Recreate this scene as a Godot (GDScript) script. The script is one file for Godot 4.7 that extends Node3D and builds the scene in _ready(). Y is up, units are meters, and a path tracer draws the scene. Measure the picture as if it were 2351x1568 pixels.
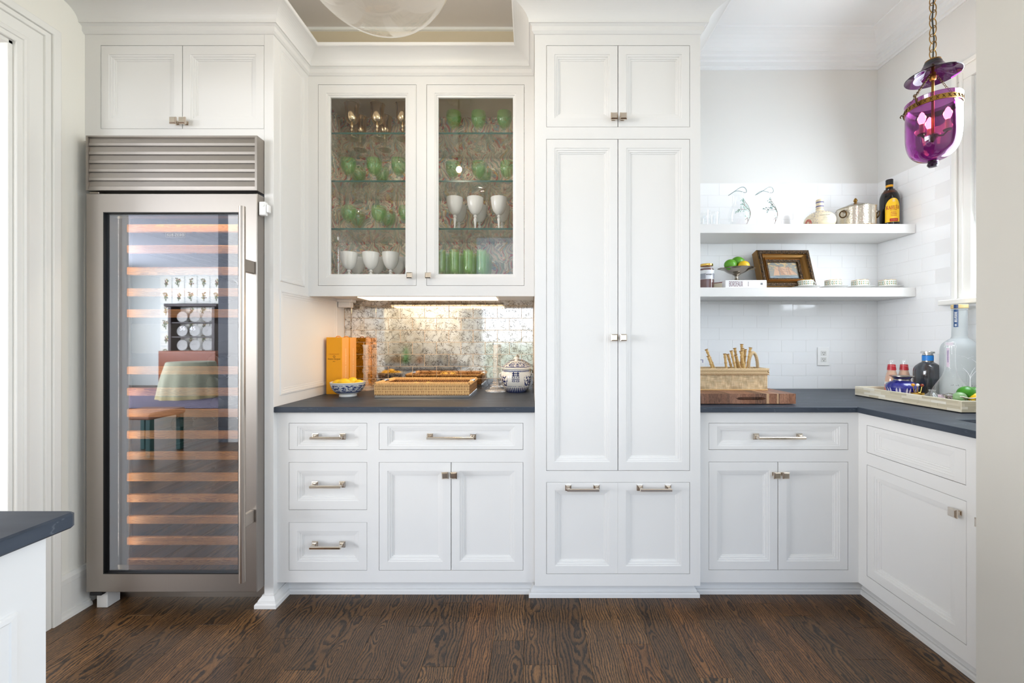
extends Node3D
# Kitchen with a wine refrigerator, glazed cabinet, tall cabinet and a white tiled pantry corner. Metres, y up; the camera looks along -z.

const H := 1.22
var M := {}
var used := {}
var rng := RandomNumberGenerator.new()


# ---------------------------------------------------------------- mesh builder
class MB:
	var v := PackedVector3Array()
	var n := PackedVector3Array()
	var u := PackedVector2Array()
	var off := Vector3.ZERO

	func tri(a: Vector3, b: Vector3, c: Vector3, na: Vector3, nb: Vector3, nc: Vector3, ua := Vector2.ZERO, ub := Vector2.ZERO, uc := Vector2.ZERO) -> void:
		var cr := (b - a).cross(c - a)
		if cr.length_squared() < 1e-16:
			return
		if cr.dot(na + nb + nc) > 0.0:
			v.append(a + off); v.append(c + off); v.append(b + off)
			n.append(na); n.append(nc); n.append(nb)
			u.append(ua); u.append(uc); u.append(ub)
		else:
			v.append(a + off); v.append(b + off); v.append(c + off)
			n.append(na); n.append(nb); n.append(nc)
			u.append(ua); u.append(ub); u.append(uc)

	func _uv(p: Vector3, nn: Vector3) -> Vector2:
		var a := nn.abs()
		if a.y >= a.x and a.y >= a.z:
			return Vector2(p.x, p.z)
		if a.z >= a.x:
			return Vector2(p.x, -p.y)
		return Vector2(p.z, -p.y)

	func quad(a: Vector3, b: Vector3, c: Vector3, d: Vector3, nn: Vector3) -> void:
		tri(a, b, c, nn, nn, nn, _uv(a, nn), _uv(b, nn), _uv(c, nn))
		tri(a, c, d, nn, nn, nn, _uv(a, nn), _uv(c, nn), _uv(d, nn))

	func quad_uv(a: Vector3, b: Vector3, c: Vector3, d: Vector3, nn: Vector3, ua: Vector2, ub: Vector2, uc: Vector2, ud: Vector2) -> void:
		tri(a, b, c, nn, nn, nn, ua, ub, uc)
		tri(a, c, d, nn, nn, nn, ua, uc, ud)

	# a box from lo to hi with every edge cut by a chamfer
	func box(lo: Vector3, hi: Vector3, ch := 0.0) -> void:
		var c := (lo + hi) / 2.0
		var h := (hi - lo) / 2.0
		ch = minf(ch, minf(h.x, minf(h.y, h.z)) * 0.49)
		for ax in 3:
			var b1 := (ax + 1) % 3
			var b2 := (ax + 2) % 3
			for s in [-1.0, 1.0]:
				var nn := Vector3.ZERO
				nn[ax] = s
				var q := []
				for k in [[-1, -1], [1, -1], [1, 1], [-1, 1]]:
					var p := c
					p[ax] += s * h[ax]
					p[b1] += k[0] * (h[b1] - ch)
					p[b2] += k[1] * (h[b2] - ch)
					q.append(p)
				quad(q[0], q[1], q[2], q[3], nn)
				if ch > 0.0:
					for t in [-1.0, 1.0]:
						var n2 := Vector3.ZERO
						n2[ax] = s
						n2[b1] = t
						n2 = n2.normalized()
						var e := []
						for k in [[0, -1], [0, 1], [1, 1], [1, -1]]:
							var p := c
							p[ax] += s * (h[ax] - (ch if k[0] == 1 else 0.0))
							p[b1] += t * (h[b1] - (ch if k[0] == 0 else 0.0))
							p[b2] += k[1] * (h[b2] - ch)
							e.append(p)
						quad(e[0], e[1], e[2], e[3], n2)
		if ch > 0.0:
			for sx in [-1.0, 1.0]:
				for sy in [-1.0, 1.0]:
					for sz in [-1.0, 1.0]:
						var sg := Vector3(sx, sy, sz)
						var nn := sg.normalized()
						var pa := c + sg * Vector3(h.x, h.y - ch, h.z - ch)
						var pb := c + sg * Vector3(h.x - ch, h.y, h.z - ch)
						var pc := c + sg * Vector3(h.x - ch, h.y - ch, h.z)
						tri(pa, pb, pc, nn, nn, nn)

	# rows of points; normals from neighbours; sign turns them
	func grid(rows: Array, wrap: bool, sgn := 1.0, uvs := Vector4(0, 0, 1, 1)) -> void:
		var R := rows.size()
		var C: int = rows[0].size()
		var nr := []
		for i in R:
			var line := PackedVector3Array()
			for j in C:
				var j0 := (j - 1 + C) % C if wrap else maxi(j - 1, 0)
				var j1 := (j + 1) % C if wrap else mini(j + 1, C - 1)
				var i0 := maxi(i - 1, 0)
				var i1 := mini(i + 1, R - 1)
				var du: Vector3 = rows[i][j1] - rows[i][j0]
				var dv: Vector3 = rows[i1][j] - rows[i0][j]
				if du.length_squared() < 1e-14:
					var ii := i + 1 if i == 0 else i - 1
					du = rows[ii][j1] - rows[ii][j0]
				line.append((du.cross(dv) * sgn).normalized())
			nr.append(line)
		var last := C if wrap else C - 1
		for i in R - 1:
			for j in last:
				var k := (j + 1) % C
				var u0 := lerpf(uvs.x, uvs.z, float(j) / last)
				var u1 := lerpf(uvs.x, uvs.z, float(j + 1) / last)
				var v0 := lerpf(uvs.y, uvs.w, float(i) / (R - 1))
				var v1 := lerpf(uvs.y, uvs.w, float(i + 1) / (R - 1))
				tri(rows[i][j], rows[i][k], rows[i + 1][k], nr[i][j], nr[i][k], nr[i + 1][k], Vector2(u0, v0), Vector2(u1, v0), Vector2(u1, v1))
				tri(rows[i][j], rows[i + 1][k], rows[i + 1][j], nr[i][j], nr[i + 1][k], nr[i + 1][j], Vector2(u0, v0), Vector2(u1, v1), Vector2(u0, v1))

	# profile of (radius, y), turned round the y axis; angle 0 looks to +z; rmod(angle, y) scales the radius
	func lathe(prof: Array, segs := 32, at := Vector3.ZERO, rmod = null, crease := 0.6) -> void:
		var y0 := INF
		var y1 := -INF
		for p in prof:
			y0 = minf(y0, p.y)
			y1 = maxf(y1, p.y)
		var runs := []
		var run := [prof[0]]
		for i in range(1, prof.size()):
			run.append(prof[i])
			if i < prof.size() - 1:
				var a: Vector2 = (prof[i] - prof[i - 1]).normalized()
				var b: Vector2 = (prof[i + 1] - prof[i]).normalized()
				if absf(a.angle_to(b)) > crease:
					runs.append(run)
					run = [prof[i]]
		runs.append(run)
		for coarse in runs:
			# a smooth run is rounded with a spline through its points
			var r := []
			for i in coarse.size() - 1:
				r.append(coarse[i])
				if coarse.size() > 2 and segs >= 20:
					var pa: Vector2 = coarse[maxi(i - 1, 0)]
					var pb: Vector2 = coarse[i + 1]
					var pc: Vector2 = coarse[mini(i + 2, coarse.size() - 1)]
					var c0: Vector2 = coarse[i]
					var reach: float = c0.distance_to(pb)
					var ta: Vector2 = (pb - pa).normalized() * reach
					var tb: Vector2 = (pc - c0).normalized() * reach
					for step in 2:
						var q: float = (step + 1) / 3.0
						var h: Vector2 = c0 * (2 * q * q * q - 3 * q * q + 1) + ta * (q * q * q - 2 * q * q + q) + pb * (3 * q * q - 2 * q * q * q) + tb * (q * q * q - q * q)
						r.append(Vector2(maxf(h.x, 0.0), h.y))
			r.append(coarse[-1])
			var rows := []
			for p in r:
				var line := PackedVector3Array()
				for j in segs + 1:
					var a := TAU * j / segs - PI
					var k: float = rmod.call(a, p.y) if rmod != null else 1.0
					line.append(at + Vector3(sin(a) * p.x * k, p.y, cos(a) * p.x * k))
				rows.append(line)
			for i in rows.size() - 1:
				for j in segs:
					var q := [rows[i][j], rows[i][j + 1], rows[i + 1][j + 1], rows[i + 1][j]]
					var nn := []
					for k in 4:
						var ii: int = i + (1 if k > 1 else 0)
						var jj: int = j + (1 if k == 1 or k == 2 else 0)
						var jl := segs - 1 if jj == 0 else jj - 1
						var jr := 1 if jj == segs else jj + 1
						var du: Vector3 = rows[ii][jr] - rows[ii][jl]
						var dv: Vector3 = rows[mini(ii + 1, rows.size() - 1)][jj] - rows[maxi(ii - 1, 0)][jj]
						if du.length_squared() < 1e-13:
							var a := TAU * jj / segs - PI
							du = Vector3(cos(a), 0, -sin(a))
						nn.append(du.cross(dv).normalized())
					var us := [Vector2(float(j) / segs, 0), Vector2(float(j + 1) / segs, 0), Vector2(float(j + 1) / segs, 0), Vector2(float(j) / segs, 0)]
					us[0].y = 1.0 - (r[i].y - y0) / maxf(y1 - y0, 1e-6)
					us[1].y = us[0].y
					us[2].y = 1.0 - (r[i + 1].y - y0) / maxf(y1 - y0, 1e-6)
					us[3].y = us[2].y
					tri(q[0], q[1], q[2], nn[0], nn[1], nn[2], us[0], us[1], us[2])
					tri(q[0], q[2], q[3], nn[0], nn[2], nn[3], us[0], us[2], us[3])

	# a round bar along a path; radius a number or an array
	func tube(path: Array, rad, sides := 10, closed := false, caps := true) -> void:
		var N := path.size()
		var up := Vector3.UP
		var rows := []
		var t0: Vector3 = (path[1] - path[0]).normalized()
		if absf(t0.dot(up)) > 0.9:
			up = Vector3.RIGHT
		var side := t0.cross(up).normalized()
		for i in N:
			var a: Vector3 = path[(i - 1 + N) % N] if closed else path[maxi(i - 1, 0)]
			var b: Vector3 = path[(i + 1) % N] if closed else path[mini(i + 1, N - 1)]
			var t := (b - a).normalized()
			side = (side - t * side.dot(t)).normalized()
			var w := t.cross(side)
			var r: float = rad[i] if rad is Array else rad
			var line := PackedVector3Array()
			for k in sides:
				var an := TAU * k / sides
				line.append(path[i] + (side * cos(an) + w * sin(an)) * r)
			rows.append(line)
		if closed:
			rows.append(rows[0])
		grid(rows, true, 1.0)
		if caps and not closed:
			for e in [0, N - 1]:
				var t: Vector3 = (path[0] - path[1]).normalized() if e == 0 else (path[N - 1] - path[N - 2]).normalized()
				for k in sides:
					tri(path[e], rows[e][k], rows[e][(k + 1) % sides], t, t, t)

	# an upright prism over a polygon of (x, z), edges cut by a chamfer on top and bottom
	func prism(poly: PackedVector2Array, y0: float, y1: float, ch := 0.0) -> void:
		var N := poly.size()
		var ar := 0.0
		for i in N:
			ar += poly[i].cross(poly[(i + 1) % N])
		var inn := PackedVector2Array()
		var outs := []
		for i in N:
			var e := (poly[(i + 1) % N] - poly[i]).normalized()
			var o := Vector2(e.y, -e.x) * (1.0 if ar > 0 else -1.0)
			outs.append(o)
		for i in N:
			var o1: Vector2 = outs[(i - 1 + N) % N]
			var o2: Vector2 = outs[i]
			inn.append(poly[i] - (o1 + o2) / maxf(1.0 + o1.dot(o2), 0.2) * ch)
		var idx := Geometry2D.triangulate_polygon(inn)
		for k in range(0, idx.size(), 3):
			var a := inn[idx[k]]
			var b := inn[idx[k + 1]]
			var c := inn[idx[k + 2]]
			for yy in [y0, y1]:
				var nn := Vector3.UP if yy == y1 else Vector3.DOWN
				tri(Vector3(a.x, yy, a.y), Vector3(b.x, yy, b.y), Vector3(c.x, yy, c.y), nn, nn, nn, a, b, c)
		for i in N:
			var j := (i + 1) % N
			var o := Vector3(outs[i].x, 0, outs[i].y)
			var a := poly[i]
			var b := poly[j]
			quad(Vector3(a.x, y0 + ch, a.y), Vector3(b.x, y0 + ch, b.y), Vector3(b.x, y1 - ch, b.y), Vector3(a.x, y1 - ch, a.y), o)
			if ch > 0:
				var c := inn[i]
				var d := inn[j]
				quad(Vector3(a.x, y1 - ch, a.y), Vector3(b.x, y1 - ch, b.y), Vector3(d.x, y1, d.y), Vector3(c.x, y1, c.y), (o + Vector3.UP).normalized())
				quad(Vector3(a.x, y0 + ch, a.y), Vector3(b.x, y0 + ch, b.y), Vector3(d.x, y0, d.y), Vector3(c.x, y0, c.y), (o - Vector3.UP).normalized())

	# a moulding: profile of (out, y) carried along a path of (x, z); out is to the right of the way
	func sweep(path: Array, prof: Array, closed := false) -> void:
		var N := path.size()
		var dirs := []
		for i in N:
			var e: Vector2 = (path[(i + 1) % N] - path[i]).normalized()
			dirs.append(Vector2(-e.y, e.x))
		var rows := []
		for i in N:
			var a: Vector2 = dirs[(i - 1 + N) % N] if (closed or i > 0) else dirs[0]
			var b: Vector2 = dirs[i] if (closed or i < N - 1) else dirs[N - 2]
			var m := (a + b) / (1.0 + a.dot(b))
			var line := PackedVector3Array()
			for p in prof:
				var q: Vector2 = path[i] + m * p.x
				line.append(Vector3(q.x, p.y, q.y))
			rows.append(line)
		for i in (N if closed else N - 1):
			var k := (i + 1) % N
			var o := Vector3(dirs[i].x, 0, dirs[i].y)
			for j in prof.size() - 1:
				var dp: Vector2 = prof[j + 1] - prof[j]
				# the side of the profile that lies outward when the profile runs upward
				var nn := (o * dp.y - Vector3.UP * dp.x).normalized()
				quad(rows[i][j], rows[k][j], rows[k][j + 1], rows[i][j + 1], nn)
		if not closed:
			for e in [0, N - 1]:
				var dd: Vector2 = (path[0] - path[1]) if e == 0 else (path[N - 1] - path[N - 2])
				var nn := Vector3(dd.x, 0, dd.y).normalized()
				var flat := PackedVector2Array()
				for p in prof:
					flat.append(p)
				var idx := Geometry2D.triangulate_polygon(flat)
				for q in range(0, idx.size(), 3):
					tri(rows[e][idx[q]], rows[e][idx[q + 1]], rows[e][idx[q + 2]], nn, nn, nn)

	# stepped rectangular rings on the face of a door: each ring (inset x, inset y, z); closed in the middle unless open
	func rings(x0: float, x1: float, y0: float, y1: float, list: Array, open := false) -> void:
		var prev := []
		for r in list:
			var q := [Vector3(x0 + r.x, y0 + r.y, r.z), Vector3(x1 - r.x, y0 + r.y, r.z), Vector3(x1 - r.x, y1 - r.y, r.z), Vector3(x0 + r.x, y1 - r.y, r.z)]
			if prev:
				for k in 4:
					var l := (k + 1) % 4
					var nn: Vector3 = (q[l] - q[k]).cross(prev[k] - q[k])
					if nn.length_squared() < 1e-16:
						nn = (prev[l] - prev[k]).cross(q[k] - prev[k])
					nn = nn.normalized()
					var mid: Vector3 = (q[k] + q[l]) / 2.0
					if nn.z < -0.001:
						nn = -nn
					elif absf(nn.z) <= 0.001:
						var outw := mid - Vector3((x0 + x1) / 2, (y0 + y1) / 2, mid.z)
						var rising: bool = r.z > prev[k].z
						if nn.dot(outw) * (1.0 if rising else -1.0) < 0:
							nn = -nn
					quad(prev[k], prev[l], q[l], q[k], nn)
			prev = q
		if not open:
			quad(prev[0], prev[1], prev[2], prev[3], Vector3.BACK)

	# a flat sheet with rectangular holes; each hole [x0, x1, y0, y1]; front at z, thickness t
	func sheet(x0: float, x1: float, y0: float, y1: float, holes: Array, z := 0.0, t := 0.02) -> void:
		var xs := [x0, x1]
		var ys := [y0, y1]
		for h in holes:
			for k in 2:
				if not xs.has(h[k]):
					xs.append(h[k])
				if not ys.has(h[k + 2]):
					ys.append(h[k + 2])
		xs.sort()
		ys.sort()
		for i in xs.size() - 1:
			for j in ys.size() - 1:
				var cx: float = (xs[i] + xs[i + 1]) / 2
				var cy: float = (ys[j] + ys[j + 1]) / 2
				var inside := false
				for h in holes:
					inside = inside or (cx > h[0] and cx < h[1] and cy > h[2] and cy < h[3])
				if inside:
					continue
				for f in [[z, Vector3.BACK], [z - t, Vector3.FORWARD]]:
					quad(Vector3(xs[i], ys[j], f[0]), Vector3(xs[i + 1], ys[j], f[0]), Vector3(xs[i + 1], ys[j + 1], f[0]), Vector3(xs[i], ys[j + 1], f[0]), f[1])
		var loops := [[x0, x1, y0, y1, 1.0]]
		for h in holes:
			loops.append([h[0], h[1], h[2], h[3], -1.0])
		for l in loops:
			var s: float = l[4]
			for e in [[l[0], l[2], l[0], l[3], Vector3.LEFT], [l[1], l[2], l[1], l[3], Vector3.RIGHT], [l[0], l[2], l[1], l[2], Vector3.DOWN], [l[0], l[3], l[1], l[3], Vector3.UP]]:
				quad(Vector3(e[0], e[1], z), Vector3(e[2], e[3], z), Vector3(e[2], e[3], z - t), Vector3(e[0], e[1], z - t), e[4] * s)

	func mesh() -> ArrayMesh:
		var a := []
		a.resize(Mesh.ARRAY_MAX)
		a[Mesh.ARRAY_VERTEX] = v
		a[Mesh.ARRAY_NORMAL] = n
		a[Mesh.ARRAY_TEX_UV] = u
		var m := ArrayMesh.new()
		m.add_surface_from_arrays(Mesh.PRIMITIVE_TRIANGLES, a)
		return m


# ---------------------------------------------------------------- nodes
func numbered(called: String) -> String:
	if not used.has(called):
		used[called] = 0
		return called
	used[called] += 1
	return "%s_%03d" % [called, used[called]]


func tag(o: Node, label: String, category := "", group := "", kind := "") -> void:
	if label:
		o.set_meta("label", label)
	if category:
		o.set_meta("category", category)
	if group:
		o.set_meta("group", group)
	if kind:
		o.set_meta("kind", kind)


func thing(called: String, label: String, category: String, at := Vector3.ZERO, turn := 0.0, group := "") -> Node3D:
	var o := Node3D.new()
	o.name = numbered(called)
	o.position = at
	o.rotation.y = turn
	add_child(o, true)
	tag(o, label, category, group)
	return o


func part(parent: Node3D, called: String, mb, mat: Material, at := Vector3.ZERO, label := "") -> MeshInstance3D:
	var o := MeshInstance3D.new()
	o.name = called
	o.mesh = mb.mesh() if mb is MB else mb
	o.material_override = mat
	o.position = at
	parent.add_child(o, true)
	if label:
		o.set_meta("label", label)
	return o


# a thing or a piece of the setting that is one mesh
func solo(called: String, mb, mat: Material, label: String, category: String, at := Vector3.ZERO, turn := 0.0, group := "", kind := "") -> MeshInstance3D:
	var o := part(self, numbered(called), mb, mat, at)
	o.rotation.y = turn
	tag(o, label, category, group, kind)
	return o


func struct(called: String, mb, mat: Material, label: String, category: String, at := Vector3.ZERO) -> MeshInstance3D:
	return solo(called, mb, mat, label, category, at, 0.0, "", "structure")


func copy(src: Node3D, label: String, at: Vector3, turn := 0.0, called := "") -> Node3D:
	var o: Node3D = src.duplicate()
	o.name = numbered(called if called else str(src.name))
	add_child(o, true)
	o.position = at
	o.rotation.y = turn
	o.set_meta("label", label)
	return o


func boxmb(lo: Vector3, hi: Vector3, ch := 0.0) -> MB:
	var m := MB.new()
	m.box(lo, hi, ch)
	return m


func lathemb(prof: Array, segs := 32, at := Vector3.ZERO, rmod = null) -> MB:
	var m := MB.new()
	m.lathe(prof, segs, at, rmod)
	return m


func tubemb(path: Array, rad, sides := 10, closed := false) -> MB:
	var m := MB.new()
	m.tube(path, rad, sides, closed)
	return m


func area(called: String, at: Vector3, towards: Vector3, size: Vector2, energy: float, color: Color) -> void:
	var l := AreaLight3D.new()
	l.name = called
	l.area_size = size
	l.light_energy = energy
	l.light_color = color
	l.area_range = 20.0
	l.area_attenuation = 2.0
	l.shadow_enabled = true
	add_child(l, true)
	l.look_at_from_position(at, at + towards, Vector3.UP if absf(towards.y) < 0.9 else Vector3.FORWARD)


func omni(parent: Node3D, called: String, at: Vector3, energy: float, color: Color, size := 0.02) -> void:
	var l := OmniLight3D.new()
	l.name = called
	l.position = at
	l.light_energy = energy
	l.light_color = color
	l.light_size = size
	l.omni_range = 12.0
	l.omni_attenuation = 2.0
	l.shadow_enabled = true
	parent.add_child(l, true)


# letters as a mesh, centred on the origin in x and y, facing +z; width and height in metres (0 keeps the proportion)
func letters(text: String, height: float, depth := 0.0006, font := "Droid Sans", bold := false, width := 0.0) -> Array:
	var f := SystemFont.new()
	f.font_names = PackedStringArray([font])
	f.font_weight = 700 if bold else 400
	var t := TextMesh.new()
	t.text = text
	t.font = f
	t.font_size = 48
	t.pixel_size = 0.01
	t.depth = 0.01
	t.curve_step = 2.0
	var arr := t.surface_get_arrays(0)
	var vs: PackedVector3Array = arr[Mesh.ARRAY_VERTEX]
	var lo := Vector3(INF, INF, INF)
	var hi := -lo
	for p in vs:
		lo = lo.min(p)
		hi = hi.max(p)
	var s := height / maxf(hi.y - lo.y, 1e-5)
	var sx := width / maxf(hi.x - lo.x, 1e-5) if width > 0.0 else s
	var mid := (lo + hi) / 2.0
	for i in vs.size():
		vs[i] = Vector3((vs[i].x - mid.x) * sx, (vs[i].y - mid.y) * s, (vs[i].z - lo.z) / maxf(hi.z - lo.z, 1e-5) * depth)
	arr[Mesh.ARRAY_VERTEX] = vs
	return arr


func arr_mesh(arr: Array) -> ArrayMesh:
	var m := ArrayMesh.new()
	var a := []
	a.resize(Mesh.ARRAY_MAX)
	for k in [Mesh.ARRAY_VERTEX, Mesh.ARRAY_NORMAL, Mesh.ARRAY_INDEX]:
		a[k] = arr[k]
	m.add_surface_from_arrays(Mesh.PRIMITIVE_TRIANGLES, a)
	return m


func text_flat(text: String, height: float, depth := 0.0006, font := "Droid Sans", bold := false, width := 0.0) -> ArrayMesh:
	return arr_mesh(letters(text, height, depth, font, bold, width))


# the same letters laid round an upright cylinder of radius r, centred at angle a0 and height y
func text_round(text: String, height: float, r: float, a0: float, y: float, font := "Droid Sans", bold := false, width := 0.0) -> ArrayMesh:
	var arr := letters(text, height, 0.0004, font, bold, width)
	var vs: PackedVector3Array = arr[Mesh.ARRAY_VERTEX]
	var ns: PackedVector3Array = arr[Mesh.ARRAY_NORMAL]
	for i in vs.size():
		var a := a0 + vs[i].x / r
		var rr := r + vs[i].z
		vs[i] = Vector3(sin(a) * rr, y + vs[i].y, cos(a) * rr)
		ns[i] = ns[i].rotated(Vector3.UP, a)
	arr[Mesh.ARRAY_VERTEX] = vs
	arr[Mesh.ARRAY_NORMAL] = ns
	return arr_mesh(arr)


# a label wrapped on a bottle: from angle a0 to a1, bottom y0, top given by top(s), s from 0 to 1 across
func wrap_patch(r: float, a0: float, a1: float, y0: float, top: Callable, segs := 20) -> MB:
	var m := MB.new()
	var lo := PackedVector3Array()
	var hi := PackedVector3Array()
	for i in segs + 1:
		var s := float(i) / segs
		var a := lerpf(a0, a1, s)
		lo.append(Vector3(sin(a) * r, y0, cos(a) * r))
		hi.append(Vector3(sin(a) * r, top.call(s), cos(a) * r))
	for i in segs:
		var n0 := Vector3(lo[i].x, 0, lo[i].z).normalized()
		var n1 := Vector3(lo[i + 1].x, 0, lo[i + 1].z).normalized()
		var s0 := float(i) / segs
		var s1 := float(i + 1) / segs
		m.tri(lo[i], lo[i + 1], hi[i + 1], n0, n1, n1, Vector2(s0, 1), Vector2(s1, 1), Vector2(s1, 0))
		m.tri(lo[i], hi[i + 1], hi[i], n0, n1, n0, Vector2(s0, 1), Vector2(s1, 0), Vector2(s0, 0))
	return m


# ---------------------------------------------------------------- materials
func mat(color: Color, rough := 0.5, metal := 0.0) -> StandardMaterial3D:
	var m := StandardMaterial3D.new()
	m.albedo_color = color
	m.roughness = rough
	m.metallic = metal
	return m


func glass(color: Color, alpha: float, rough := 0.02) -> StandardMaterial3D:
	var m := mat(Color(color.r, color.g, color.b, alpha), rough)
	m.transparency = BaseMaterial3D.TRANSPARENCY_ALPHA
	m.cull_mode = BaseMaterial3D.CULL_DISABLED
	return m


func solid_glass(color: Color, rough := 0.0) -> StandardMaterial3D:
	var m := mat(Color(color.r, color.g, color.b, 0.0), rough)
	m.refraction_enabled = true
	m.refraction_scale = 0.05
	m.transparency = BaseMaterial3D.TRANSPARENCY_ALPHA
	return m


func tex(im: Image) -> ImageTexture:
	return ImageTexture.create_from_image(im)


func noise(freq: float, seed_: int, oct := 3) -> FastNoiseLite:
	var f := FastNoiseLite.new()
	f.noise_type = FastNoiseLite.TYPE_SIMPLEX_SMOOTH
	f.frequency = freq
	f.seed = seed_
	f.fractal_octaves = oct
	return f


# stained oak: columns of boards, each cut from a log at its own place
func oak_image(cols: int, wpx: int, hpx: int, width: float, light: Color, dark: Color, ring: float, soft: float) -> Image:
	var im := Image.create(cols * wpx, hpx, false, Image.FORMAT_RGB8)
	var warp := noise(1.0, 11, 2)
	var pore := noise(1.0, 23, 2)
	var big := noise(1.0, 31, 2)
	for c in cols:
		var r := RandomNumberGenerator.new()
		r.seed = 100 + c
		var s0 := r.randf_range(-0.035, 0.035)
		var h0 := r.randf_range(0.004, 0.022)
		var slope := r.randf_range(-0.05, 0.05)
		if c % 4 == 3:
			s0 = r.randf_range(0.07, 0.12)
			h0 = 0.03
		var tone := r.randf_range(0.86, 1.12)
		var warm := r.randf_range(-0.012, 0.014)
		var rs := ring * r.randf_range(0.8, 1.35)
		for y in hpx:
			var t := float(y) / hpx * (float(hpx) / wpx) * width
			var hh := h0 + slope * t + 0.022 * warp.get_noise_2d(t * 4.2, c * 13.7) + 0.0012 * warp.get_noise_2d(t * 24.0, c * 5.3)
			var sh := s0 + 0.014 * warp.get_noise_2d(t * 2.4 + 40.0, c * 9.1)
			for x in wpx:
				var s := (float(x) / wpx - 0.5) * width
				var ds := s - sh + 0.0022 * warp.get_noise_2d(s * 40.0, t * 9.0 + c * 31.0)
				var rad := sqrt(ds * ds + hh * hh)
				var ph := rad / rs + 0.13 * warp.get_noise_2d(s * 220.0 + c * 3.0, t * 30.0) + 0.55 * warp.get_noise_2d(s * 26.0 + c * 8.0, t * 7.0)
				ph -= floorf(ph)
				var band := smoothstep(0.30, 0.88, ph) * (1.0 - smoothstep(0.93, 1.0, ph))
				var p := pore.get_noise_2d(s * 900.0, t * 55.0 + c * 77.0)
				var fine := pore.get_noise_2d(s * 2100.0 + 50.0, t * 90.0 + c * 19.0)
				var k := clampf(band * (0.72 + soft * p) + 0.30 * smoothstep(0.05, 0.5, p) + 0.16 * fine, 0.0, 1.0)
				var tn := tone * (1.0 + 0.16 * big.get_noise_2d(s * 14.0, t * 3.0 + c * 5.0))
				var col := light.lerp(dark, k)
				im.set_pixel(c * wpx + x, y, Color((col.r + warm) * tn, col.g * tn, (col.b - warm * 0.6) * tn))
	return im


# combed marbled paper: feathers of curved stripes
func marble_paper_image(n: int) -> Image:
	var im := Image.create(n, n, false, Image.FORMAT_RGB8)
	var pal := [Color(0.86, 0.80, 0.70), Color(0.62, 0.66, 0.56), Color(0.88, 0.84, 0.75), Color(0.78, 0.64, 0.36), Color(0.84, 0.72, 0.63), Color(0.50, 0.57, 0.58), Color(0.88, 0.84, 0.76), Color(0.70, 0.26, 0.24), Color(0.70, 0.71, 0.62), Color(0.86, 0.74, 0.64), Color(0.55, 0.58, 0.48)]
	var wob := noise(0.006, 5, 2)
	var fine := noise(0.05, 15, 2)
	for y in n:
		for x in n:
			# plumes: streaks along the quill, scalloped barbs on both sides of it
			var wx := x / float(n) * 4.0 + 0.30 * wob.get_noise_2d(x, y)
			var wy := y / float(n) * 3.0 + 0.35 * wob.get_noise_2d(x + 700, y)
			var colm := floorf(wx)
			var q := wx - colm - 0.5
			wy += 0.37 * fposmod(colm * 3.7, 2.0)
			var cell := floorf(wy)
			var v := wy - cell
			var flip := 1.0 if posmod(int(colm), 2) == 0 else -1.0
			# polar about the foot of each plume
			var px := q * 1.15 + 0.25 * flip * (v - 0.5) * (v - 0.5)
			var py := v + 0.12
			var ang := atan2(px, py)
			var rad := sqrt(px * px + py * py)
			var rays := ang * 9.0 + 0.35 * fine.get_noise_2d(x * 0.5, y * 0.5)
			var scallop := absf(fposmod(rays, 1.0) - 0.5) * 2.0
			var ph := rad * 7.0 - 0.75 * (1.0 - scallop * scallop)
			var outer := smoothstep(0.38, 0.62, rad)
			var k := int(floorf(ph)) * 4 + posmod(int(floorf(rays)) * 3, 5) + int(colm) * 2 + int(cell) * 5
			var k2 := int(floorf(rays * 1.7)) * 3 + int(colm) + int(cell) * 2
			var fr := ph - floorf(ph)
			var c: Color = pal[posmod(k2, pal.size())].lerp(pal[posmod(k, pal.size())], outer)
			var rim := smoothstep(0.74, 0.86, fr) * outer
			c = c.lerp(Color(0.33, 0.34, 0.36) if posmod(k, 3) else Color(0.66, 0.22, 0.22), rim * 0.8)
			var seam := smoothstep(0.86, 0.98, absf(fposmod(rays * 1.7, 1.0) - 0.5) * 2.0) * (1.0 - outer)
			c = c.lerp(Color(0.42, 0.42, 0.36), seam * 0.55)
			c = c.lerp(Color(0.72, 0.70, 0.61), 0.28) * (1.16 + 0.10 * fine.get_noise_2d(x * 0.3, y * 0.3))
			im.set_pixel(x, y, c)
	return im


# silvering that has crept away in islands with dark curly outlines
func antique_image(n: int) -> Image:
	var im := Image.create(n, n, false, Image.FORMAT_RGB8)
	var a := noise(0.011, 3, 4)
	var b := noise(0.035, 8, 3)
	var c := noise(0.16, 21, 2)
	for y in n:
		for x in n:
			var v := a.get_noise_2d(x, y) + 0.16 * b.get_noise_2d(x, y) + 0.05 * c.get_noise_2d(x, y)
			var w := a.get_noise_2d(x + 900, y + 300) + 0.22 * b.get_noise_2d(x + 50, y)
			var line := maxf(smoothstep(0.050, 0.014, absf(v - 0.10)), smoothstep(0.040, 0.010, absf(v + 0.14)) * 0.8)
			var patch := smoothstep(0.06, 0.13, v) * smoothstep(0.36, 0.16, v)
			var curl := smoothstep(0.12, 0.03, absf(b.get_noise_2d(x * 1.3, y * 1.3 + 200))) * patch
			var k := clampf(line * 0.62 + curl * 0.42 + 0.12 * patch + 0.06 * c.get_noise_2d(x, y), 0.0, 1.0)
			var base := Color(0.93, 0.92, 0.90).lerp(Color(0.86, 0.83, 0.78), clampf(w * 1.4 + 0.3, 0.0, 1.0))
			im.set_pixel(x, y, base.lerp(Color(0.38, 0.34, 0.31), k))
	return im


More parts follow.
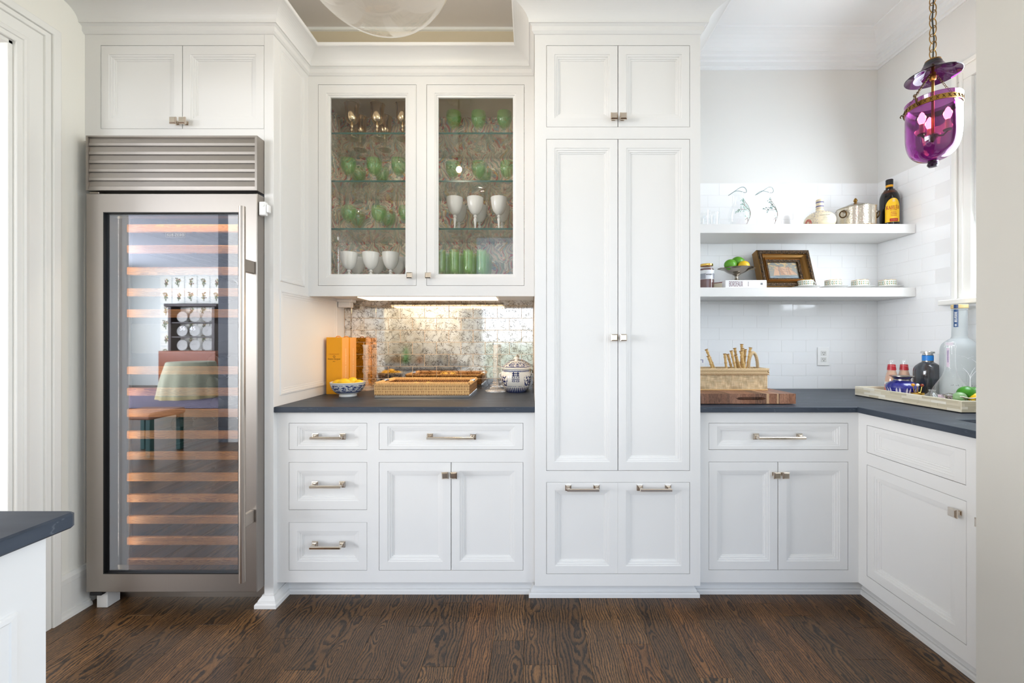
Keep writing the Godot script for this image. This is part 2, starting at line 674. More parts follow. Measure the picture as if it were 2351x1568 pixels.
# blue brushwork on white china: band of sprays between lines
func china_image(w: int, h: int, kind: int) -> Image:
	var im := Image.create(w, h, false, Image.FORMAT_RGB8)
	var white := Color(0.88, 0.88, 0.86)
	var blue := Color(0.08, 0.14, 0.36)
	var f := noise(0.045, 4 + kind, 3)
	var g := noise(0.11, 14 + kind, 2)
	for y in h:
		var t := float(y) / h
		for x in w:
			var k := 0.0
			if kind == 0:
				var v := f.get_noise_2d(x, y)
				var band := smoothstep(0.16, 0.22, t) * smoothstep(0.74, 0.70, t)
				k = band * smoothstep(0.02, 0.10, v) * (0.75 + 0.5 * g.get_noise_2d(x, y))
				k = maxf(k, band * 0.5 * smoothstep(0.16, 0.2, g.get_noise_2d(x + 300, y)))
				k = maxf(k, 0.9 * smoothstep(0.73, 0.75, t) * smoothstep(0.83, 0.81, t))
				k = maxf(k, 0.6 * smoothstep(0.075, 0.085, t) * smoothstep(0.115, 0.105, t))
			else:
				var v := f.get_noise_2d(x * 0.8, y * 1.0)
				var fx := fposmod(float(x) / w * 2.0 + 0.5, 1.0) - 0.5
				var away := smoothstep(0.16, 0.22, absf(fx))
				var curve := sin((absf(fx) * 26.0 - t * 5.0) * 3.2 + 2.0 * v)
				k = away * smoothstep(0.45, 0.8, curve) * smoothstep(0.26, 0.34, t) * smoothstep(0.72, 0.66, t)
				k = maxf(k, away * smoothstep(0.12, 0.2, v) * smoothstep(0.30, 0.36, t) * smoothstep(0.74, 0.68, t))
				var tooth := absf(fposmod(float(x) / w * 40.0, 1.0) - 0.5) * 2.0
				k = maxf(k, smoothstep(0.76, 0.77, t) * (1.0 if tooth < 0.30 + (t - 0.77) * 3.0 else 0.0))
				k = maxf(k, smoothstep(0.055, 0.065, t) * smoothstep(0.125, 0.115, t) * (0.55 + 0.6 * g.get_noise_2d(x * 2, y)))
				k = maxf(k, 0.8 * smoothstep(0.70, 0.71, t) * smoothstep(0.73, 0.72, t) * (0.5 + g.get_noise_2d(x, 3)))
			im.set_pixel(x, y, white.lerp(blue, clampf(k, 0.0, 1.0)))
	return im


func poly_fill(im: Image, pts: Array, col: Color) -> void:
	var w := im.get_width()
	var h := im.get_height()
	var pv := PackedVector2Array()
	for p in pts:
		pv.append(Vector2(p[0] * w, p[1] * h))
	var lo := pv[0]
	var hi := pv[0]
	for p in pv:
		lo = lo.min(p)
		hi = hi.max(p)
	for y in range(maxi(int(lo.y), 0), mini(int(hi.y) + 1, h)):
		for x in range(maxi(int(lo.x), 0), mini(int(hi.x) + 1, w)):
			if Geometry2D.is_point_in_polygon(Vector2(x, y), pv):
				im.set_pixel(x, y, col)


func line_px(im: Image, a: Vector2, b: Vector2, col: Color, wide := 1.0) -> void:
	var w := im.get_width()
	var h := im.get_height()
	var d := (b - a) * Vector2(w, h)
	var o := Vector2(-d.y, d.x).normalized() * wide / 2.0 / Vector2(w, h)
	o = Vector2(-d.y, d.x).normalized() * wide / 2.0
	o = Vector2(o.x / w, o.y / h)
	poly_fill(im, [[a.x + o.x, a.y + o.y], [b.x + o.x, b.y + o.y], [b.x - o.x, b.y - o.y], [a.x - o.x, a.y - o.y]], col)


func ship_image() -> Image:
	var im := Image.create(288, 192, false, Image.FORMAT_RGB8)
	var f := noise(0.018, 2, 4)
	for y in 192:
		for x in 288:
			var t := y / 192.0
			var n := f.get_noise_2d(x, y * 1.8)
			var c := Color(0.50, 0.50, 0.47).lerp(Color(0.78, 0.64, 0.42), smoothstep(0.0, 0.4, n) * smoothstep(0.75, 0.1, t))
			if t > 0.84:
				c = Color(0.50, 0.55, 0.57).lerp(Color(0.40, 0.46, 0.50), 0.5 + n)
			im.set_pixel(x, y, c)
	var sail := Color(0.72, 0.57, 0.45)
	var sail2 := Color(0.64, 0.49, 0.38)
	var dk := Color(0.36, 0.32, 0.33)
	poly_fill(im, [[0.24, 0.33], [0.36, 0.22], [0.38, 0.80], [0.16, 0.80]], sail)
	poly_fill(im, [[0.37, 0.22], [0.62, 0.76], [0.40, 0.78]], sail2)
	poly_fill(im, [[0.42, 0.28], [0.66, 0.30], [0.74, 0.78], [0.56, 0.78]], sail)
	poly_fill(im, [[0.66, 0.26], [0.72, 0.26], [0.80, 0.76], [0.68, 0.76]], sail2)
	poly_fill(im, [[0.70, 0.30], [0.97, 0.76], [0.76, 0.74]], sail)
	for s in [[0.36, 0.16, 0.37, 0.82], [0.62, 0.20, 0.64, 0.82]]:
		line_px(im, Vector2(s[0], s[1]), Vector2(s[2], s[3]), dk, 2.5)
	for s in [[0.24, 0.34, 0.60, 0.80], [0.37, 0.22, 0.66, 0.62], [0.42, 0.40, 0.70, 0.44], [0.46, 0.54, 0.72, 0.56], [0.70, 0.30, 0.97, 0.77], [0.66, 0.24, 0.90, 0.76], [0.27, 0.24, 0.46, 0.22]]:
		line_px(im, Vector2(s[0], s[1]), Vector2(s[2], s[3]), dk, 1.8)
	poly_fill(im, [[0.18, 0.80], [0.76, 0.81], [0.70, 0.89], [0.26, 0.89]], Color(0.38, 0.42, 0.44))
	return im


# a length of carved or woven relief, as grey heights
func relief_image(w: int, h: int, kind: String) -> Image:
	var im := Image.create(w, h, false, Image.FORMAT_L8)
	var f := noise(0.05, 17, 3)
	for y in h:
		for x in w:
			var k := 0.5
			match kind:
				"weave":
					var cx := fposmod(x / 8.0, 1.0)
					var row := int(y / 16.0)
					var up := 1.0 if posmod(int(x / 8.0) + row, 2) == 0 else 0.45
					k = sin(cx * PI) * up * (0.6 + 0.4 * sin(fposmod(y / 16.0, 1.0) * PI))
				"carved":
					var q := sin(x * 0.20 + 3.0 * sin(y * 0.11)) * sin(y * 0.24 + 2.0 * sin(x * 0.07))
					k = 0.5 + 0.35 * q + 0.3 * f.get_noise_2d(x, y)
				"cloth":
					k = 0.55 + 0.55 * f.get_noise_2d(x * 9.0, y * 0.35) + 0.55 * f.get_noise_2d(x * 0.35 + 400.0, y * 9.0) + 0.2 * f.get_noise_2d(x, y)
			im.set_pixel(x, y, Color(k, k, k))
	return im


func ramp_image(src: Image, a: Color, b: Color, seed_ := 1, vary := 0.12) -> Image:
	var im := Image.create(src.get_width(), src.get_height(), false, Image.FORMAT_RGB8)
	var f := noise(0.03, seed_, 2)
	for y in src.get_height():
		for x in src.get_width():
			im.set_pixel(x, y, a.lerp(b, src.get_pixel(x, y).r) * (1.0 + vary * f.get_noise_2d(x, y)))
	return im


func slate_image(n: int) -> Image:
	var im := Image.create(n, n, false, Image.FORMAT_RGB8)
	var f := noise(0.012, 6, 5)
	var g := noise(0.02, 16, 3)
	for y in n:
		for x in n:
			var k := 0.5 + 0.55 * f.get_noise_2d(x * 0.45, y * 2.2)
			var vein := smoothstep(0.03, 0.0, absf(g.get_noise_2d(x * 0.35 + y * 0.15, y * 1.6))) * smoothstep(0.05, 0.3, f.get_noise_2d(x + 500.0, y * 0.5))
			var c := Color(0.195, 0.222, 0.262).lerp(Color(0.285, 0.312, 0.352), clampf(k, 0.0, 1.0))
			im.set_pixel(x, y, c.lerp(Color(0.48, 0.50, 0.52), vein * 0.6))
	return im


func make_materials() -> void:
	M.white = mat(Color(0.905, 0.90, 0.89), 0.38)
	M.trim = mat(Color(0.93, 0.925, 0.905), 0.42)
	M.wall = mat(Color(0.945, 0.935, 0.90), 0.85)
	M.wall_tan = mat(Color(0.82, 0.77, 0.67), 0.85)
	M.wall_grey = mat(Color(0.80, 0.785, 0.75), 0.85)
	M.pantry_wall = mat(Color(0.90, 0.897, 0.885), 0.85)
	M.ceiling = mat(Color(0.89, 0.865, 0.84), 0.9)
	M.ceiling_white = mat(Color(0.93, 0.935, 0.94), 0.9)
	for q in [M.wall, M.wall_tan, M.wall_grey, M.pantry_wall, M.ceiling, M.ceiling_white]:
		q.specular_mode = BaseMaterial3D.SPECULAR_DISABLED
	M.dark = mat(Color(0.05, 0.048, 0.045), 0.8)
	M.tile = mat(Color(0.965, 0.968, 0.972), 0.08)
	M.grout = mat(Color(0.93, 0.93, 0.93), 0.9)
	M.grout_tan = mat(Color(0.80, 0.70, 0.58), 0.9)
	M.nickel = mat(Color(0.86, 0.82, 0.77), 0.12, 1.0)
	M.satin = mat(Color(0.74, 0.70, 0.66), 0.32, 1.0)
	M.chrome = mat(Color(0.88, 0.87, 0.86), 0.06, 1.0)
	M.brass = mat(Color(0.62, 0.47, 0.24), 0.3, 1.0)
	M.old_brass = mat(Color(0.34, 0.26, 0.16), 0.38, 1.0)
	M.gold = mat(Color(0.86, 0.70, 0.36), 0.2, 1.0)
	M.silver = mat(Color(0.86, 0.76, 0.60), 0.16, 1.0)
	M.pewter = mat(Color(0.66, 0.63, 0.59), 0.22, 1.0)
	M.black = mat(Color(0.03, 0.03, 0.032), 0.4)
	M.rubber = mat(Color(0.10, 0.10, 0.11), 0.6)
	M.porcelain = mat(Color(0.90, 0.90, 0.885), 0.15)
	M.milk = mat(Color(0.90, 0.89, 0.86), 0.18)
	M.plastic = mat(Color(0.965, 0.965, 0.96), 0.35)
	var s := mat(Color(0.83, 0.80, 0.77), 0.30, 1.0)
	s.anisotropy_enabled = true
	s.anisotropy = 0.4
	M.steel = mat(Color(0.66, 0.635, 0.61), 0.40, 1.0)
	M.pane = glass(Color(0.9, 0.95, 0.93), 0.0, 0.0)
	M.clear = glass(Color(0.86, 0.90, 0.90), 0.06, 0.02)
	M.shelf_glass = glass(Color(0.55, 0.66, 0.58), 0.16, 0.02)
	M.shelf_edge = mat(Color(0.20, 0.36, 0.32), 0.2)
	M.crystal = glass(Color(0.97, 0.95, 0.92), 0.20, 0.01)
	var one := Image.create(4, 4, false, Image.FORMAT_RGB8)
	one.fill(Color(0.86, 0.88, 0.92))
	M.coated = mat(Color(1, 1, 1, 0.30), 0.015, 1.0)
	M.coated.albedo_texture = tex(one)
	M.coated.transparency = BaseMaterial3D.TRANSPARENCY_ALPHA
	M.oak = []
	var oak := tex(oak_image(12, 128, 1024, 0.127, Color(0.455, 0.32, 0.19), Color(0.08, 0.06, 0.048), 0.0098, 0.45))
	M.oak = mat(Color(1, 1, 1), 0.34)
	M.oak.albedo_texture = oak
	M.oak_edge = mat(Color(0.16, 0.10, 0.06), 0.7)
	var maple := tex(oak_image(2, 64, 512, 0.06, Color(0.82, 0.57, 0.30), Color(0.60, 0.36, 0.16), 0.006, 0.3))
	M.maple = mat(Color(1, 1, 1), 0.45)
	M.maple.albedo_texture = maple
	M.maple.uv1_scale = Vector3(5, 1.7, 1)
	var walnut := tex(oak_image(4, 96, 512, 0.12, Color(0.60, 0.43, 0.33), Color(0.32, 0.20, 0.15), 0.005, 0.4))
	M.walnut = mat(Color(1, 1, 1), 0.5)
	M.walnut.albedo_texture = walnut
	var paper := tex(marble_paper_image(640))
	M.paper = mat(Color(1, 1, 1), 0.7)
	M.paper.albedo_texture = paper
	M.paper.uv1_scale = Vector3(1.75, 1.75, 1)
	var ant := tex(antique_image(640))
	M.antique = mat(Color(1, 1, 1), 0.07, 1.0)
	M.antique.albedo_texture = ant
	M.antique.uv1_scale = Vector3(1.9, 1.9, 1)
	var sl := tex(slate_image(512))
	M.slate = mat(Color(1, 1, 1), 0.42)
	M.slate.metallic_specular = 0.32
	M.slate.albedo_texture = sl
	M.slate.uv1_scale = Vector3(1.1, 1.1, 1)
	M.bowl_china = mat(Color(1, 1, 1), 0.12)
	M.bowl_china.albedo_texture = tex(china_image(512, 128, 0))
	M.jar_china = mat(Color(1, 1, 1), 0.12)
	M.jar_china.albedo_texture = tex(china_image(640, 200, 1))
	M.cobalt = mat(Color(0.07, 0.12, 0.34), 0.15)
	var weave := relief_image(256, 64, "weave")
	M.rattan = mat(Color(1, 1, 1), 0.6)
	M.rattan.albedo_texture = tex(ramp_image(weave, Color(0.50, 0.32, 0.16), Color(0.92, 0.76, 0.52), 3))
	M.rattan.heightmap_enabled = true
	M.rattan.heightmap_texture = tex(weave)
	M.rattan.heightmap_scale = 0.3
	M.rattan.uv1_scale = Vector3(5.2, 12.5, 1)
	M.cane = mat(Color(0.86, 0.69, 0.46), 0.55)
	var cloth := relief_image(128, 128, "cloth")
	M.raffia = mat(Color(1, 1, 1), 0.8)
	M.raffia.albedo_texture = tex(ramp_image(cloth, Color(0.70, 0.58, 0.42), Color(0.90, 0.82, 0.68), 8))
	M.raffia.uv1_scale = Vector3(6, 6, 1)
	M.rope = mat(Color(0.84, 0.73, 0.57), 0.75)
	M.bamboo = mat(Color(0.84, 0.69, 0.44), 0.45)
	M.bamboo_node = mat(Color(0.52, 0.38, 0.24), 0.6)
	var carve := relief_image(192, 192, "carved")
	M.carved = mat(Color(1, 1, 1), 0.42, 0.35)
	M.carved.albedo_texture = tex(ramp_image(carve, Color(0.07, 0.06, 0.055), Color(0.52, 0.38, 0.22), 5))
	M.carved.heightmap_enabled = true
	M.carved.heightmap_texture = tex(carve)
	M.carved.heightmap_scale = 0.35
	M.carved.uv1_scale = Vector3(11, 11, 1)
	M.gilt = mat(Color(0.56, 0.42, 0.24), 0.30, 0.9)
	M.hammered = mat(Color(0.83, 0.80, 0.74), 0.28, 1.0)
	M.hammered.heightmap_enabled = true
	M.hammered.heightmap_texture = tex(carve)
	M.hammered.heightmap_scale = 0.09
	M.hammered.uv1_scale = Vector3(6, 2.2, 1)
	M.painting = mat(Color(1, 1, 1), 0.5)
	M.painting.albedo_texture = tex(ship_image())
	M.lemon = mat(Color(0.93, 0.75, 0.10), 0.38)
	M.lime = mat(Color(0.22, 0.52, 0.07), 0.35)
	M.lime_light = mat(Color(0.36, 0.62, 0.13), 0.35)
	M.orange_box = mat(Color(0.94, 0.64, 0.0), 0.5)
	M.peach_box = mat(Color(0.93, 0.66, 0.33), 0.45)
	M.ink = mat(Color(0.38, 0.22, 0.02), 0.6)
	M.pale_ink = mat(Color(0.97, 0.86, 0.68), 0.6)
	M.ink_black = mat(Color(0.06, 0.06, 0.07), 0.5)
	M.ink_grey = mat(Color(0.45, 0.46, 0.48), 0.6)
	M.ink_plum = mat(Color(0.40, 0.20, 0.30), 0.6)
	M.ink_red = mat(Color(0.66, 0.07, 0.07), 0.5)
	M.ink_blue = mat(Color(0.10, 0.16, 0.52), 0.5)
	M.ink_leaf = mat(Color(0.24, 0.44, 0.38), 0.5)
	M.ink_brown = mat(Color(0.45, 0.29, 0.13), 0.5)
	M.ink_silver = mat(Color(0.72, 0.73, 0.75), 0.4)


func _ready() -> void:
	rng.seed = 7
	# camera: level, 1.22 m up, lens shifted a little to the left
	var cam := Camera3D.new()
	cam.name = "camera"
	cam.projection = Camera3D.PROJECTION_FRUSTUM
	cam.near = 0.05
	cam.far = 60.0
	cam.size = 2.0 * 0.05 * 784.0 / 930.0
	cam.frustum_offset = Vector2(-0.0457, -0.00215) * 0.05
	cam.position = Vector3(0, H, 0)
	add_child(cam)
	cam.current = true
	# daylight
	var sky_mat := ProceduralSkyMaterial.new()
	sky_mat.sky_top_color = Color(0.62, 0.74, 0.90)
	sky_mat.sky_horizon_color = Color(0.88, 0.92, 0.96)
	sky_mat.ground_horizon_color = Color(0.70, 0.74, 0.66)
	sky_mat.ground_bottom_color = Color(0.38, 0.44, 0.30)
	sky_mat.sky_energy_multiplier = 1.3
	sky_mat.ground_energy_multiplier = 1.0
	var sky := Sky.new()
	sky.sky_material = sky_mat
	var env := Environment.new()
	env.background_mode = Environment.BG_SKY
	env.sky = sky
	env.tonemap_mode = Environment.TONE_MAPPER_LINEAR
	env.tonemap_exposure = 1.17
	env.sdfgi_enabled = true
	env.ssao_enabled = true
	env.ssil_enabled = true
	var we := WorldEnvironment.new()
	we.name = "world_environment"
	we.environment = env
	add_child(we)
	# pantry window light
	area("unseen_side_window_light", Vector3(3.16, 1.75, -0.1), Vector3(-1, 0.42, 0), Vector2(2.0, 1.6), 5.7, Color(0.95, 0.98, 1.0))  # out of view on the right, placed to light the cabinets
	area("unseen_rear_light", Vector3(0.90, 1.45, 1.12), Vector3(0, 0.30, -1), Vector2(3.3, 2.4), 1.3, Color(0.95, 0.98, 1.0))  # out of view behind the camera, placed to light the cabinet fronts
	area("added_fill_light", Vector3(-3.0, 1.88, 1.15), Vector3(0.25, 0.08, -1), Vector2(0.75, 1.85), 2.9, Color(0.97, 0.985, 1.0))  # added fill for the refrigerator cabinet and left wall
	area("pantry_window_light", Vector3(2.17, 2.0, -1.72), Vector3(-1, -0.25, 0), Vector2(0.5, 1.05), 1.9, Color(0.92, 0.96, 1.0))
	area("unseen_dining_window_light", Vector3(-10.9, 1.8, 3.4), Vector3(1, 0, 0), Vector2(5.0, 2.2), 70.0, Color(0.97, 0.98, 1.0))  # out of view, lights the dining room reflected in the refrigerator glass
	area("added_dining_light", Vector3(-7.0, 1.7, -2.24), Vector3(0, 0, 1), Vector2(3.6, 2.0), 50.0, Color(0.97, 0.98, 1.0))  # added, no opening here; lights the dining room print wall
	make_materials()
	build_room()
	build_cabinets()
	build_fridge()
	build_glazed_cabinet()
	build_worktops()
	build_counter_things()
	build_shelves()
	build_pantry_counter()
	build_lamps()
	build_beyond()


# ---------------------------------------------------------------- the room
func tile_variants(w: float, h: float, t: float, n: int, tilt: float) -> Array:
	var out := []
	for i in n:
		var m := boxmb(Vector3(-w / 2, -h / 2, -t), Vector3(w / 2, h / 2, 0), 0.0006)
		var b := Basis.from_euler(Vector3(rng.randf_range(-tilt, tilt), rng.randf_range(-tilt, tilt), 0))
		for k in m.v.size():
			m.v[k] = b * m.v[k]
			m.n[k] = b * m.n[k]
		out.append(m.mesh())
	return out


# rows of running-bond tiles as children of a wall whose own x runs along it and z out of it; skip(x0, x1, y0, y1) leaves a tile out
func tile_wall(wall: Node3D, called: String, x0: float, x1: float, y0: float, y1: float, w: float, h: float, odd: float, even: float, m: Material, tilt: float, skip = null, z := 0.007) -> void:
	var full := tile_variants(w - 0.002, h - 0.002, 0.007, 5, tilt)
	var row := 0
	var y := y0
	while y < y1 - 0.004:
		var yt := minf(y + h, y1)
		var x := (odd if row % 2 else even)
		while x > x0:
			x -= w
		while x < x1 - 0.003:
			var a := maxf(x, x0)
			var b := minf(x + w, x1)
			if b - a > 0.006 and not (skip != null and skip.call(a, b, y, yt)):
				var c := Vector3((a + b) / 2, (y + yt) / 2, z)
				if b - a > w - 0.001 and yt - y > h - 0.001:
					part(wall, called, full[rng.randi() % 5], m, c)
				else:
					var hw := (b - a) / 2 - 0.001
					var hh := (yt - y) / 2 - 0.001
					part(wall, called, boxmb(Vector3(-hw, -hh, -0.007), Vector3(hw, hh, 0), 0.0006), m, c)
			x += w
		y += h
		row += 1


func build_room() -> void:
	# floor: slab, boards in view, boards beyond
	var fl := struct("floor", boxmb(Vector3(-11.2, -0.16, -2.75), Vector3(3.4, -0.012, 7.6)), M.oak_edge, "dark stained oak board floor running towards the cabinets", "floor")
	var mb := MB.new()
	var joints := {-4: [1.73], -3: [1.515, 1.885], -6: [1.798], -1: [1.649], 3: [1.629], 2: [1.771], 0: [1.525], 6: [1.7725], 7: [1.594], 9: [1.796], 5: [1.466], -2: [], -5: [1.46], -8: [1.66], -10: [1.84], -12: [1.58], 10: [1.55], 11: [1.72], 1: [1.94], 8: [1.88], -7: [1.5, 1.93], -9: [1.56], -11: [1.74], -13: [1.6], -14: [1.8]}
	var pick := 0
	for k in range(-16, 14):
		var xa := -0.0258 + 0.127 * k
		var cuts: Array = [2.0] + (joints[k] if joints.has(k) else []) + [1.2]
		cuts.sort()
		for i in cuts.size() - 1:
			var za: float = -cuts[i + 1]
			var zb: float = -cuts[i]
			var q := MB.new()
			var g := 0.0004
			var lo := Vector3(xa + g, -0.012, za + g)
			var hi := Vector3(xa + 0.127 - g, 0.0, zb - g)
			q.box(lo, hi, 0.0006)
			pick = (pick * 5 + 3 + k * k) % 12
			var col := posmod(pick + i * 5, 12)
			var v0 := rng.randf()
			var turned := 1.0 if rng.randf() < 0.5 else -1.0
			for t in q.v.size():
				var p := q.v[t]
				var uu := clampf((p.x - lo.x) / (hi.x - lo.x), 0.01, 0.99)
				q.u[t] = Vector2((col + (uu if turned > 0 else 1.0 - uu)) / 12.0, v0 + turned * (p.z - za) / 1.016)
			part(fl, "board", q, M.oak)
	mb = MB.new()
	mb.box(Vector3(-2.0575, -0.012, -1.2), Vector3(3.3, 0.0, 1.3))
	mb.box(Vector3(-11.0, -0.012, -2.3), Vector3(-2.058, 0.0, 7.5))
	for t in mb.u.size():
		mb.u[t] = Vector2(mb.u[t].x / 1.524, mb.u[t].y / 1.016)
	var rest := part(fl, "boards_beyond", mb, M.oak)
	rest.set_meta("kind", "stuff")

	# back wall, with mirror tiles over the counter and white tiles in the pantry
	var wb := struct("wall_back", boxmb(Vector3(-2.3, 0, -2.703), Vector3(2.334, 3.3, -2.583)), M.pantry_wall, "back wall behind the cabinets, pale paint above the tiles", "wall")
	var back := Vector3(0, 0, -2.583)
	var bw := part(wb, "tile_bed", boxmb(Vector3(0.783, 0.9, -2.584), Vector3(2.214, 2.221, -2.5768)), M.grout)
	bw = part(wb, "mirror_bed", boxmb(Vector3(-1.185, 0.9, -2.584), Vector3(0.02, 1.52, -2.5768)), M.grout_tan)
	var tiles := Node3D.new()
	tiles.name = "white_tiling"
	tiles.position = back
	wb.add_child(tiles, true)
	tile_wall(tiles, "tile", 0.80, 2.206, 0.9165, 2.221, 0.1562, 0.0767, 1.7518, 1.8245, M.tile, 0.004, func(a, b, y, _t): return b < 0.9 and y < 0.85)
	var mirrors := Node3D.new()
	mirrors.name = "mirror_tiling"
	mirrors.position = back
	wb.add_child(mirrors, true)
	var before := mirrors.get_child_count()
	tile_wall(mirrors, "mirror_tile", -1.183, 0.018, 0.9033, 1.515, 0.1542, 0.0767, -0.905, -0.828, M.antique, 0.0012)
	for i in range(before, mirrors.get_child_count()):
		var o: MeshInstance3D = mirrors.get_child(i)
		var src: ArrayMesh = o.mesh
		var arr := src.surface_get_arrays(0)
		var uv: PackedVector2Array = arr[Mesh.ARRAY_TEX_UV]
		var sh := Vector2(rng.randf(), rng.randf()) * 3.0
		for k in uv.size():
			uv[k] += sh
		arr[Mesh.ARRAY_TEX_UV] = uv
		var m2 := ArrayMesh.new()
		m2.add_surface_from_arrays(Mesh.PRIMITIVE_TRIANGLES, arr)
		o.mesh = m2

	# pantry right wall with its window; its own x runs towards the camera
	mb = MB.new()
	mb.sheet(-0.12, 1.30, 0.0, 3.3, [[0.563, 1.12, 1.455, 2.545]], 0.0, 0.12)
	var wr := struct("wall_right", mb, M.pantry_wall, "pantry side wall with white tiles and a tall window", "wall", Vector3(2.214, 0, -2.583))
	wr.rotation.y = -PI / 2
	part(wr, "tile_bed", boxmb(Vector3(0.0, 0.9, -0.001), Vector3(0.476, 2.221, 0.0062)), M.grout)
	part(wr, "tile_bed", boxmb(Vector3(0.476, 0.9, -0.001), Vector3(1.28, 1.42, 0.0062)), M.grout)
	tile_wall(wr, "tile", 0.001, 1.27, 0.9165, 2.221, 0.1562, 0.0767, 0.143, 0.061, M.tile, 0.004, func(a, b, y, t): return (b > 0.48 and t > 1.40) or (a > 0.62 and t > 1.38))
	mb = MB.new()
	mb.sheet(0.563, 1.12, 1.455, 2.545, [[0.60, 0.835, 1.49, 1.99], [0.855, 1.085, 1.49, 1.99], [0.60, 0.835, 2.02, 2.51], [0.855, 1.085, 2.02, 2.51]], -0.05, 0.035)
	var win := struct("window_1", mb, M.trim, "white sash window in the pantry side wall", "window", Vector3(2.214, 0, -2.583))
	win.rotation.y = -PI / 2
	for p in [[0.60, 0.835, 1.49, 1.99], [0.855, 1.085, 1.49, 1.99], [0.60, 0.835, 2.02, 2.51], [0.855, 1.085, 2.02, 2.51]]:
		part(win, "pane", boxmb(Vector3(p[0], p[2], -0.07), Vector3(p[1], p[3], -0.066)), M.pane)
	mb = MB.new()
	for c in [[0.476, 0.563], [1.12, 1.207]]:
		var s: float = 1.0 if c[0] < 0.8 else -1.0
		mb.box(Vector3(c[0], 1.433, 0.0), Vector3(c[1], 2.544, 0.016), 0.002)
		var e: float = c[0] if s > 0 else c[1]
		mb.box(Vector3(minf(e + s * 0.001, e + s * 0.025), 1.434, 0.015), Vector3(maxf(e + s * 0.001, e + s * 0.025), 2.606, 0.03), 0.004)
		mb.box(Vector3(minf(e + s * 0.034, e + s * 0.05), 1.434, 0.015), Vector3(maxf(e + s * 0.034, e + s * 0.05), 2.58, 0.022), 0.003)
	mb.box(Vector3(0.476, 2.5445, 0.0), Vector3(1.207, 2.632, 0.0165), 0.002)
	mb.box(Vector3(0.4775, 2.607, 0.015), Vector3(1.2055, 2.631, 0.031), 0.004)
	part(win, "casing", mb, M.trim)
	part(win, "sill", boxmb(Vector3(0.432, 1.405, 0.0), Vector3(1.25, 1.432, 0.055), 0.004), M.trim)

	# the end of the partition at the right, seen edge on
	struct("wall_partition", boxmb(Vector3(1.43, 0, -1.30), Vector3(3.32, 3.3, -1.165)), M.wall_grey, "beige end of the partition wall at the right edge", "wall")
	# left wall up to the doorway, header above it
	mb = MB.new()
	mb.box(Vector3(-2.175, 0, -2.583), Vector3(-2.055, 3.3, -1.607))
	mb.box(Vector3(-2.175, 2.407, -1.607), Vector3(-2.055, 3.3, 1.2))
	struct("wall_left", mb, M.wall, "cream wall between the refrigerator and the doorway", "wall")
	var cas := MB.new()
	# stepped casing: [distance from its outer edge, thickness]; upright on the far side of the doorway, head above it
	var cp := [[0.0, 0.0], [0.0, 0.030], [0.003, 0.032], [0.028, 0.032], [0.030, 0.030], [0.0305, 0.020], [0.033, 0.024], [0.050, 0.024], [0.052, 0.022], [0.0525, 0.013], [0.098, 0.013], [0.104, 0.020], [0.114, 0.022], [0.120, 0.020], [0.122, 0.015], [0.139, 0.015], [0.142, 0.012], [0.142, 0.0]]
	for i in cp.size() - 1:
		var p: Array = cp[i]
		var q: Array = cp[i + 1]
		var xo: float = -2.055 + p[1]
		var xi: float = -2.055 + q[1]
		var up := Vector2(q[0] - p[0], q[1] - p[1])
		var nn := Vector3(up.x, 0, -up.y).normalized()
		cas.quad(Vector3(xo, 0, -1.749 + p[0]), Vector3(xi, 0, -1.749 + q[0]), Vector3(xi, 2.549 - q[0], -1.749 + q[0]), Vector3(xo, 2.549 - p[0], -1.749 + p[0]), nn)
		nn = Vector3(up.x, up.y, 0).normalized()
		cas.quad(Vector3(xo, 2.549 - p[0], -1.749 + p[0]), Vector3(xi, 2.549 - q[0], -1.749 + q[0]), Vector3(xi, 2.549 - q[0], 0.9), Vector3(xo, 2.549 - p[0], 0.9), nn)
	struct("door_1", cas, M.trim, "white stepped casing around the doorway at the left", "door casing")
	var jam := MB.new()
	jam.box(Vector3(-2.177, 0, -1.607), Vector3(-2.053, 2.407, -1.592), 0.002)
	jam.box(Vector3(-2.177, 2.392, -1.607), Vector3(-2.053, 2.408, 0.9), 0.002)
	struct("trim_1", jam, M.trim, "white lining of the doorway at the left", "trim")
	# base board on the left wall
	var bp := [Vector2(0.0, 0.0), Vector2(0.030, 0.0), Vector2(0.028, 0.012), Vector2(0.021, 0.018), Vector2(0.020, 0.028), Vector2(0.013, 0.030), Vector2(0.013, 0.148), Vector2(0.016, 0.150), Vector2(0.016, 0.172), Vector2(0.009, 0.190), Vector2(0.0, 0.193)]
	mb = MB.new()
	mb.sweep([Vector2(-2.055, -1.749), Vector2(-2.055, -1.875)], bp)
	struct("baseboard_left", mb, M.trim, "tall white base board beside the refrigerator", "base board")
	# ceilings
	struct("ceiling", boxmb(Vector3(-2.175, 3.0, -2.32), Vector3(0.80, 3.12, 1.3)), M.ceiling, "taupe kitchen ceiling behind the glass globe", "ceiling")
	struct("ceiling_side", boxmb(Vector3(0.80, 3.0, -1.75), Vector3(3.32, 3.12, 1.3)), M.ceiling, "kitchen ceiling in front of the pantry", "ceiling")
	struct("ceiling_pantry", boxmb(Vector3(0.70, 3.10, -2.70), Vector3(2.334, 3.22, -1.17)), M.ceiling_white, "white pantry ceiling inside the crown moulding", "ceiling")
	struct("wall_soffit", boxmb(Vector3(-2.06, 2.60, -2.60), Vector3(0.75, 3.05, -2.31)), M.wall_tan, "tan strip of wall above the cabinet crown", "wall")
	mb = MB.new()
	mb.sweep([Vector2(-2.055, -2.31), Vector2(0.75, -2.31)], [Vector2(0, 2.983), Vector2(0.012, 2.985), Vector2(0.012, 3.0), Vector2(0, 3.0)])
	struct("trim_2", mb, M.trim, "thin white bead where tan wall meets ceiling", "trim")
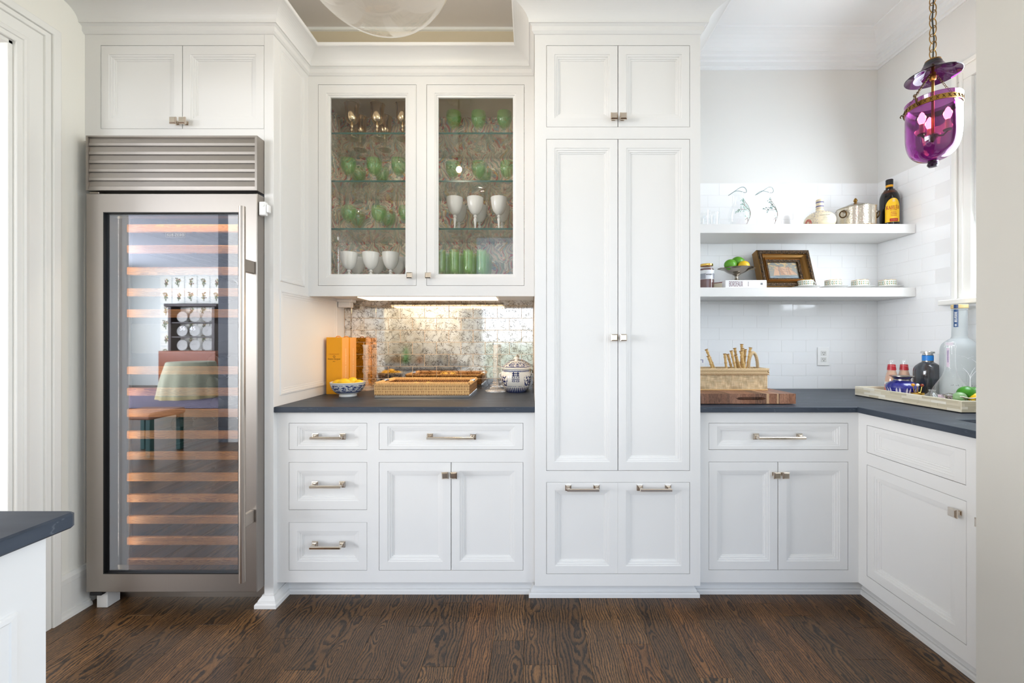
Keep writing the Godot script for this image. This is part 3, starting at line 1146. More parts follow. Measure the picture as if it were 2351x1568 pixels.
	# coved crown over the cabinets
	var cr := [Vector2(0, 2.630), Vector2(0.005, 2.631), Vector2(0.013, 2.640), Vector2(0.013, 2.660), Vector2(0.022, 2.667), Vector2(0.028, 2.667)]
	for i in range(1, 13):
		var a := PI / 2 * i / 12.0
		cr.append(Vector2(0.028 + 0.072 * (1.0 - cos(a)), 2.667 + 0.053 * sin(a)))
	cr.append_array([Vector2(0.104, 2.722), Vector2(0.104, 2.736), Vector2(0, 2.736)])
	mb = MB.new()
	mb.sweep([Vector2(-2.055, -1.868), Vector2(-1.185, -1.868), Vector2(-1.185, -2.161), Vector2(0.02, -2.161), Vector2(0.02, -1.868), Vector2(0.783, -1.868), Vector2(0.783, -2.40)], cr)
	struct("trim_3", mb, M.white, "white coved crown moulding running over the kitchen cabinets", "crown moulding")
	# crown in the pantry
	mb = MB.new()
	var pc := [Vector2(0, 2.944), Vector2(0.008, 2.944), Vector2(0.010, 2.953), Vector2(0.022, 2.957), Vector2(0.022, 2.982), Vector2(0.034, 2.988), Vector2(0.034, 3.008), Vector2(0.046, 3.014)]
	for i in range(1, 8):
		var a := PI / 2 * i / 7.0
		pc.append(Vector2(0.046 + 0.119 * (1.0 - cos(a)), 3.014 + 0.080 * sin(a)))
	pc.append(Vector2(0.168, 3.10))
	pc.append(Vector2(0, 3.10))
	mb.sweep([Vector2(0.70, -2.583), Vector2(2.214, -2.583), Vector2(2.214, -1.30)], pc)
	struct("trim_4", mb, M.ceiling_white, "white crown moulding round the pantry ceiling", "crown moulding")
	# kitchen walls behind and beside the camera
	mb = MB.new()
	mb.sheet(-1.35, 1.3, 0.0, 3.0, [[-1.0, 1.0, 0.95, 2.55]], 0.0, 0.12)
	var wk := struct("wall_kitchen_side", mb, M.wall, "unseen kitchen side wall with a wide window opening", "wall", Vector3(3.2, 0, -0.1))
	wk.rotation.y = -PI / 2
	mb = MB.new()
	mb.sheet(-3.3, 3.75, 0.0, 3.2, [[-2.6, 0.80, 0.06, 2.70], [1.10, 2.38, 0.80, 1.92], [2.60, 3.40, 0.90, 2.85]], 0.0, 0.12)  # the last opening is for the added fill window
	var wo := struct("wall_rear", mb, M.wall, "kitchen wall behind the camera with a cooking alcove", "wall", Vector3(0, 0, 1.2))
	wo.rotation.y = PI


func front_rings(fx: float, fy: float, glazed := false) -> Array:
	# frame, then three steps down to the panel
	if glazed:
		return [Vector3(0, 0, -0.02), Vector3(0, 0, -0.0012), Vector3(0.0012, 0.0012, 0), Vector3(fx, fy, 0), Vector3(fx + 0.0005, fy + 0.0005, -0.0025), Vector3(fx + 0.008, fy + 0.008, -0.0035), Vector3(fx + 0.0085, fy + 0.0085, -0.007), Vector3(fx + 0.018, fy + 0.018, -0.0095), Vector3(fx + 0.0182, fy + 0.0182, -0.02)]
	return [Vector3(0, 0, -0.02), Vector3(0, 0, -0.0012), Vector3(0.0012, 0.0012, 0), Vector3(fx, fy, 0), Vector3(fx + 0.0006, fy + 0.0006, -0.0022), Vector3(fx + 0.009, fy + 0.009, -0.0030), Vector3(fx + 0.0096, fy + 0.0096, -0.0055), Vector3(fx + 0.018, fy + 0.018, -0.0064), Vector3(fx + 0.0188, fy + 0.0188, -0.0092), Vector3(fx + 0.0245, fy + 0.0245, -0.0100), Vector3(fx + 0.025, fy + 0.025, -0.0122)]


func knob_mesh() -> ArrayMesh:
	var m := MB.new()
	m.box(Vector3(-0.009, -0.009, 0), Vector3(0.009, 0.009, 0.003), 0.001)
	m.box(Vector3(-0.006, -0.006, 0.003), Vector3(0.006, 0.006, 0.022), 0.0008)
	m.rings(-0.0155, 0.0155, -0.0155, 0.0155, [Vector3(0.004, 0.004, 0.020), Vector3(0, 0, 0.022), Vector3(0, 0, 0.027), Vector3(0.0045, 0.0045, 0.0315)])
	m.quad(Vector3(-0.012, -0.012, 0.02), Vector3(0.012, -0.012, 0.02), Vector3(0.012, 0.012, 0.02), Vector3(-0.012, 0.012, 0.02), Vector3.FORWARD)
	return m.mesh()


func pull_mesh(cc: float) -> ArrayMesh:
	var m := MB.new()
	for s in [-1.0, 1.0]:
		var c: float = s * cc / 2.0
		m.rings(c - 0.014, c + 0.014, -0.014, 0.014, [Vector3(0, 0, 0), Vector3(0, 0, 0.003), Vector3(0.003, 0.003, 0.004), Vector3(0.004, 0.004, 0.007), Vector3(0.007, 0.007, 0.009)])
		m.box(Vector3(c - 0.0062, -0.0062, 0.008), Vector3(c + 0.0062, 0.0062, 0.036), 0.001)
	m.box(Vector3(-cc / 2 - 0.008, -0.006, 0.030), Vector3(cc / 2 + 0.008, 0.006, 0.041), 0.0022)
	return m.mesh()


# a painted face-frame cabinet; its x runs along the face, z out of it. fronts: [kind, x0, x1, y0, y1, frame x, frame y, knob at / pull at [x, y], pull length]
func cabinet(called: String, label: String, at: Vector3, turn: float, w: float, y0: float, y1: float, deep: float, holes: Array, fronts: Array, group := "") -> Node3D:
	var t := thing(called, label, "cabinet", at, turn, group)
	var m := MB.new()
	m.sheet(0, w, y0, y1, holes, 0.0, 0.022)
	part(t, "face_frame", m, M.white)
	if deep > 0.0:
		part(t, "carcass", boxmb(Vector3(0.001, y0, -deep), Vector3(w - 0.001, y1, -0.024)), M.white)
	for f in fronts:
		var g := 0.0016
		m = MB.new()
		m.rings(f[1] + g, f[2] - g, f[3] + g, f[4] - g, front_rings(f[5], f[6]))
		var d := part(t, f[0], m, M.white)
		if f[0] == "tip_out_front":
			continue
		if f[7].size():
			var hw := part(d, "knob" if f[8] == 0.0 else "handle", knob_mesh() if f[8] == 0.0 else pull_mesh(f[8]), M.nickel, Vector3(f[7][0], f[7][1], 0.0))
			if f[7].size() > 2:
				hw.rotation.z = f[7][2]
	return t


func foot_moulding(t: Node3D, path: Array) -> void:
	var prof := [Vector2(0, 0), Vector2(0.028, 0), Vector2(0.028, 0.016), Vector2(0.024, 0.022), Vector2(0.018, 0.024), Vector2(0.018, 0.030), Vector2(0.014, 0.036), Vector2(0.006, 0.046), Vector2(0.006, 0.050), Vector2(0, 0.051)]
	var m := MB.new()
	m.sweep(path, prof)
	part(t, "foot_moulding", m, M.white)


func build_cabinets() -> void:
	# cabinet over the refrigerator
	var X0 := -2.055
	var yt := 2.640
	cabinet("wall_cabinet", "white two-door cabinet above the wine refrigerator", Vector3(X0, 0, -1.868), 0, 0.8265, 2.140, yt, 0.66,
		[[0.0723, 0.8261, 2.1962, 2.5818]],
		[["door", 0.0723, 0.4491, 2.1962, 2.5818, 0.036, 0.040, [0.4491 - 0.021, 2.222], 0.0],
		["door", 0.4491, 0.8261, 2.1962, 2.5818, 0.036, 0.040, [0.4491 + 0.021, 2.222], 0.0]])
	# panel that closes the refrigerator bay, panelled on the side facing the counter
	var t := thing("end_panel", "tall white panelled end panel right of the wine refrigerator", "cabinet panel", Vector3(-1.185, 0, -1.868))
	part(t, "panel", boxmb(Vector3(-0.0432, 0, -0.715), Vector3(0, yt, 0), 0.001), M.white)
	# side faces: their own x runs away from the camera
	var sides := [[0.050, 0.252, 1.505, 2.605], [0.050, 0.608, 0.965, 1.458]]
	for s in sides:
		var m := MB.new()
		m.rings(s[0], s[1], s[2], s[3], [Vector3(-0.004, -0.004, 0.0002), Vector3(-0.002, -0.002, 0.004), Vector3(0.006, 0.006, 0.0045), Vector3(0.008, 0.008, 0.0028), Vector3(0.017, 0.017, 0.0024), Vector3(0.019, 0.019, 0.0012), Vector3(0.028, 0.028, 0.0009), Vector3(0.029, 0.029, 0.0003)])
		var o := part(t, "side_moulding", m, M.white)
		o.rotation.y = PI / 2
	# the plain foot of the panel
	foot_moulding(t, [Vector2(-0.0432, -0.02), Vector2(-0.0432, 0.0), Vector2(0.0, 0.0), Vector2(0.0, -0.10)])

	# base cabinet under the mirror tiles
	var bx := -1.185
	t = cabinet("base_cabinet", "white base cabinet with four drawers and two doors under mirror tiles", Vector3(bx, 0, -1.895), 0, 1.205, 0.089, 0.888, 0.66,
		[[0.054, 0.4208, 0.7086, 0.8349], [0.054, 0.4208, 0.4274, 0.6515], [0.054, 0.4208, 0.1441, 0.3703], [0.4758, 1.1513, 0.7086, 0.8349], [0.4758, 1.1513, 0.1441, 0.6515]],
		[["drawer", 0.054, 0.4208, 0.7086, 0.8349, 0.038, 0.015, [0.2435, 0.772], 0.128],
		["drawer", 0.054, 0.4208, 0.4274, 0.6515, 0.038, 0.040, [0.2415, 0.548], 0.128],
		["drawer", 0.054, 0.4208, 0.1441, 0.3703, 0.038, 0.040, [0.2415, 0.268], 0.128],
		["drawer", 0.4758, 1.1513, 0.7086, 0.8349, 0.038, 0.015, [0.8161, 0.772], 0.202],
		["door", 0.4758, 0.8136, 0.1441, 0.6515, 0.038, 0.040, [0.8136 - 0.0235, 0.597, 0.06], 0.0],
		["door", 0.8136, 1.1513, 0.1441, 0.6515, 0.038, 0.040, [0.8136 + 0.0165, 0.597], 0.0]])
	part(t, "kick_board", boxmb(Vector3(0.002, 0.0, -0.66), Vector3(1.20, 0.09, -0.08)), M.white)
	foot_moulding(t, [Vector2(0.01, -0.08), Vector2(1.197, -0.08)])

	# tall cabinet
	t = cabinet("tall_cabinet", "tall white pantry cupboard with six panelled fronts between the counters", Vector3(0.02, 0, -1.868), 0, 0.763, 0.089, yt, 0.71,
		[[0.0532, 0.7151, 2.2042, 2.5818], [0.0532, 0.7151, 0.6194, 2.15], [0.0532, 0.7151, 0.1434, 0.5672]],
		[["door", 0.0532, 0.3836, 2.2042, 2.5818, 0.036, 0.040, [0.3836 - 0.0225, 2.242], 0.0],
		["door", 0.3836, 0.7151, 2.2042, 2.5818, 0.036, 0.040, [0.3836 + 0.0195, 2.242], 0.0],
		["door", 0.0532, 0.3836, 0.6194, 2.15, 0.036, 0.040, [0.3836 - 0.0225, 1.234], 0.0],
		["door", 0.3836, 0.7151, 0.6194, 2.15, 0.036, 0.040, [0.3836 + 0.0195, 1.234], 0.0],
		["bin_front", 0.0532, 0.3836, 0.1434, 0.5672, 0.038, 0.036, [0.2189, 0.543], 0.130],
		["bin_front", 0.3836 - 0.003, 0.7151, 0.1434, 0.5672, 0.038, 0.036, [0.5483, 0.543], 0.130]])
	part(t, "kick_board", boxmb(Vector3(0.0, 0.0, -0.70), Vector3(0.755, 0.09, -0.08)), M.white)
	foot_moulding(t, [Vector2(0.0, -0.25), Vector2(0.0, -0.08), Vector2(0.755, -0.08), Vector2(0.755, -0.25)])

	# pantry base cabinet
	t = cabinet("base_cabinet", "white pantry base cabinet with a wide drawer over two doors", Vector3(0.783, 0, -1.895), 0, 0.751, 0.089, 0.888, 0.66,
		[[0.0503, 0.7034, 0.7086, 0.8349], [0.0503, 0.7034, 0.1462, 0.6535]],
		[["drawer", 0.0503, 0.7034, 0.7086, 0.8349, 0.038, 0.015, [0.3723, 0.772], 0.203],
		["door", 0.0503, 0.3753, 0.1462, 0.6535, 0.038, 0.040, [0.3753 - 0.0195, 0.597], 0.0],
		["door", 0.3753, 0.7034, 0.1462, 0.6535, 0.038, 0.040, [0.3753 + 0.0215, 0.597], 0.0]])
	part(t, "kick_board", boxmb(Vector3(0.0, 0.0, -0.66), Vector3(0.85, 0.09, -0.08)), M.white)
	foot_moulding(t, [Vector2(0.0, -0.08), Vector2(0.85, -0.08)])

	# return cabinet along the pantry side wall
	t = cabinet("base_cabinet", "white sink base cabinet returning towards the camera at the right", Vector3(1.534, 0, -1.895), -PI / 2, 0.70, 0.089, 0.888, 0.66,
		[[0.047, 0.4684, 0.7095, 0.8355], [0.047, 0.4705, 0.147, 0.655]],
		[["tip_out_front", 0.047, 0.4684, 0.7095, 0.8355, 0.038, 0.015, [], 0.0],
		["door", 0.047, 0.4705, 0.147, 0.655, 0.038, 0.040, [0.4705 - 0.0235, 0.605], 0.0]])
	part(t, "knob", knob_mesh(), M.nickel, Vector3(0.535, 0.605, 0.0))
	part(t, "kick_board", boxmb(Vector3(-0.075, 0.0, -0.66), Vector3(0.70, 0.09, -0.08)), M.white)
	foot_moulding(t, [Vector2(-0.06, -0.08), Vector2(0.70, -0.08)])


# ---------------------------------------------------------------- wine refrigerator
func build_fridge() -> void:
	var gx0 := -1.9981
	var gx1 := -1.229
	var t := thing("wine_refrigerator", "tall stainless wine refrigerator with a glass door and louvred grille", "wine refrigerator", Vector3(0, 0, -1.82))
	# cabinet box, open to the front
	var m := MB.new()
	m.box(Vector3(gx0 + 0.004, 0.09, -0.70), Vector3(gx0 + 0.045, 2.135, -0.052))
	m.box(Vector3(gx1 - 0.045, 0.09, -0.70), Vector3(gx1 - 0.004, 2.135, -0.052))
	m.box(Vector3(gx0 + 0.045, 0.09, -0.70), Vector3(gx1 - 0.045, 2.135, -0.66))
	m.box(Vector3(gx0 + 0.045, 1.86, -0.66), Vector3(gx1 - 0.045, 2.135, -0.052))
	m.box(Vector3(gx0 + 0.045, 0.09, -0.66), Vector3(gx1 - 0.045, 0.125, -0.052))
	part(t, "cabinet_body", m, mat(Color(0.22, 0.225, 0.24), 0.5))
	# grille: casing and six louvres
	var gy0 := 1.8952
	var gy1 := 2.1417
	m = MB.new()
	m.sheet(gx0, gx1, gy0, gy1, [[gx0 + 0.009, gx1 - 0.010, gy0 + 0.006, gy1 - 0.006]], 0.0, 0.05)
	part(t, "grille_casing", m, M.steel)
	m = boxmb(Vector3(gx0 + 0.0075, gy0 + 0.004, -0.0515), Vector3(gx1 - 0.0085, gy1 - 0.004, -0.048))
	part(t, "grille_back", m, M.dark)
	var pitch := (gy1 - gy0 - 0.012) / 6.0
	for i in 6:
		var yb := gy0 + 0.006 + pitch * i
		m = MB.new()
		var a := gx0 + 0.0095
		var b := gx1 - 0.0105
		# a blade: rolled lip in front, sloping web behind it
		var pr := [Vector2(-0.0035, yb + 0.001), Vector2(-0.003, yb + 0.013), Vector2(-0.0045, yb + 0.0145), Vector2(-0.0085, yb + pitch + 0.0015), Vector2(-0.011, yb + pitch + 0.001), Vector2(-0.006, yb + 0.001)]
		for k in pr.size():
			var p: Vector2 = pr[k]
			var q: Vector2 = pr[(k + 1) % pr.size()]
			var e := (q - p).normalized()
			m.quad(Vector3(a, p.y, p.x), Vector3(b, p.y, p.x), Vector3(b, q.y, q.x), Vector3(a, q.y, q.x), Vector3(0, -e.x, e.y))
		part(t, "louvre", m, M.steel)
	# door: steel frame, black gasket, coated glass, bar handle
	var dy0 := 0.0889
	var dy1 := 1.8815
	var ox0 := -1.9198
	var ox1 := -1.3092
	var oy0 := 0.1711
	var oy1 := 1.7973
	m = MB.new()
	m.rings(gx0, gx1, dy0, dy1, [Vector3(0, 0, -0.048), Vector3(0, 0, -0.003), Vector3(0.003, 0.003, 0.0)], true)
	var z := 0.0
	for q in [[gx0 + 0.003, ox0, dy0 + 0.003, dy1 - 0.003], [ox1, gx1 - 0.003, dy0 + 0.003, dy1 - 0.003], [ox0, ox1, dy0 + 0.003, oy0], [ox0, ox1, oy1, dy1 - 0.003]]:
		m.quad(Vector3(q[0], q[2], z), Vector3(q[1], q[2], z), Vector3(q[1], q[3], z), Vector3(q[0], q[3], z), Vector3.BACK)
		m.quad(Vector3(q[0], q[2], -0.048), Vector3(q[1], q[2], -0.048), Vector3(q[1], q[3], -0.048), Vector3(q[0], q[3], -0.048), Vector3.FORWARD)
	var door := part(t, "door_frame", m, M.steel)
	m = MB.new()
	m.rings(ox0, ox1, oy0, oy1, [Vector3(0, 0, 0.0005), Vector3(0.004, 0.004, 0.0005), Vector3(0.004, 0.004, -0.012), Vector3(0.014, 0.014, -0.012), Vector3(0.014, 0.014, -0.05)], true)
	part(door, "gasket", m, M.black)
	part(door, "door_glass", boxmb(Vector3(ox0 + 0.004, oy0 + 0.004, -0.0125), Vector3(ox1 - 0.004, oy1 - 0.004, -0.0115)), M.coated)
	var hx := -1.2493
	var rod := [Vector3(hx, 0.1745, 0.065), Vector3(hx, 1.8012, 0.065)]
	m = MB.new()
	m.tube(rod, 0.0128, 20)
	part(t, "bar_handle", m, M.satin, Vector3.ZERO, "brushed bar handle")
	for yy in [1.5472, 0.4328]:
		part(t, "handle_post", boxmb(Vector3(hx - 0.010, yy - 0.028, 0.0), Vector3(hx + 0.010, yy + 0.028, 0.062), 0.003), M.satin)
	# maker's name etched on the glass, in a thin frame
	var ex := -1.6047
	var ey := 1.6975
	part(door, "etched_name", text_flat("SUB-ZERO", 0.012, 0.0003, "Droid Sans", true, 0.078), M.ink_silver, Vector3(ex, ey, -0.0112))
	m = MB.new()
	for q in [[-0.044, 0.044, 0.0105, 0.0115], [-0.044, 0.044, -0.0115, -0.0105], [-0.044, -0.043, -0.0115, 0.0115], [0.043, 0.044, -0.0115, 0.0115]]:
		m.box(Vector3(q[0], q[2], 0), Vector3(q[1], q[3], 0.0003))
	part(door, "etched_frame", m, M.ink_silver, Vector3(ex, ey, -0.0112))
	# shelf fronts of pale wood with wire decks behind
	var ys := [1.761, 1.6603, 1.5555, 1.4527, 1.351, 1.0764, 0.9732, 0.8709, 0.7658, 0.6652, 0.5616, 0.4595, 0.3561, 0.254, 0.1485]
	var k := 0
	for y in ys:
		m = MB.new()
		m.box(Vector3(gx0 + 0.052, y - 0.0195, -0.148), Vector3(gx1 - 0.052, y + 0.0195, -0.130), 0.003)
		for q in m.u.size():
			m.u[q] = Vector2(m.u[q].y * 2.0 + 0.07 * k, m.u[q].x + 0.31 * k)
		var front := part(t, "shelf_front", m, M.maple)
		m = MB.new()
		for j in 7:
			var xx := lerpf(gx0 + 0.09, gx1 - 0.09, j / 6.0)
			m.box(Vector3(xx - 0.006, y - 0.012, -0.62), Vector3(xx + 0.006, y + 0.0, -0.148))
		part(front, "deck_bars", m, M.rubber)
		part(front, "shelf_tag", boxmb(Vector3(-0.011, y - 0.0250, -0.1305), Vector3(0.011, y - 0.0190, -0.1285)), M.black, Vector3(-1.6187, 0, 0))
		k += 1
	# side rails and the control strip with its two readings
	for sx in [gx0 + 0.046, gx1 - 0.056]:
		part(t, "side_rail", boxmb(Vector3(sx, 0.13, -0.155), Vector3(sx + 0.010, 1.85, -0.145)), M.satin)
	part(t, "control_panel", boxmb(Vector3(gx0 + 0.052, 1.1571, -0.20), Vector3(gx1 - 0.052, 1.3039, -0.150), 0.003), M.rubber)
	var led := mat(Color(0.7, 0.8, 1.0), 0.5)
	led.emission_enabled = true
	led.emission = Color(0.75, 0.85, 1.0)
	led.emission_energy_multiplier = 3.0
	part(t, "display_reading", text_flat("56", 0.017, 0.0004, "Droid Sans Mono", true), led, Vector3(-1.6924, 1.2792, -0.1498))
	part(t, "display_reading", text_flat("45", 0.017, 0.0004, "Droid Sans Mono", true), led, Vector3(-1.6438, 1.2792, -0.1498))
	# unseen lamp strip behind the top of the frame, placed to light the shelves
	var lampm := mat(Color(1, 0.95, 0.88), 0.5)
	lampm.emission_enabled = true
	lampm.emission = Color(1, 0.93, 0.82)
	lampm.emission_energy_multiplier = 1.5
	part(t, "unseen_lamp_strip", boxmb(Vector3(gx0 + 0.08, 1.852, -0.085), Vector3(gx1 - 0.08, 1.858, -0.060)), lampm)
	area("unseen_refrigerator_light", Vector3(-1.6126, 1.848, -1.82 - 0.085), Vector3(0, -1, -0.12), Vector2(0.5, 0.03), 0.2, Color(1, 0.92, 0.80))
	for s in [[gx0 + 0.051, 1.0], [gx1 - 0.052, -1.0]]:
		area("unseen_refrigerator_light", Vector3(s[0] + 0.004 * s[1], 1.0, -1.82 - 0.085), Vector3(s[1], 0, -0.55), Vector2(0.02, 1.6), 0.14, Color(1, 0.92, 0.80))  # unseen side lights without a fixture, placed to light the shelf fronts
	# hinge and plinth
	part(t, "hinge", boxmb(Vector3(gx0 + 0.006, dy0 - 0.022, -0.04), Vector3(gx0 + 0.06, dy0 - 0.003, -0.008), 0.004), M.rubber)
	part(t, "hinge", boxmb(Vector3(gx0 + 0.006, dy1 + 0.001, -0.04), Vector3(gx0 + 0.05, dy1 + 0.010, -0.008), 0.003), M.satin)
	part(t, "plinth", boxmb(Vector3(gx0 + 0.03, 0.0, -0.13), Vector3(gx1 + 0.006, dy0 + 0.01, -0.11)), M.satin)
	part(t, "foot_block", boxmb(Vector3(gx0 + 0.016, 0.0, -0.09), Vector3(gx0 + 0.065, dy0 - 0.01, -0.03), 0.002), M.white)

	# bottles lying on the shelves, ends to the front
	var bp := [Vector2(0, 0), Vector2(0.030, 0.0), Vector2(0.0365, 0.004), Vector2(0.038, 0.012), Vector2(0.038, 0.185), Vector2(0.030, 0.215), Vector2(0.016, 0.238), Vector2(0.0145, 0.29), Vector2(0.0165, 0.292), Vector2(0.0165, 0.302), Vector2(0, 0.302)]
	var wine: Node3D = null
	var dark := [mat(Color(0.05, 0.065, 0.04), 0.08), mat(Color(0.03, 0.03, 0.03), 0.1)]
	var where := [[490, 5, 0], [535, 5, 1], [488, 6, 1], [533, 6, 0], [498, 7, 0], [407, 8, 1], [457, 8, 0], [513, 8, 1], [512, 3, 0], [540, 4, 1]]
	var say := ["sixth shelf from the top, inner", "sixth shelf from the top, outer", "seventh shelf, inner", "seventh shelf, outer", "eighth shelf, alone", "ninth shelf, left of three", "ninth shelf, middle of three", "ninth shelf, right of three", "fourth shelf, alone", "fifth shelf, alone"]
	for i in where.size():
		var w: Array = where[i]
		var pos := Vector3((w[0] - 1218.0) * 2.0 / 930.0, ys[w[1]] + 0.0375, -2.0)
		if wine == null:
			wine = thing("wine_bottle", "", "wine bottle", Vector3.ZERO, 0, "wine bottles in the refrigerator")
			part(wine, "bottle", lathemb(bp, 24), dark[0])
			part(wine, "capsule", lathemb([Vector2(0.0152, 0.255), Vector2(0.0152, 0.288), Vector2(0.0172, 0.291), Vector2(0.0172, 0.303), Vector2(0, 0.3035)], 20), M.ink_red)
			part(wine, "paper_label", wrap_patch(0.0384, -1.3, 1.3, 0.05, func(_s): return 0.14), M.porcelain)
			wine.rotation = Vector3(-PI / 2, 0, 0)
			wine.position = pos
			tag(wine, "wine bottle lying in the refrigerator, " + say[i])
		else:
			var c := copy(wine, "wine bottle lying in the refrigerator, " + say[i], pos)
			c.rotation = Vector3(-PI / 2, 0, 0)
	# door alarm stuck on the refrigerator's edge
	t = thing("door_sensor", "small white plastic door sensor stuck beside the refrigerator handle", "sensor", Vector3(-1.2095, 1.8159, -1.835))
	part(t, "body", boxmb(Vector3(-0.017, -0.030, -0.012), Vector3(0.013, 0.032, 0.008), 0.003), M.plastic)
	part(t, "magnet", boxmb(Vector3(0.014, -0.016, -0.016), Vector3(0.024, 0.020, 0.004), 0.003), M.plastic)
	part(t, "button", lathemb([Vector2(0.008, 0), Vector2(0.008, 0.0015), Vector2(0.006, 0.0025), Vector2(0, 0.0025)], 20), M.porcelain, Vector3(0.003, 0.017, 0.008)).rotation.x = PI / 2


# ---------------------------------------------------------------- glazed cabinet and its glasses
func goblet(called: String, label: String, group: String, bowl: Array, stem: Array, foot: Array, mb: Material, ms: Material, square_foot := 0.0, fluted := 0.0) -> Node3D:
	var t := thing(called, label, "goblet", Vector3.ZERO, 0.0, group)
	var rm := func(a, _y): return 1.0 + fluted * cos(a * 9.0)
	part(t, "bowl", lathemb(bowl, 40 if fluted == 0.0 else 72, Vector3.ZERO, rm if fluted > 0.0 else null), mb)
	part(t, "stem", lathemb(stem, 24), ms)
	if square_foot > 0.0:
		part(t, "foot", boxmb(Vector3(-square_foot, 0, -square_foot), Vector3(square_foot, 0.009, square_foot), 0.003), ms)
	else:
		part(t, "foot", lathemb(foot, 36), ms)
	return t


func build_glazed_cabinet() -> void:
	var ux := -1.185
	var uy := 1.457
	var t := thing("glazed_cabinet", "white wall cabinet with two glass doors and marbled paper lining", "cabinet", Vector3(ux, 0, -2.161))
	var hl := [0.0511, 0.5763, 1.5128, 2.5863]
	var hr := [0.6297, 1.1525, 1.5128, 2.5863]
	var m := MB.new()
	m.sheet(0, 1.205, uy, 2.640, [hl, hr], 0.0, 0.022)
	part(t, "face_frame", m, M.white)
	var fl := 1.525
	m = MB.new()
	m.box(Vector3(0.001, uy + 0.018, -0.42), Vector3(1.204, fl, -0.022))
	m.box(Vector3(0.001, 2.636, -0.42), Vector3(1.204, 2.70, -0.022))
	part(t, "carcass", m, M.white)
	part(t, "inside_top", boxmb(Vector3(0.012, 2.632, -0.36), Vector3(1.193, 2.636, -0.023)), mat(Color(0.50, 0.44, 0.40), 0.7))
	m = MB.new()
	m.box(Vector3(0.0105, fl, -0.350), Vector3(1.1945, 2.632, -0.342))
	m.box(Vector3(0.001, fl, -0.350), Vector3(0.010, 2.632, -0.0225))
	m.box(Vector3(1.195, fl, -0.350), Vector3(1.204, 2.632, -0.0225))
	part(t, "paper_lining", m, M.paper)
	m = MB.new()
	for s in [[hl, -1.0], [hr, 1.0]]:
		var h: Array = s[0]
		m = MB.new()
		m.rings(h[0] + 0.0016, h[1] - 0.0016, h[2] + 0.0016, h[3] - 0.0016, front_rings(0.042, 0.044, true), true)
		var d := part(t, "door", m, M.white)
		part(d, "pane", boxmb(Vector3(h[0] + 0.058, h[2] + 0.058, -0.0175), Vector3(h[1] - 0.058, h[3] - 0.058, -0.0145)), M.pane)
		part(d, "knob", knob_mesh(), M.nickel, Vector3((h[1] - 0.030) if s[1] < 0 else (h[0] + 0.0145), 1.5644, 0.0))
	var sh := [2.3486, 2.0878, 1.8282]
	for y in sh:
		var g := part(t, "glass_shelf", boxmb(Vector3(0.012, y - 0.0045, -0.340), Vector3(1.193, y + 0.0045, -0.046)), M.shelf_glass)
		part(g, "polished_edge", boxmb(Vector3(0.012, y - 0.0045, -0.046), Vector3(1.193, y + 0.0045, -0.044)), M.shelf_edge)
	# lamp under the cabinet
	var lt := thing("under_cabinet_light", "slim lit lamp strip under the glazed cabinet", "lamp", Vector3(-0.5712, uy + 0.016, -2.33))
	part(lt, "housing", boxmb(Vector3(-0.39, -0.012, -0.075), Vector3(0.39, 0.0, 0.115), 0.003), M.white)
	var em := mat(Color(1, 0.96, 0.9), 0.5)
	em.emission_enabled = true
	em.emission = Color(1.0, 0.90, 0.74)
	em.emission_energy_multiplier = 2.2
	part(lt, "diffuser", boxmb(Vector3(-0.38, -0.0165, -0.065), Vector3(0.38, -0.012, 0.105), 0.001), em)
	area("under_cabinet_lamp", Vector3(-0.5712, uy - 0.003, -2.31), Vector3(0, -1, 0), Vector2(0.76, 0.16), 0.22, Color(1.0, 0.83, 0.62))
	var jb := thing("junction_box", "small white wiring box under the left end of the glazed cabinet", "wiring box", Vector3(-1.1505, uy + 0.018, -2.5))
	part(jb, "box", boxmb(Vector3(-0.03, -0.050, -0.03), Vector3(0.045, -0.018, 0.02), 0.003), M.plastic)
	part(jb, "cover", boxmb(Vector3(-0.05, -0.018, -0.035), Vector3(0.06, 0.0, 0.025), 0.003), M.plastic)

	# goblets
	var green := glass(Color(0.33, 0.70, 0.08), 0.18, 0.03)
	var flute_green := glass(Color(0.44, 0.72, 0.01), 0.22, 0.03)
	var clear: Material = M.clear
	var silver_g := goblet("silver_goblet", "", "silver goblets on the top shelf", [Vector2(0.006, 0.084), Vector2(0.020, 0.090), Vector2(0.031, 0.104), Vector2(0.035, 0.125), Vector2(0.036, 0.165), Vector2(0.041, 0.193), Vector2(0.0425, 0.194), Vector2(0.040, 0.192), Vector2(0.034, 0.165), Vector2(0.033, 0.125), Vector2(0.029, 0.106), Vector2(0, 0.092)], [Vector2(0.007, 0.012), Vector2(0.006, 0.030), Vector2(0.010, 0.036), Vector2(0.006, 0.044), Vector2(0.011, 0.054), Vector2(0.006, 0.064), Vector2(0.010, 0.074), Vector2(0.006, 0.086)], [Vector2(0, 0.0), Vector2(0.036, 0.0), Vector2(0.037, 0.003), Vector2(0.028, 0.006), Vector2(0.008, 0.014)], M.silver, M.silver)
	var green_g := goblet("green_goblet", "", "green goblets in the glazed cabinet", [Vector2(0.0, 0.066), Vector2(0.010, 0.067), Vector2(0.026, 0.083), Vector2(0.038, 0.106), Vector2(0.0425, 0.130), Vector2(0.0415, 0.158), Vector2(0.0405, 0.1585), Vector2(0.0395, 0.157), Vector2(0.0405, 0.130), Vector2(0.036, 0.108), Vector2(0.022, 0.086), Vector2(0.0, 0.079)], [Vector2(0.0, 0.009), Vector2(0.010, 0.009), Vector2(0.007, 0.028), Vector2(0.006, 0.045), Vector2(0.012, 0.055), Vector2(0.009, 0.066), Vector2(0.0, 0.067)], [], green, clear, 0.029, 0.006)
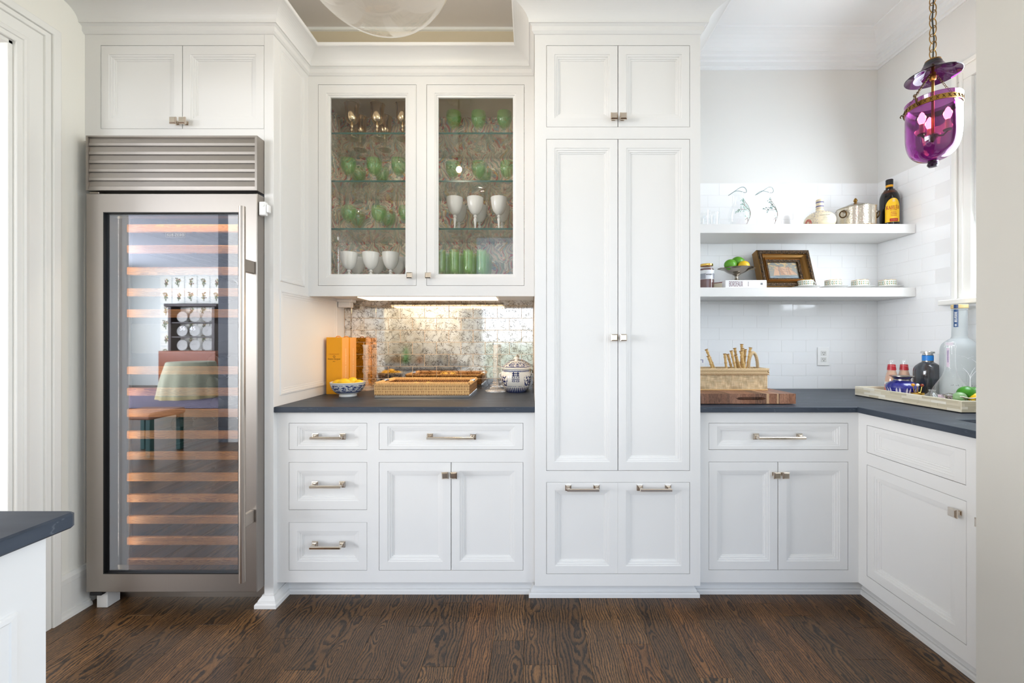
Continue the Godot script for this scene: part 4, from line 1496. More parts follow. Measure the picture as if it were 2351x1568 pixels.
	var white_g := goblet("white_goblet", "", "white goblets in the glazed cabinet", [Vector2(0.004, 0.094), Vector2(0.016, 0.098), Vector2(0.031, 0.115), Vector2(0.041, 0.142), Vector2(0.0455, 0.170), Vector2(0.0468, 0.189), Vector2(0.0455, 0.190), Vector2(0.043, 0.170), Vector2(0.038, 0.143), Vector2(0.028, 0.118), Vector2(0, 0.103)], [Vector2(0.006, 0.008), Vector2(0.004, 0.022), Vector2(0.008, 0.058), Vector2(0.0105, 0.070), Vector2(0.006, 0.078), Vector2(0.011, 0.085), Vector2(0.007, 0.094), Vector2(0, 0.096)], [Vector2(0, 0.0), Vector2(0.040, 0.0), Vector2(0.0405, 0.002), Vector2(0.012, 0.006), Vector2(0.005, 0.010), Vector2(0, 0.01)], M.milk, M.milk)
	var flute_g := goblet("green_flute", "", "tall green glasses at the bottom right", [Vector2(0.0, 0.060), Vector2(0.012, 0.061), Vector2(0.021, 0.072), Vector2(0.0245, 0.092), Vector2(0.026, 0.14), Vector2(0.0282, 0.193), Vector2(0.0272, 0.1935), Vector2(0.0242, 0.14), Vector2(0.0227, 0.094), Vector2(0.018, 0.076), Vector2(0.0, 0.070)], [Vector2(0.0, 0.006), Vector2(0.006, 0.008), Vector2(0.0045, 0.026), Vector2(0.011, 0.036), Vector2(0.013, 0.044), Vector2(0.010, 0.053), Vector2(0.006, 0.060), Vector2(0, 0.061)], [Vector2(0, 0.0), Vector2(0.032, 0.0), Vector2(0.0325, 0.002), Vector2(0.010, 0.005), Vector2(0.004, 0.009), Vector2(0, 0.009)], flute_green, clear)
	var rows := [
		[silver_g, sh[0], 2.28, [808, 866.5, 925], "silver goblet on the top glass shelf at left, front row, ", ["first", "second", "third, door-cut"]],
		[silver_g, sh[0], 2.41, [827, 884], "silver goblet on the top glass shelf at left, back row, ", ["first", "second"]],
		[green_g, sh[1], 2.31, [800, 859.5, 916], "green cut goblet on the middle glass shelf, left door, front row, ", ["first", "second", "third"]],
		[green_g, sh[1], 2.43, [823, 877], "green cut goblet on the middle glass shelf, left door, back row, ", ["first", "second"]],
		[green_g, sh[2], 2.34, [800, 870, 933], "green cut goblet on the lowest glass shelf, left door, front row, ", ["pale first", "dark second", "third, door-cut"]],
		[green_g, sh[2], 2.44, [822, 892], "green cut goblet on the lowest glass shelf, left door, back row, ", ["first", "second"]],
		[white_g, fl, 2.28, [801, 851.5, 897], "white goblet on the cabinet floor, left door, front row, ", ["first", "second", "third"]],
		[white_g, fl, 2.42, [820, 866, 913, 945], "white goblet on the cabinet floor, left door, back row, ", ["first", "second", "third", "fourth, door-cut"]],
		[green_g, sh[0], 2.30, [1042, 1099, 1158], "green cut goblet on the top glass shelf, right door, ", ["first", "second", "third"]],
		[green_g, sh[1], 2.35, [1040, 1099, 1165], "green cut goblet on the middle glass shelf, right door, front row, ", ["first", "second", "third"]],
		[green_g, sh[1], 2.445, [1112], "green cut goblet on the middle glass shelf, right door, ", ["alone behind"]],
		[white_g, sh[2], 2.28, [1044, 1091, 1145.5], "white goblet on the lowest glass shelf, right door, front row, ", ["first", "second", "third"]],
		[white_g, sh[2], 2.42, [1054, 1101, 1153], "white goblet on the lowest glass shelf, right door, back row, ", ["first", "second", "third"]],
		[flute_g, fl, 2.24, [1012, 1043, 1075, 1106], "tall green glass on the cabinet floor, right door, front row, ", ["first", "second", "third", "fourth"]],
		[flute_g, fl, 2.33, [1025, 1055, 1085, 1114], "tall green glass on the cabinet floor, right door, middle row, ", ["first", "second", "third", "fourth"]],
		[flute_g, fl, 2.42, [1033, 1061, 1090, 1119], "tall green glass on the cabinet floor, right door, back row, ", ["first", "second", "third", "fourth"]],
	]
	var placed := {}
	for r in rows:
		var base: float = r[1] + (0.0046 if r[1] != fl else 0.0)
		for i in r[3].size():
			var pos := Vector3((r[3][i] - 1218.0) * r[2] / 930.0, base, -r[2])
			var lab: String = r[4] + r[5][i]
			if not placed.has(r[0]):
				placed[r[0]] = true
				r[0].position = pos
				tag(r[0], lab)
			else:
				copy(r[0], lab, pos, rng.randf_range(-0.5, 0.5) if r[0] != green_g else rng.randf_range(-0.12, 0.12))


# ---------------------------------------------------------------- worktops and island
func build_worktops() -> void:
	var m := MB.new()
	m.prism(PackedVector2Array([Vector2(-1.184, -2.576), Vector2(0.019, -2.576), Vector2(0.019, -1.868), Vector2(-1.184, -1.868)]), 0.888, 0.914, 0.002)
	solo("worktop", m, M.slate, "dark slate worktop in front of the mirror tiles", "worktop")
	m = MB.new()
	m.prism(PackedVector2Array([Vector2(0.784, -2.576), Vector2(2.207, -2.576), Vector2(2.207, -1.301), Vector2(2.10, -1.301), Vector2(2.10, -1.569), Vector2(1.65, -1.569), Vector2(1.65, -1.301), Vector2(1.507, -1.301), Vector2(1.507, -1.868), Vector2(0.784, -1.868)]), 0.888, 0.914, 0.002)
	solo("worktop", m, M.slate, "dark slate worktop turning the corner of the pantry", "worktop")
	m = MB.new()
	m.box(Vector3(1.64, 0.70, -1.575), Vector3(2.11, 0.71, -1.31))
	m.box(Vector3(1.64, 0.71, -1.58), Vector3(2.11, 0.888, -1.571))
	m.box(Vector3(1.636, 0.71, -1.575), Vector3(1.648, 0.888, -1.31))
	m.box(Vector3(2.102, 0.71, -1.575), Vector3(2.112, 0.888, -1.31))
	solo("sink", m, mat(Color(0.10, 0.115, 0.14), 0.4), "dark sunken sink corner at the right edge of the slate", "sink")
	# island in the left foreground
	m = MB.new()
	m.prism(PackedVector2Array([Vector2(-2.1, -0.73), Vector2(-0.830, -0.73), Vector2(-0.820, -0.728), Vector2(-0.816, -0.722), Vector2(-0.816, 0.35), Vector2(-2.1, 0.35)]), 0.886, 0.914, 0.003)
	var it := thing("kitchen_island", "white kitchen island corner with a grey slate top at the left edge", "kitchen island", Vector3.ZERO)
	part(it, "slate_top", m, M.slate)
	var b := part(it, "body", boxmb(Vector3(-2.07, 0.0, -0.70), Vector3(-0.8365, 0.886, 0.32), 0.001), M.white)
	m = MB.new()
	m.rings(0.0, 0.45, 0.14, 0.775, [Vector3(-0.004, -0.004, 0.0), Vector3(-0.002, -0.002, 0.004), Vector3(0.006, 0.006, 0.0045), Vector3(0.008, 0.008, 0.0028), Vector3(0.019, 0.019, 0.0024), Vector3(0.021, 0.021, 0.0006)])
	part(it, "side_panel", m, M.white, Vector3(-0.8362, 0, -0.205)).rotation.y = PI / 2
	foot_moulding(it, [Vector2(-1.2, -0.70), Vector2(-2.0, -0.70)])


# ---------------------------------------------------------------- things on the counter by the mirror
func fruit(rx: float, ry: float, tip: float, seed_: int) -> MB:
	# a citrus lying along x with a nipple at one end
	var m := MB.new()
	var rows := []
	var f := noise(3.0, seed_, 2)
	for i in 17:
		var a := PI * i / 16.0
		var x := -cos(a) * rx
		var r := sin(a) * ry * (1.0 + 0.06 * sin(a))
		if i == 15:
			x += tip * 0.5
		if i == 16:
			x += tip
		if i == 1:
			x -= tip * 0.2
		if i == 0:
			x -= tip * 0.35
		var line := PackedVector3Array()
		for j in 22:
			var b := TAU * j / 22
			var k := 1.0 + 0.02 * f.get_noise_2d(cos(b) * 0.3 + i * 0.07, sin(b) * 0.3)
			line.append(Vector3(x, cos(b) * r * k, sin(b) * r * k))
		rows.append(line)
	m.grid(rows, true, -1.0)
	return m


func place_fruit(called: String, label: String, at: Vector3, size: float, turn: Vector3, m: Material, group: String) -> void:
	var lemon := called == "lemon"
	var o := solo(called, fruit(size * (1.22 if lemon else 1.18), size * 0.95, size * (0.28 if lemon else 0.12), int(at.x * 1000)), m, label, called, at, 0.0, group)
	o.rotation = turn


func candlestick(label: String, at: Vector3) -> void:
	var t := thing("candlestick", label, "candlestick", at, 0.0, "clear candlesticks by the mirror tiles")
	var rm := func(a, _y): return 1.0 / maxf(cos(fposmod(a, TAU / 8.0) - TAU / 16.0), 0.9)
	part(t, "base", lathemb([Vector2(0, 0), Vector2(0.058, 0.0), Vector2(0.060, 0.006), Vector2(0.052, 0.010), Vector2(0.034, 0.016), Vector2(0.030, 0.024), Vector2(0.020, 0.030), Vector2(0, 0.030)], 48, Vector3.ZERO, rm), M.crystal)
	var prof := [Vector2(0, 0.030)]
	for y in [0.034, 0.110, 0.190]:
		prof.append_array([Vector2(0.016, y), Vector2(0.019, y + 0.004), Vector2(0.019, y + 0.008), Vector2(0.0155, y + 0.012), Vector2(0.019, y + 0.016), Vector2(0.019, y + 0.020), Vector2(0.0135, y + 0.024), Vector2(0.0135, y + 0.070)])
	prof.append_array([Vector2(0.0145, 0.262), Vector2(0.018, 0.276), Vector2(0.019, 0.281), Vector2(0.013, 0.281), Vector2(0.012, 0.258), Vector2(0, 0.258)])
	part(t, "column", lathemb(prof, 16), M.crystal)


func build_counter_things() -> void:
	var cy := 0.914
	# two champagne cartons
	for i in 2:
		var z := -2.314 - 0.0905 if i == 0 else -2.4145 - 0.0905
		var t := thing("champagne_carton", ["orange champagne carton standing in front beside the end panel", "orange champagne carton hidden behind the front one, near the mirror tiles"][i], "gift box", Vector3(-1.122, cy, z + 0.045), 0.0, "orange champagne cartons")
		part(t, "carton", boxmb(Vector3(-0.045, 0, -0.045), Vector3(0.045, 0.325, 0.045), 0.0012), M.orange_box)
		part(t, "side_print", boxmb(Vector3(0.045, 0.002, -0.040), Vector3(0.0453, 0.323, 0.043)), M.peach_box, Vector3.ZERO, "pale orange side of the carton")
		var tx := part(t, "side_lettering", text_flat("Veuve Clicquot", 0.016, 0.0004, "Droid Serif", false, 0.17), M.pale_ink, Vector3(0.0455, 0.175, 0.0))
		tx.rotation = Vector3(0, PI / 2, 0)
		tx.rotate_object_local(Vector3.BACK, PI / 2)
		part(t, "lettering", text_flat("Veuve Clicquot", 0.0125, 0.0004, "Droid Serif", false, 0.072), M.ink, Vector3(0, 0.200, 0.0452))
		part(t, "small_lettering", text_flat("BRUT", 0.0035, 0.0004, "Droid Sans", false, 0.014), M.ink, Vector3(0, 0.187, 0.0452))
		part(t, "arched_lettering", text_flat("CHAMPAGNE", 0.005, 0.0003, "Droid Serif", false, 0.058), mat(Color(0.80, 0.47, 0.02), 0.5), Vector3(0, 0.229, 0.0452))
		part(t, "foot_lettering", text_flat("REIMS  FRANCE", 0.003, 0.0003, "Droid Sans", false, 0.044), mat(Color(0.66, 0.38, 0.02), 0.5), Vector3(0, 0.022, 0.0452))
		var em := MB.new()
		em.tube([Vector3(-0.006, 0.212, 0.0452), Vector3(-0.006, 0.217, 0.0452), Vector3(0, 0.222, 0.0452), Vector3(0.006, 0.217, 0.0452), Vector3(0.006, 0.212, 0.0452), Vector3(0, 0.209, 0.0452)], 0.0007, 6, true)
		em.tube([Vector3(0, 0.210, 0.0452), Vector3(0, 0.220, 0.0452)], 0.0007, 6)
		part(t, "anchor_emblem", em, M.ink)
		part(t, "top_ribbon", tubemb([Vector3(-0.012, 0.325, 0.0), Vector3(-0.004, 0.331, 0.002), Vector3(0.008, 0.332, 0.0), Vector3(0.016, 0.325, -0.002)], 0.003, 8), M.peach_box)
	# china bowl of lemons
	var bx := -1.008
	var bz := -2.238
	var t := thing("china_bowl", "blue and white china bowl holding lemons in front of the orange carton", "bowl", Vector3(bx, cy, bz))
	part(t, "bowl", lathemb([Vector2(0.040, 0.012), Vector2(0.060, 0.020), Vector2(0.078, 0.038), Vector2(0.088, 0.060), Vector2(0.0925, 0.0785), Vector2(0.0915, 0.0795), Vector2(0.089, 0.076), Vector2(0.074, 0.040), Vector2(0.050, 0.022), Vector2(0, 0.018)], 64), M.bowl_china)
	part(t, "foot_ring", lathemb([Vector2(0, 0.0), Vector2(0.045, 0.0), Vector2(0.046, 0.004), Vector2(0.042, 0.016), Vector2(0, 0.016)], 48), M.porcelain)
	var lem := [[-0.045, 0.066, 0.022, 0.027, 0.4], [-0.008, 0.070, 0.030, 0.030, 0.1], [0.016, 0.074, -0.018, 0.029, 1.9], [0.055, 0.064, -0.012, 0.026, 2.6], [-0.030, 0.062, -0.040, 0.027, 1.2]]
	var says := ["lemon in the china bowl, leftmost", "lemon in the china bowl, large and in front", "lemon in the china bowl, highest of the heap", "lemon in the china bowl, rightmost", "lemon in the china bowl, at the back"]
	for i in lem.size():
		var l: Array = lem[i]
		place_fruit("lemon", says[i], Vector3(bx + l[0], cy + l[1], bz + l[2]), l[3], Vector3(0.1, l[4], 0.15), M.lemon, "lemons in the china bowl")
	candlestick("clear turned candlestick behind the bowl of lemons", Vector3(-1.021, cy, -2.507))
	candlestick("clear turned candlestick between the wicker tray and the lidded jar", Vector3(-0.211, cy, -2.44))
	# wicker tray
	var tx0 := -0.832
	var tx1 := -0.3246
	var tz0 := -2.46
	var tz1 := -2.156
	t = thing("wicker_tray", "large rectangular wicker tray on a chrome base under the mirror tiles", "tray", Vector3((tx0 + tx1) / 2, cy, (tz0 + tz1) / 2))
	var hx := (tx1 - tx0) / 2
	var hz := (tz1 - tz0) / 2
	var m := MB.new()
	m.box(Vector3(-hx, 0.0, -hz), Vector3(hx, 0.016, hz), 0.002)
	part(t, "chrome_base", m, M.chrome)
	for s in [[-hx, hx, hz - 0.012, hz], [-hx, hx, -hz, -hz + 0.012], [-hx, -hx + 0.012, -hz + 0.012, hz - 0.012], [hx - 0.012, hx, -hz + 0.012, hz - 0.012]]:
		part(t, "woven_side", boxmb(Vector3(s[0], 0.016, s[2]), Vector3(s[1], 0.074, s[3]), 0.002), M.rattan)
	part(t, "woven_floor", boxmb(Vector3(-hx + 0.01, 0.016, -hz + 0.01), Vector3(hx - 0.01, 0.020, hz - 0.01)), M.rattan)
	# the rim: short wraps of cane side by side
	m = MB.new()
	var loop := [Vector3(-hx + 0.006, 0, hz - 0.006), Vector3(hx - 0.006, 0, hz - 0.006), Vector3(hx - 0.006, 0, -hz + 0.006), Vector3(-hx + 0.006, 0, -hz + 0.006)]
	for e in 4:
		var a: Vector3 = loop[e]
		var b: Vector3 = loop[(e + 1) % 4]
		var n := int((b - a).length() / 0.0075)
		var d := (b - a) / n
		var o := Vector3(d.z, 0, -d.x).normalized()
		for i in n:
			var c := a + d * (i + 0.5)
			m.tube([c - o * 0.009 + Vector3(0, 0.070, 0), c - o * 0.006 + Vector3(0, 0.079, 0) + d * 0.15, c + Vector3(0, 0.082, 0) + d * 0.25, c + o * 0.006 + Vector3(0, 0.079, 0) + d * 0.35, c + o * 0.009 + Vector3(0, 0.070, 0) + d * 0.5], d.length() * 0.5, 5)
	var rim := part(t, "wrapped_rim", m, M.cane)
	# upright stakes over the front and the right side
	m = MB.new()
	for i in 58:
		var x := lerpf(-hx + 0.004, hx - 0.004, i / 57.0)
		m.box(Vector3(x - 0.0021, 0.017, hz - 0.001), Vector3(x + 0.0021, 0.072, hz + 0.0016), 0.0012)
	for r in 4:
		m.box(Vector3(-hx, 0.024 + 0.014 * r, hz - 0.001), Vector3(hx, 0.0285 + 0.014 * r, hz + 0.0006), 0.001)
	part(t, "woven_front", m, M.cane)
	for s in [-1.0, 1.0]:
		m = MB.new()
		m.box(Vector3(s * (hx - 0.006) - 0.0105, 0.070, -0.035), Vector3(s * (hx - 0.006) + 0.0105, 0.0855, 0.035), 0.003)
		part(t, "chrome_clip", m, M.chrome)
	var l2 := [[-0.6278, -2.215], [-0.561, -2.225]]
	for i in 2:
		place_fruit("lemon", ["lemon lying in the wicker tray, left one", "lemon lying in the wicker tray, right one"][i], Vector3(l2[i][0], cy + 0.020 + 0.030, l2[i][1]), 0.030, Vector3(0, 0.4 + i, 0.1), mat(Color(0.90, 0.76, 0.34), 0.5), "lemons in the wicker tray")
	# lidded jar
	t = thing("ginger_jar", "blue and white lidded china jar with a double square motif", "jar", Vector3(-0.086, cy, -2.435))
	part(t, "body", lathemb([Vector2(0, 0), Vector2(0.058, 0.0), Vector2(0.062, 0.004), Vector2(0.080, 0.034), Vector2(0.090, 0.066), Vector2(0.0915, 0.090), Vector2(0.088, 0.112), Vector2(0.081, 0.126), Vector2(0.081, 0.136), Vector2(0.084, 0.140), Vector2(0, 0.140)], 72), M.jar_china)
	part(t, "lid", lathemb([Vector2(0.0, 0.140), Vector2(0.090, 0.140), Vector2(0.092, 0.143), Vector2(0.084, 0.150), Vector2(0.066, 0.164), Vector2(0.042, 0.178), Vector2(0.016, 0.185), Vector2(0.0, 0.186)], 64), M.bowl_china)
	part(t, "lid_knob", lathemb([Vector2(0.010, 0.184), Vector2(0.008, 0.190), Vector2(0.014, 0.197), Vector2(0.013, 0.205), Vector2(0.005, 0.210), Vector2(0, 0.211)], 20), M.porcelain)
	for s in [-1.0, 1.0]:
		part(t, "ear", tubemb([Vector3(s * 0.085, 0.112, 0), Vector3(s * 0.098, 0.108, 0), Vector3(s * 0.100, 0.092, 0), Vector3(s * 0.092, 0.080, 0)], 0.005, 8), M.porcelain)
	# the motif: bars painted on the front
	m = MB.new()
	var bars := [[-0.021, 0.021, 0.112, 0.117], [-0.016, -0.010, 0.100, 0.124], [0.010, 0.016, 0.100, 0.124], [-0.021, 0.021, 0.102, 0.106], [-0.023, 0.023, 0.080, 0.084]]
	for c in [-0.012, 0.012]:
		for y in [0.088, 0.066]:
			bars.append_array([[c - 0.009, c + 0.009, y, y + 0.003], [c - 0.009, c + 0.009, y + 0.008, y + 0.011], [c - 0.009, c - 0.006, y, y + 0.011], [c + 0.006, c + 0.009, y, y + 0.011]])
	for b in bars:
		var yy: float = (b[2] + b[3]) / 2
		var r := 0.0920 if yy > 0.075 else 0.0912
		if yy > 0.105:
			r = 0.0905
		var n := 4
		for i in n:
			var a0 := asin(lerpf(b[0], b[1], float(i) / n) / r)
			var a1 := asin(lerpf(b[0], b[1], float(i + 1) / n) / r)
			m.quad(Vector3(sin(a0) * r, b[2], cos(a0) * r), Vector3(sin(a1) * r, b[2], cos(a1) * r), Vector3(sin(a1) * r, b[3], cos(a1) * r), Vector3(sin(a0) * r, b[3], cos(a0) * r), Vector3(sin(a0), 0, cos(a0)))
	part(t, "painted_motif", m, M.cobalt)


# ---------------------------------------------------------------- pantry shelves
func painted_tree(r_of: Callable, seed_: int) -> Array:
	# twigs and leaves painted on a carafe: [brown mesh, green mesh]
	var rr := RandomNumberGenerator.new()
	rr.seed = seed_
	var br := MB.new()
	var lf := MB.new()
	var on := func(a: float, y: float) -> Vector3:
		var r: float = r_of.call(y) + 0.0012
		return Vector3(sin(a) * r, y, cos(a) * r)
	var stems := [[[0.35, 0.004], [0.55, 0.04], [0.75, 0.07], [0.70, 0.10], [0.45, 0.115], [0.15, 0.13], [-0.1, 0.15]], [[0.75, 0.07], [1.0, 0.10], [0.95, 0.14], [0.6, 0.17]], [[0.45, 0.115], [0.1, 0.105], [-0.35, 0.11], [-0.6, 0.10]], [[0.15, 0.13], [0.2, 0.155], [0.35, 0.18]], [[0.55, 0.04], [0.35, 0.06], [0.15, 0.045]], [[0.95, 0.14], [1.2, 0.12]]]
	for s in stems:
		var path := []
		for i in s.size() - 1:
			for k in 4:
				var q := k / 4.0
				path.append(on.call(lerpf(s[i][0], s[i + 1][0], q), lerpf(s[i][1], s[i + 1][1], q)))
		path.append(on.call(s[-1][0], s[-1][1]))
		br.tube(path, 0.0010, 5)
		for i in range(2, path.size()):
			for k in (3 if s != stems[4] else 1):
				var a := atan2(path[i].x, path[i].z) + rr.randf_range(-0.28, 0.28)
				var y: float = path[i].y + rr.randf_range(-0.014, 0.018)
				if y < 0.06:
					continue
				var c: Vector3 = on.call(a, y)
				var o := Vector3(sin(a), 0, cos(a))
				var e := Vector3(cos(a), 0, -sin(a)).rotated(o, rr.randf_range(0, TAU))
				var f := o.cross(e)
				var L := rr.randf_range(0.0034, 0.0058)
				lf.tri(c - e * L, c + f * L * 0.45, c + e * L, o, o, o)
				lf.tri(c - e * L, c - f * L * 0.45, c + e * L, o, o, o)
	return [br, lf]


func cup_and_saucer(i: int, at: Vector3, master: Array) -> void:
	var nth: String = ["first", "second", "third", "fourth"][i]
	var cl: String = "white cup with a leaf border and gold rim, %s from the framed painting" % nth
	var slab: String = "white saucer under the %s cup from the framed painting" % nth
	if master.is_empty():
		var s := thing("saucer", slab, "saucer", at, 0.0, "saucers on the lower shelf")
		part(s, "dish", lathemb([Vector2(0, 0), Vector2(0.036, 0.0), Vector2(0.040, 0.003), Vector2(0.070, 0.013), Vector2(0.0715, 0.0145), Vector2(0.069, 0.0145), Vector2(0.040, 0.006), Vector2(0, 0.005)], 48), M.porcelain)
		var c := thing("teacup", cl, "cup", at + Vector3(0, 0.0055, 0), 0.0, "cups on the lower shelf")
		part(c, "cup", lathemb([Vector2(0, 0), Vector2(0.036, 0.0), Vector2(0.0385, 0.004), Vector2(0.040, 0.016), Vector2(0.0410, 0.046), Vector2(0.0400, 0.0465), Vector2(0.0385, 0.044), Vector2(0.037, 0.008), Vector2(0, 0.005)], 48), M.porcelain)
		part(c, "handle", tubemb([Vector3(0.038, 0.038, 0), Vector3(0.050, 0.040, 0), Vector3(0.057, 0.033, 0), Vector3(0.056, 0.022, 0), Vector3(0.048, 0.012, 0), Vector3(0.038, 0.010, 0)], 0.0028, 8), M.porcelain)
		part(c, "gold_band", lathemb([Vector2(0.0391, 0.0045), Vector2(0.0405, 0.0125), Vector2(0.0402, 0.0128)], 48), M.gold)
		part(c, "gold_rim", lathemb([Vector2(0.0413, 0.0448), Vector2(0.0415, 0.0468), Vector2(0.0398, 0.0470)], 48), M.gold)
		var g := MB.new()
		var o := MB.new()
		for k in 26:
			var a := TAU * k / 26
			var mm: MB = g if k % 2 else o
			for v in [0.0225, 0.0345]:
				var r := 0.0413
				var cen := Vector3(sin(a) * r, v, cos(a) * r)
				var e := Vector3(cos(a), 0, -sin(a))
				var ou := Vector3(sin(a), 0, cos(a))
				var tilt := 0.5 if v > 0.03 else -0.5
				var up := Vector3(0, 1, 0) + e * tilt * 0.8
				mm.tri(cen - up * 0.0055, cen + e * 0.0030, cen + up * 0.0055, ou, ou, ou)
				mm.tri(cen - up * 0.0055, cen - e * 0.0030, cen + up * 0.0055, ou, ou, ou)
		part(c, "leaf_border", g, mat(Color(0.40, 0.56, 0.36), 0.4), Vector3.ZERO, "green painted leaves")
		part(c, "gold_leaf_border", o, mat(Color(0.70, 0.62, 0.34), 0.4), Vector3.ZERO, "gold painted leaves")
		master.append_array([s, c])
	else:
		copy(master[0], slab, at)
		copy(master[1], cl, at + Vector3(0, 0.0055, 0))


func build_shelves() -> void:
	var up := 1.888
	var lo := 1.5245
	solo("floating_shelf", boxmb(Vector3(0.785, up - 0.052, -2.574), Vector3(2.205, up, -2.319), 0.0015), M.white, "upper thick white floating shelf on the tiled wall", "shelf")
	solo("floating_shelf", boxmb(Vector3(0.785, lo - 0.053, -2.574), Vector3(2.205, lo, -2.319), 0.0015), M.white, "lower thick white floating shelf holding cups and a painting", "shelf")
	# two plain tumblers behind the edge of the tall cabinet
	var tum: Node3D = null
	for i in 3:
		var at := Vector3([1.0922, 1.0219, 1.0914][i], up, [-2.43, -2.40, -2.50][i])
		var lab: String = ["clear tumbler on the upper shelf, nearest the painted carafes", "clear tumbler on the upper shelf, half hidden by the tall cabinet", "clear tumbler on the upper shelf, behind the other two"][i]
		if tum == null:
			tum = thing("tumbler", lab, "tumbler", at, 0.0, "tumblers on the upper shelf")
			part(tum, "wall", lathemb([Vector2(0.036, 0.006), Vector2(0.040, 0.095), Vector2(0.0385, 0.0955), Vector2(0.0345, 0.008)], 40), M.clear)
			part(tum, "base", lathemb([Vector2(0, 0), Vector2(0.034, 0.0), Vector2(0.036, 0.004), Vector2(0.034, 0.010), Vector2(0, 0.010)], 40), M.clear)
		else:
			copy(tum, lab, at)
	# two carafes with pinched lips and a painted tree
	var prof := [Vector2(0.034, 0.0), Vector2(0.050, 0.030), Vector2(0.061, 0.072), Vector2(0.060, 0.100), Vector2(0.048, 0.138), Vector2(0.031, 0.168), Vector2(0.0265, 0.190), Vector2(0.0275, 0.212)]
	var r_of := func(y: float) -> float:
		for i in prof.size() - 1:
			if y <= prof[i + 1].y:
				return lerpf(prof[i].x, prof[i + 1].x, clampf((y - prof[i].y) / (prof[i + 1].y - prof[i].y), 0, 1))
		return prof[-1].x
	for c in 2:
		var t := thing("carafe", ["clear glass carafe painted with pale green leaves, beside the tumblers", "clear glass carafe painted with dark green leaves, beside the round bottle"][c], "carafe", Vector3([1.2619, 1.4226][c], up, -2.45), [0.0, 0.12][c], "painted carafes on the upper shelf")
		var rows := []
		var smooth := []
		for i in 34:
			var y := 0.212 * i / 33.0
			smooth.append([y, (r_of.call(y - 0.006) + r_of.call(y) + r_of.call(y + 0.006)) / 3.0])
		for s in smooth:
			var line := PackedVector3Array()
			for j in 48:
				var a := TAU * j / 48
				line.append(Vector3(sin(a) * s[1], s[0], cos(a) * s[1]))
			rows.append(line)
		# the lip: flares, drawn out to the left and folded up at the back
		for k in 7:
			var q := (k + 1) / 7.0
			var line := PackedVector3Array()
			for j in 48:
				var a := TAU * j / 48
				var spout := pow(maxf(0.0, cos(a + PI / 2)), 3.0)
				var r := 0.0275 + q * q * (0.012 + 0.022 * spout)
				var y := 0.212 + q * (0.022 + 0.012 * cos(2.0 * (a + PI / 2)) * -1.0 * q) - 0.010 * q * q * spout + 0.010 * q * pow(maxf(0.0, cos(a - 2.3)), 2.0)
				line.append(Vector3(sin(a) * r, y, cos(a) * r))
			rows.append(line)
		var m := MB.new()
		m.grid(rows, true, -1.0)
		part(t, "glass_body", m, M.clear)
		part(t, "glass_base", lathemb([Vector2(0, 0), Vector2(0.034, 0.0), Vector2(0.036, 0.005), Vector2(0, 0.006)], 36), M.clear)
		var lip: Array = Array(rows[-1])
		part(t, "lip", tubemb(lip, 0.0017, 6, true), mat(Color(0.50, 0.60, 0.60), 0.1))
		var painted := painted_tree(r_of, 5 + c)
		part(t, "painted_branches", painted[0], M.ink_brown)
		part(t, "painted_leaves", painted[1], mat([Color(0.52, 0.70, 0.63), Color(0.20, 0.40, 0.36)][c], 0.5))
	# round ceramic bottle
	var t := thing("ceramic_bottle", "round cream ceramic bottle with blue rings and a red flower", "bottle", Vector3(1.7278, up, -2.42))
	var cream := mat(Color(0.90, 0.84, 0.72), 0.3)
	part(t, "body", lathemb([Vector2(0, 0), Vector2(0.060, 0.0), Vector2(0.074, 0.018), Vector2(0.080, 0.038), Vector2(0.078, 0.058), Vector2(0.066, 0.078), Vector2(0.046, 0.092), Vector2(0.028, 0.100), Vector2(0.0205, 0.106), Vector2(0.0195, 0.118), Vector2(0.0195, 0.160), Vector2(0, 0.160)], 56), cream)
	part(t, "cork_top", lathemb([Vector2(0.0200, 0.160), Vector2(0.0205, 0.164), Vector2(0.0195, 0.172), Vector2(0.012, 0.176), Vector2(0, 0.177)], 36), cream)
	for y in [0.131, 0.155]:
		part(t, "blue_ring", lathemb([Vector2(0.0198, y - 0.0025), Vector2(0.0200, y), Vector2(0.0198, y + 0.0025)], 36), M.ink_blue)
	for y in [0.1195, 0.161]:
		part(t, "thin_ring", lathemb([Vector2(0.0199, y - 0.0007), Vector2(0.0204, y), Vector2(0.0199, y + 0.0007)], 36), M.ink_black)
	var fm := MB.new()
	var br := func(y: float) -> float:
		var pr := [[0.0, 0.060], [0.018, 0.074], [0.038, 0.080], [0.058, 0.078], [0.078, 0.066], [0.092, 0.046], [0.1, 0.028]]
		for i in 6:
			if y <= pr[i + 1][0]:
				return lerpf(pr[i][1], pr[i + 1][1], (y - pr[i][0]) / (pr[i + 1][0] - pr[i][0])) + 0.0012
		return 0.028
	for k in 13:
		var an := TAU * k / 13
		var p := []
		for q in [0.007, 0.022]:
			for sgn in [-1.0, 1.0]:
				var dd: float = an + sgn * (0.22 if q > 0.01 else 0.12)
				var aa: float = -1.42 + cos(dd) * q / 0.078
				var yy: float = clampf(0.030 + sin(dd) * q, 0.002, 0.09)
				var r: float = br.call(yy)
				p.append(Vector3(sin(aa) * r, yy, cos(aa) * r))
		var nn := Vector3(p[0].x, 0, p[0].z).normalized()
		fm.quad(p[0], p[2], p[3], p[1], nn)
	part(t, "painted_flower", fm, mat(Color(0.74, 0.24, 0.20), 0.4))
	var dots := MB.new()
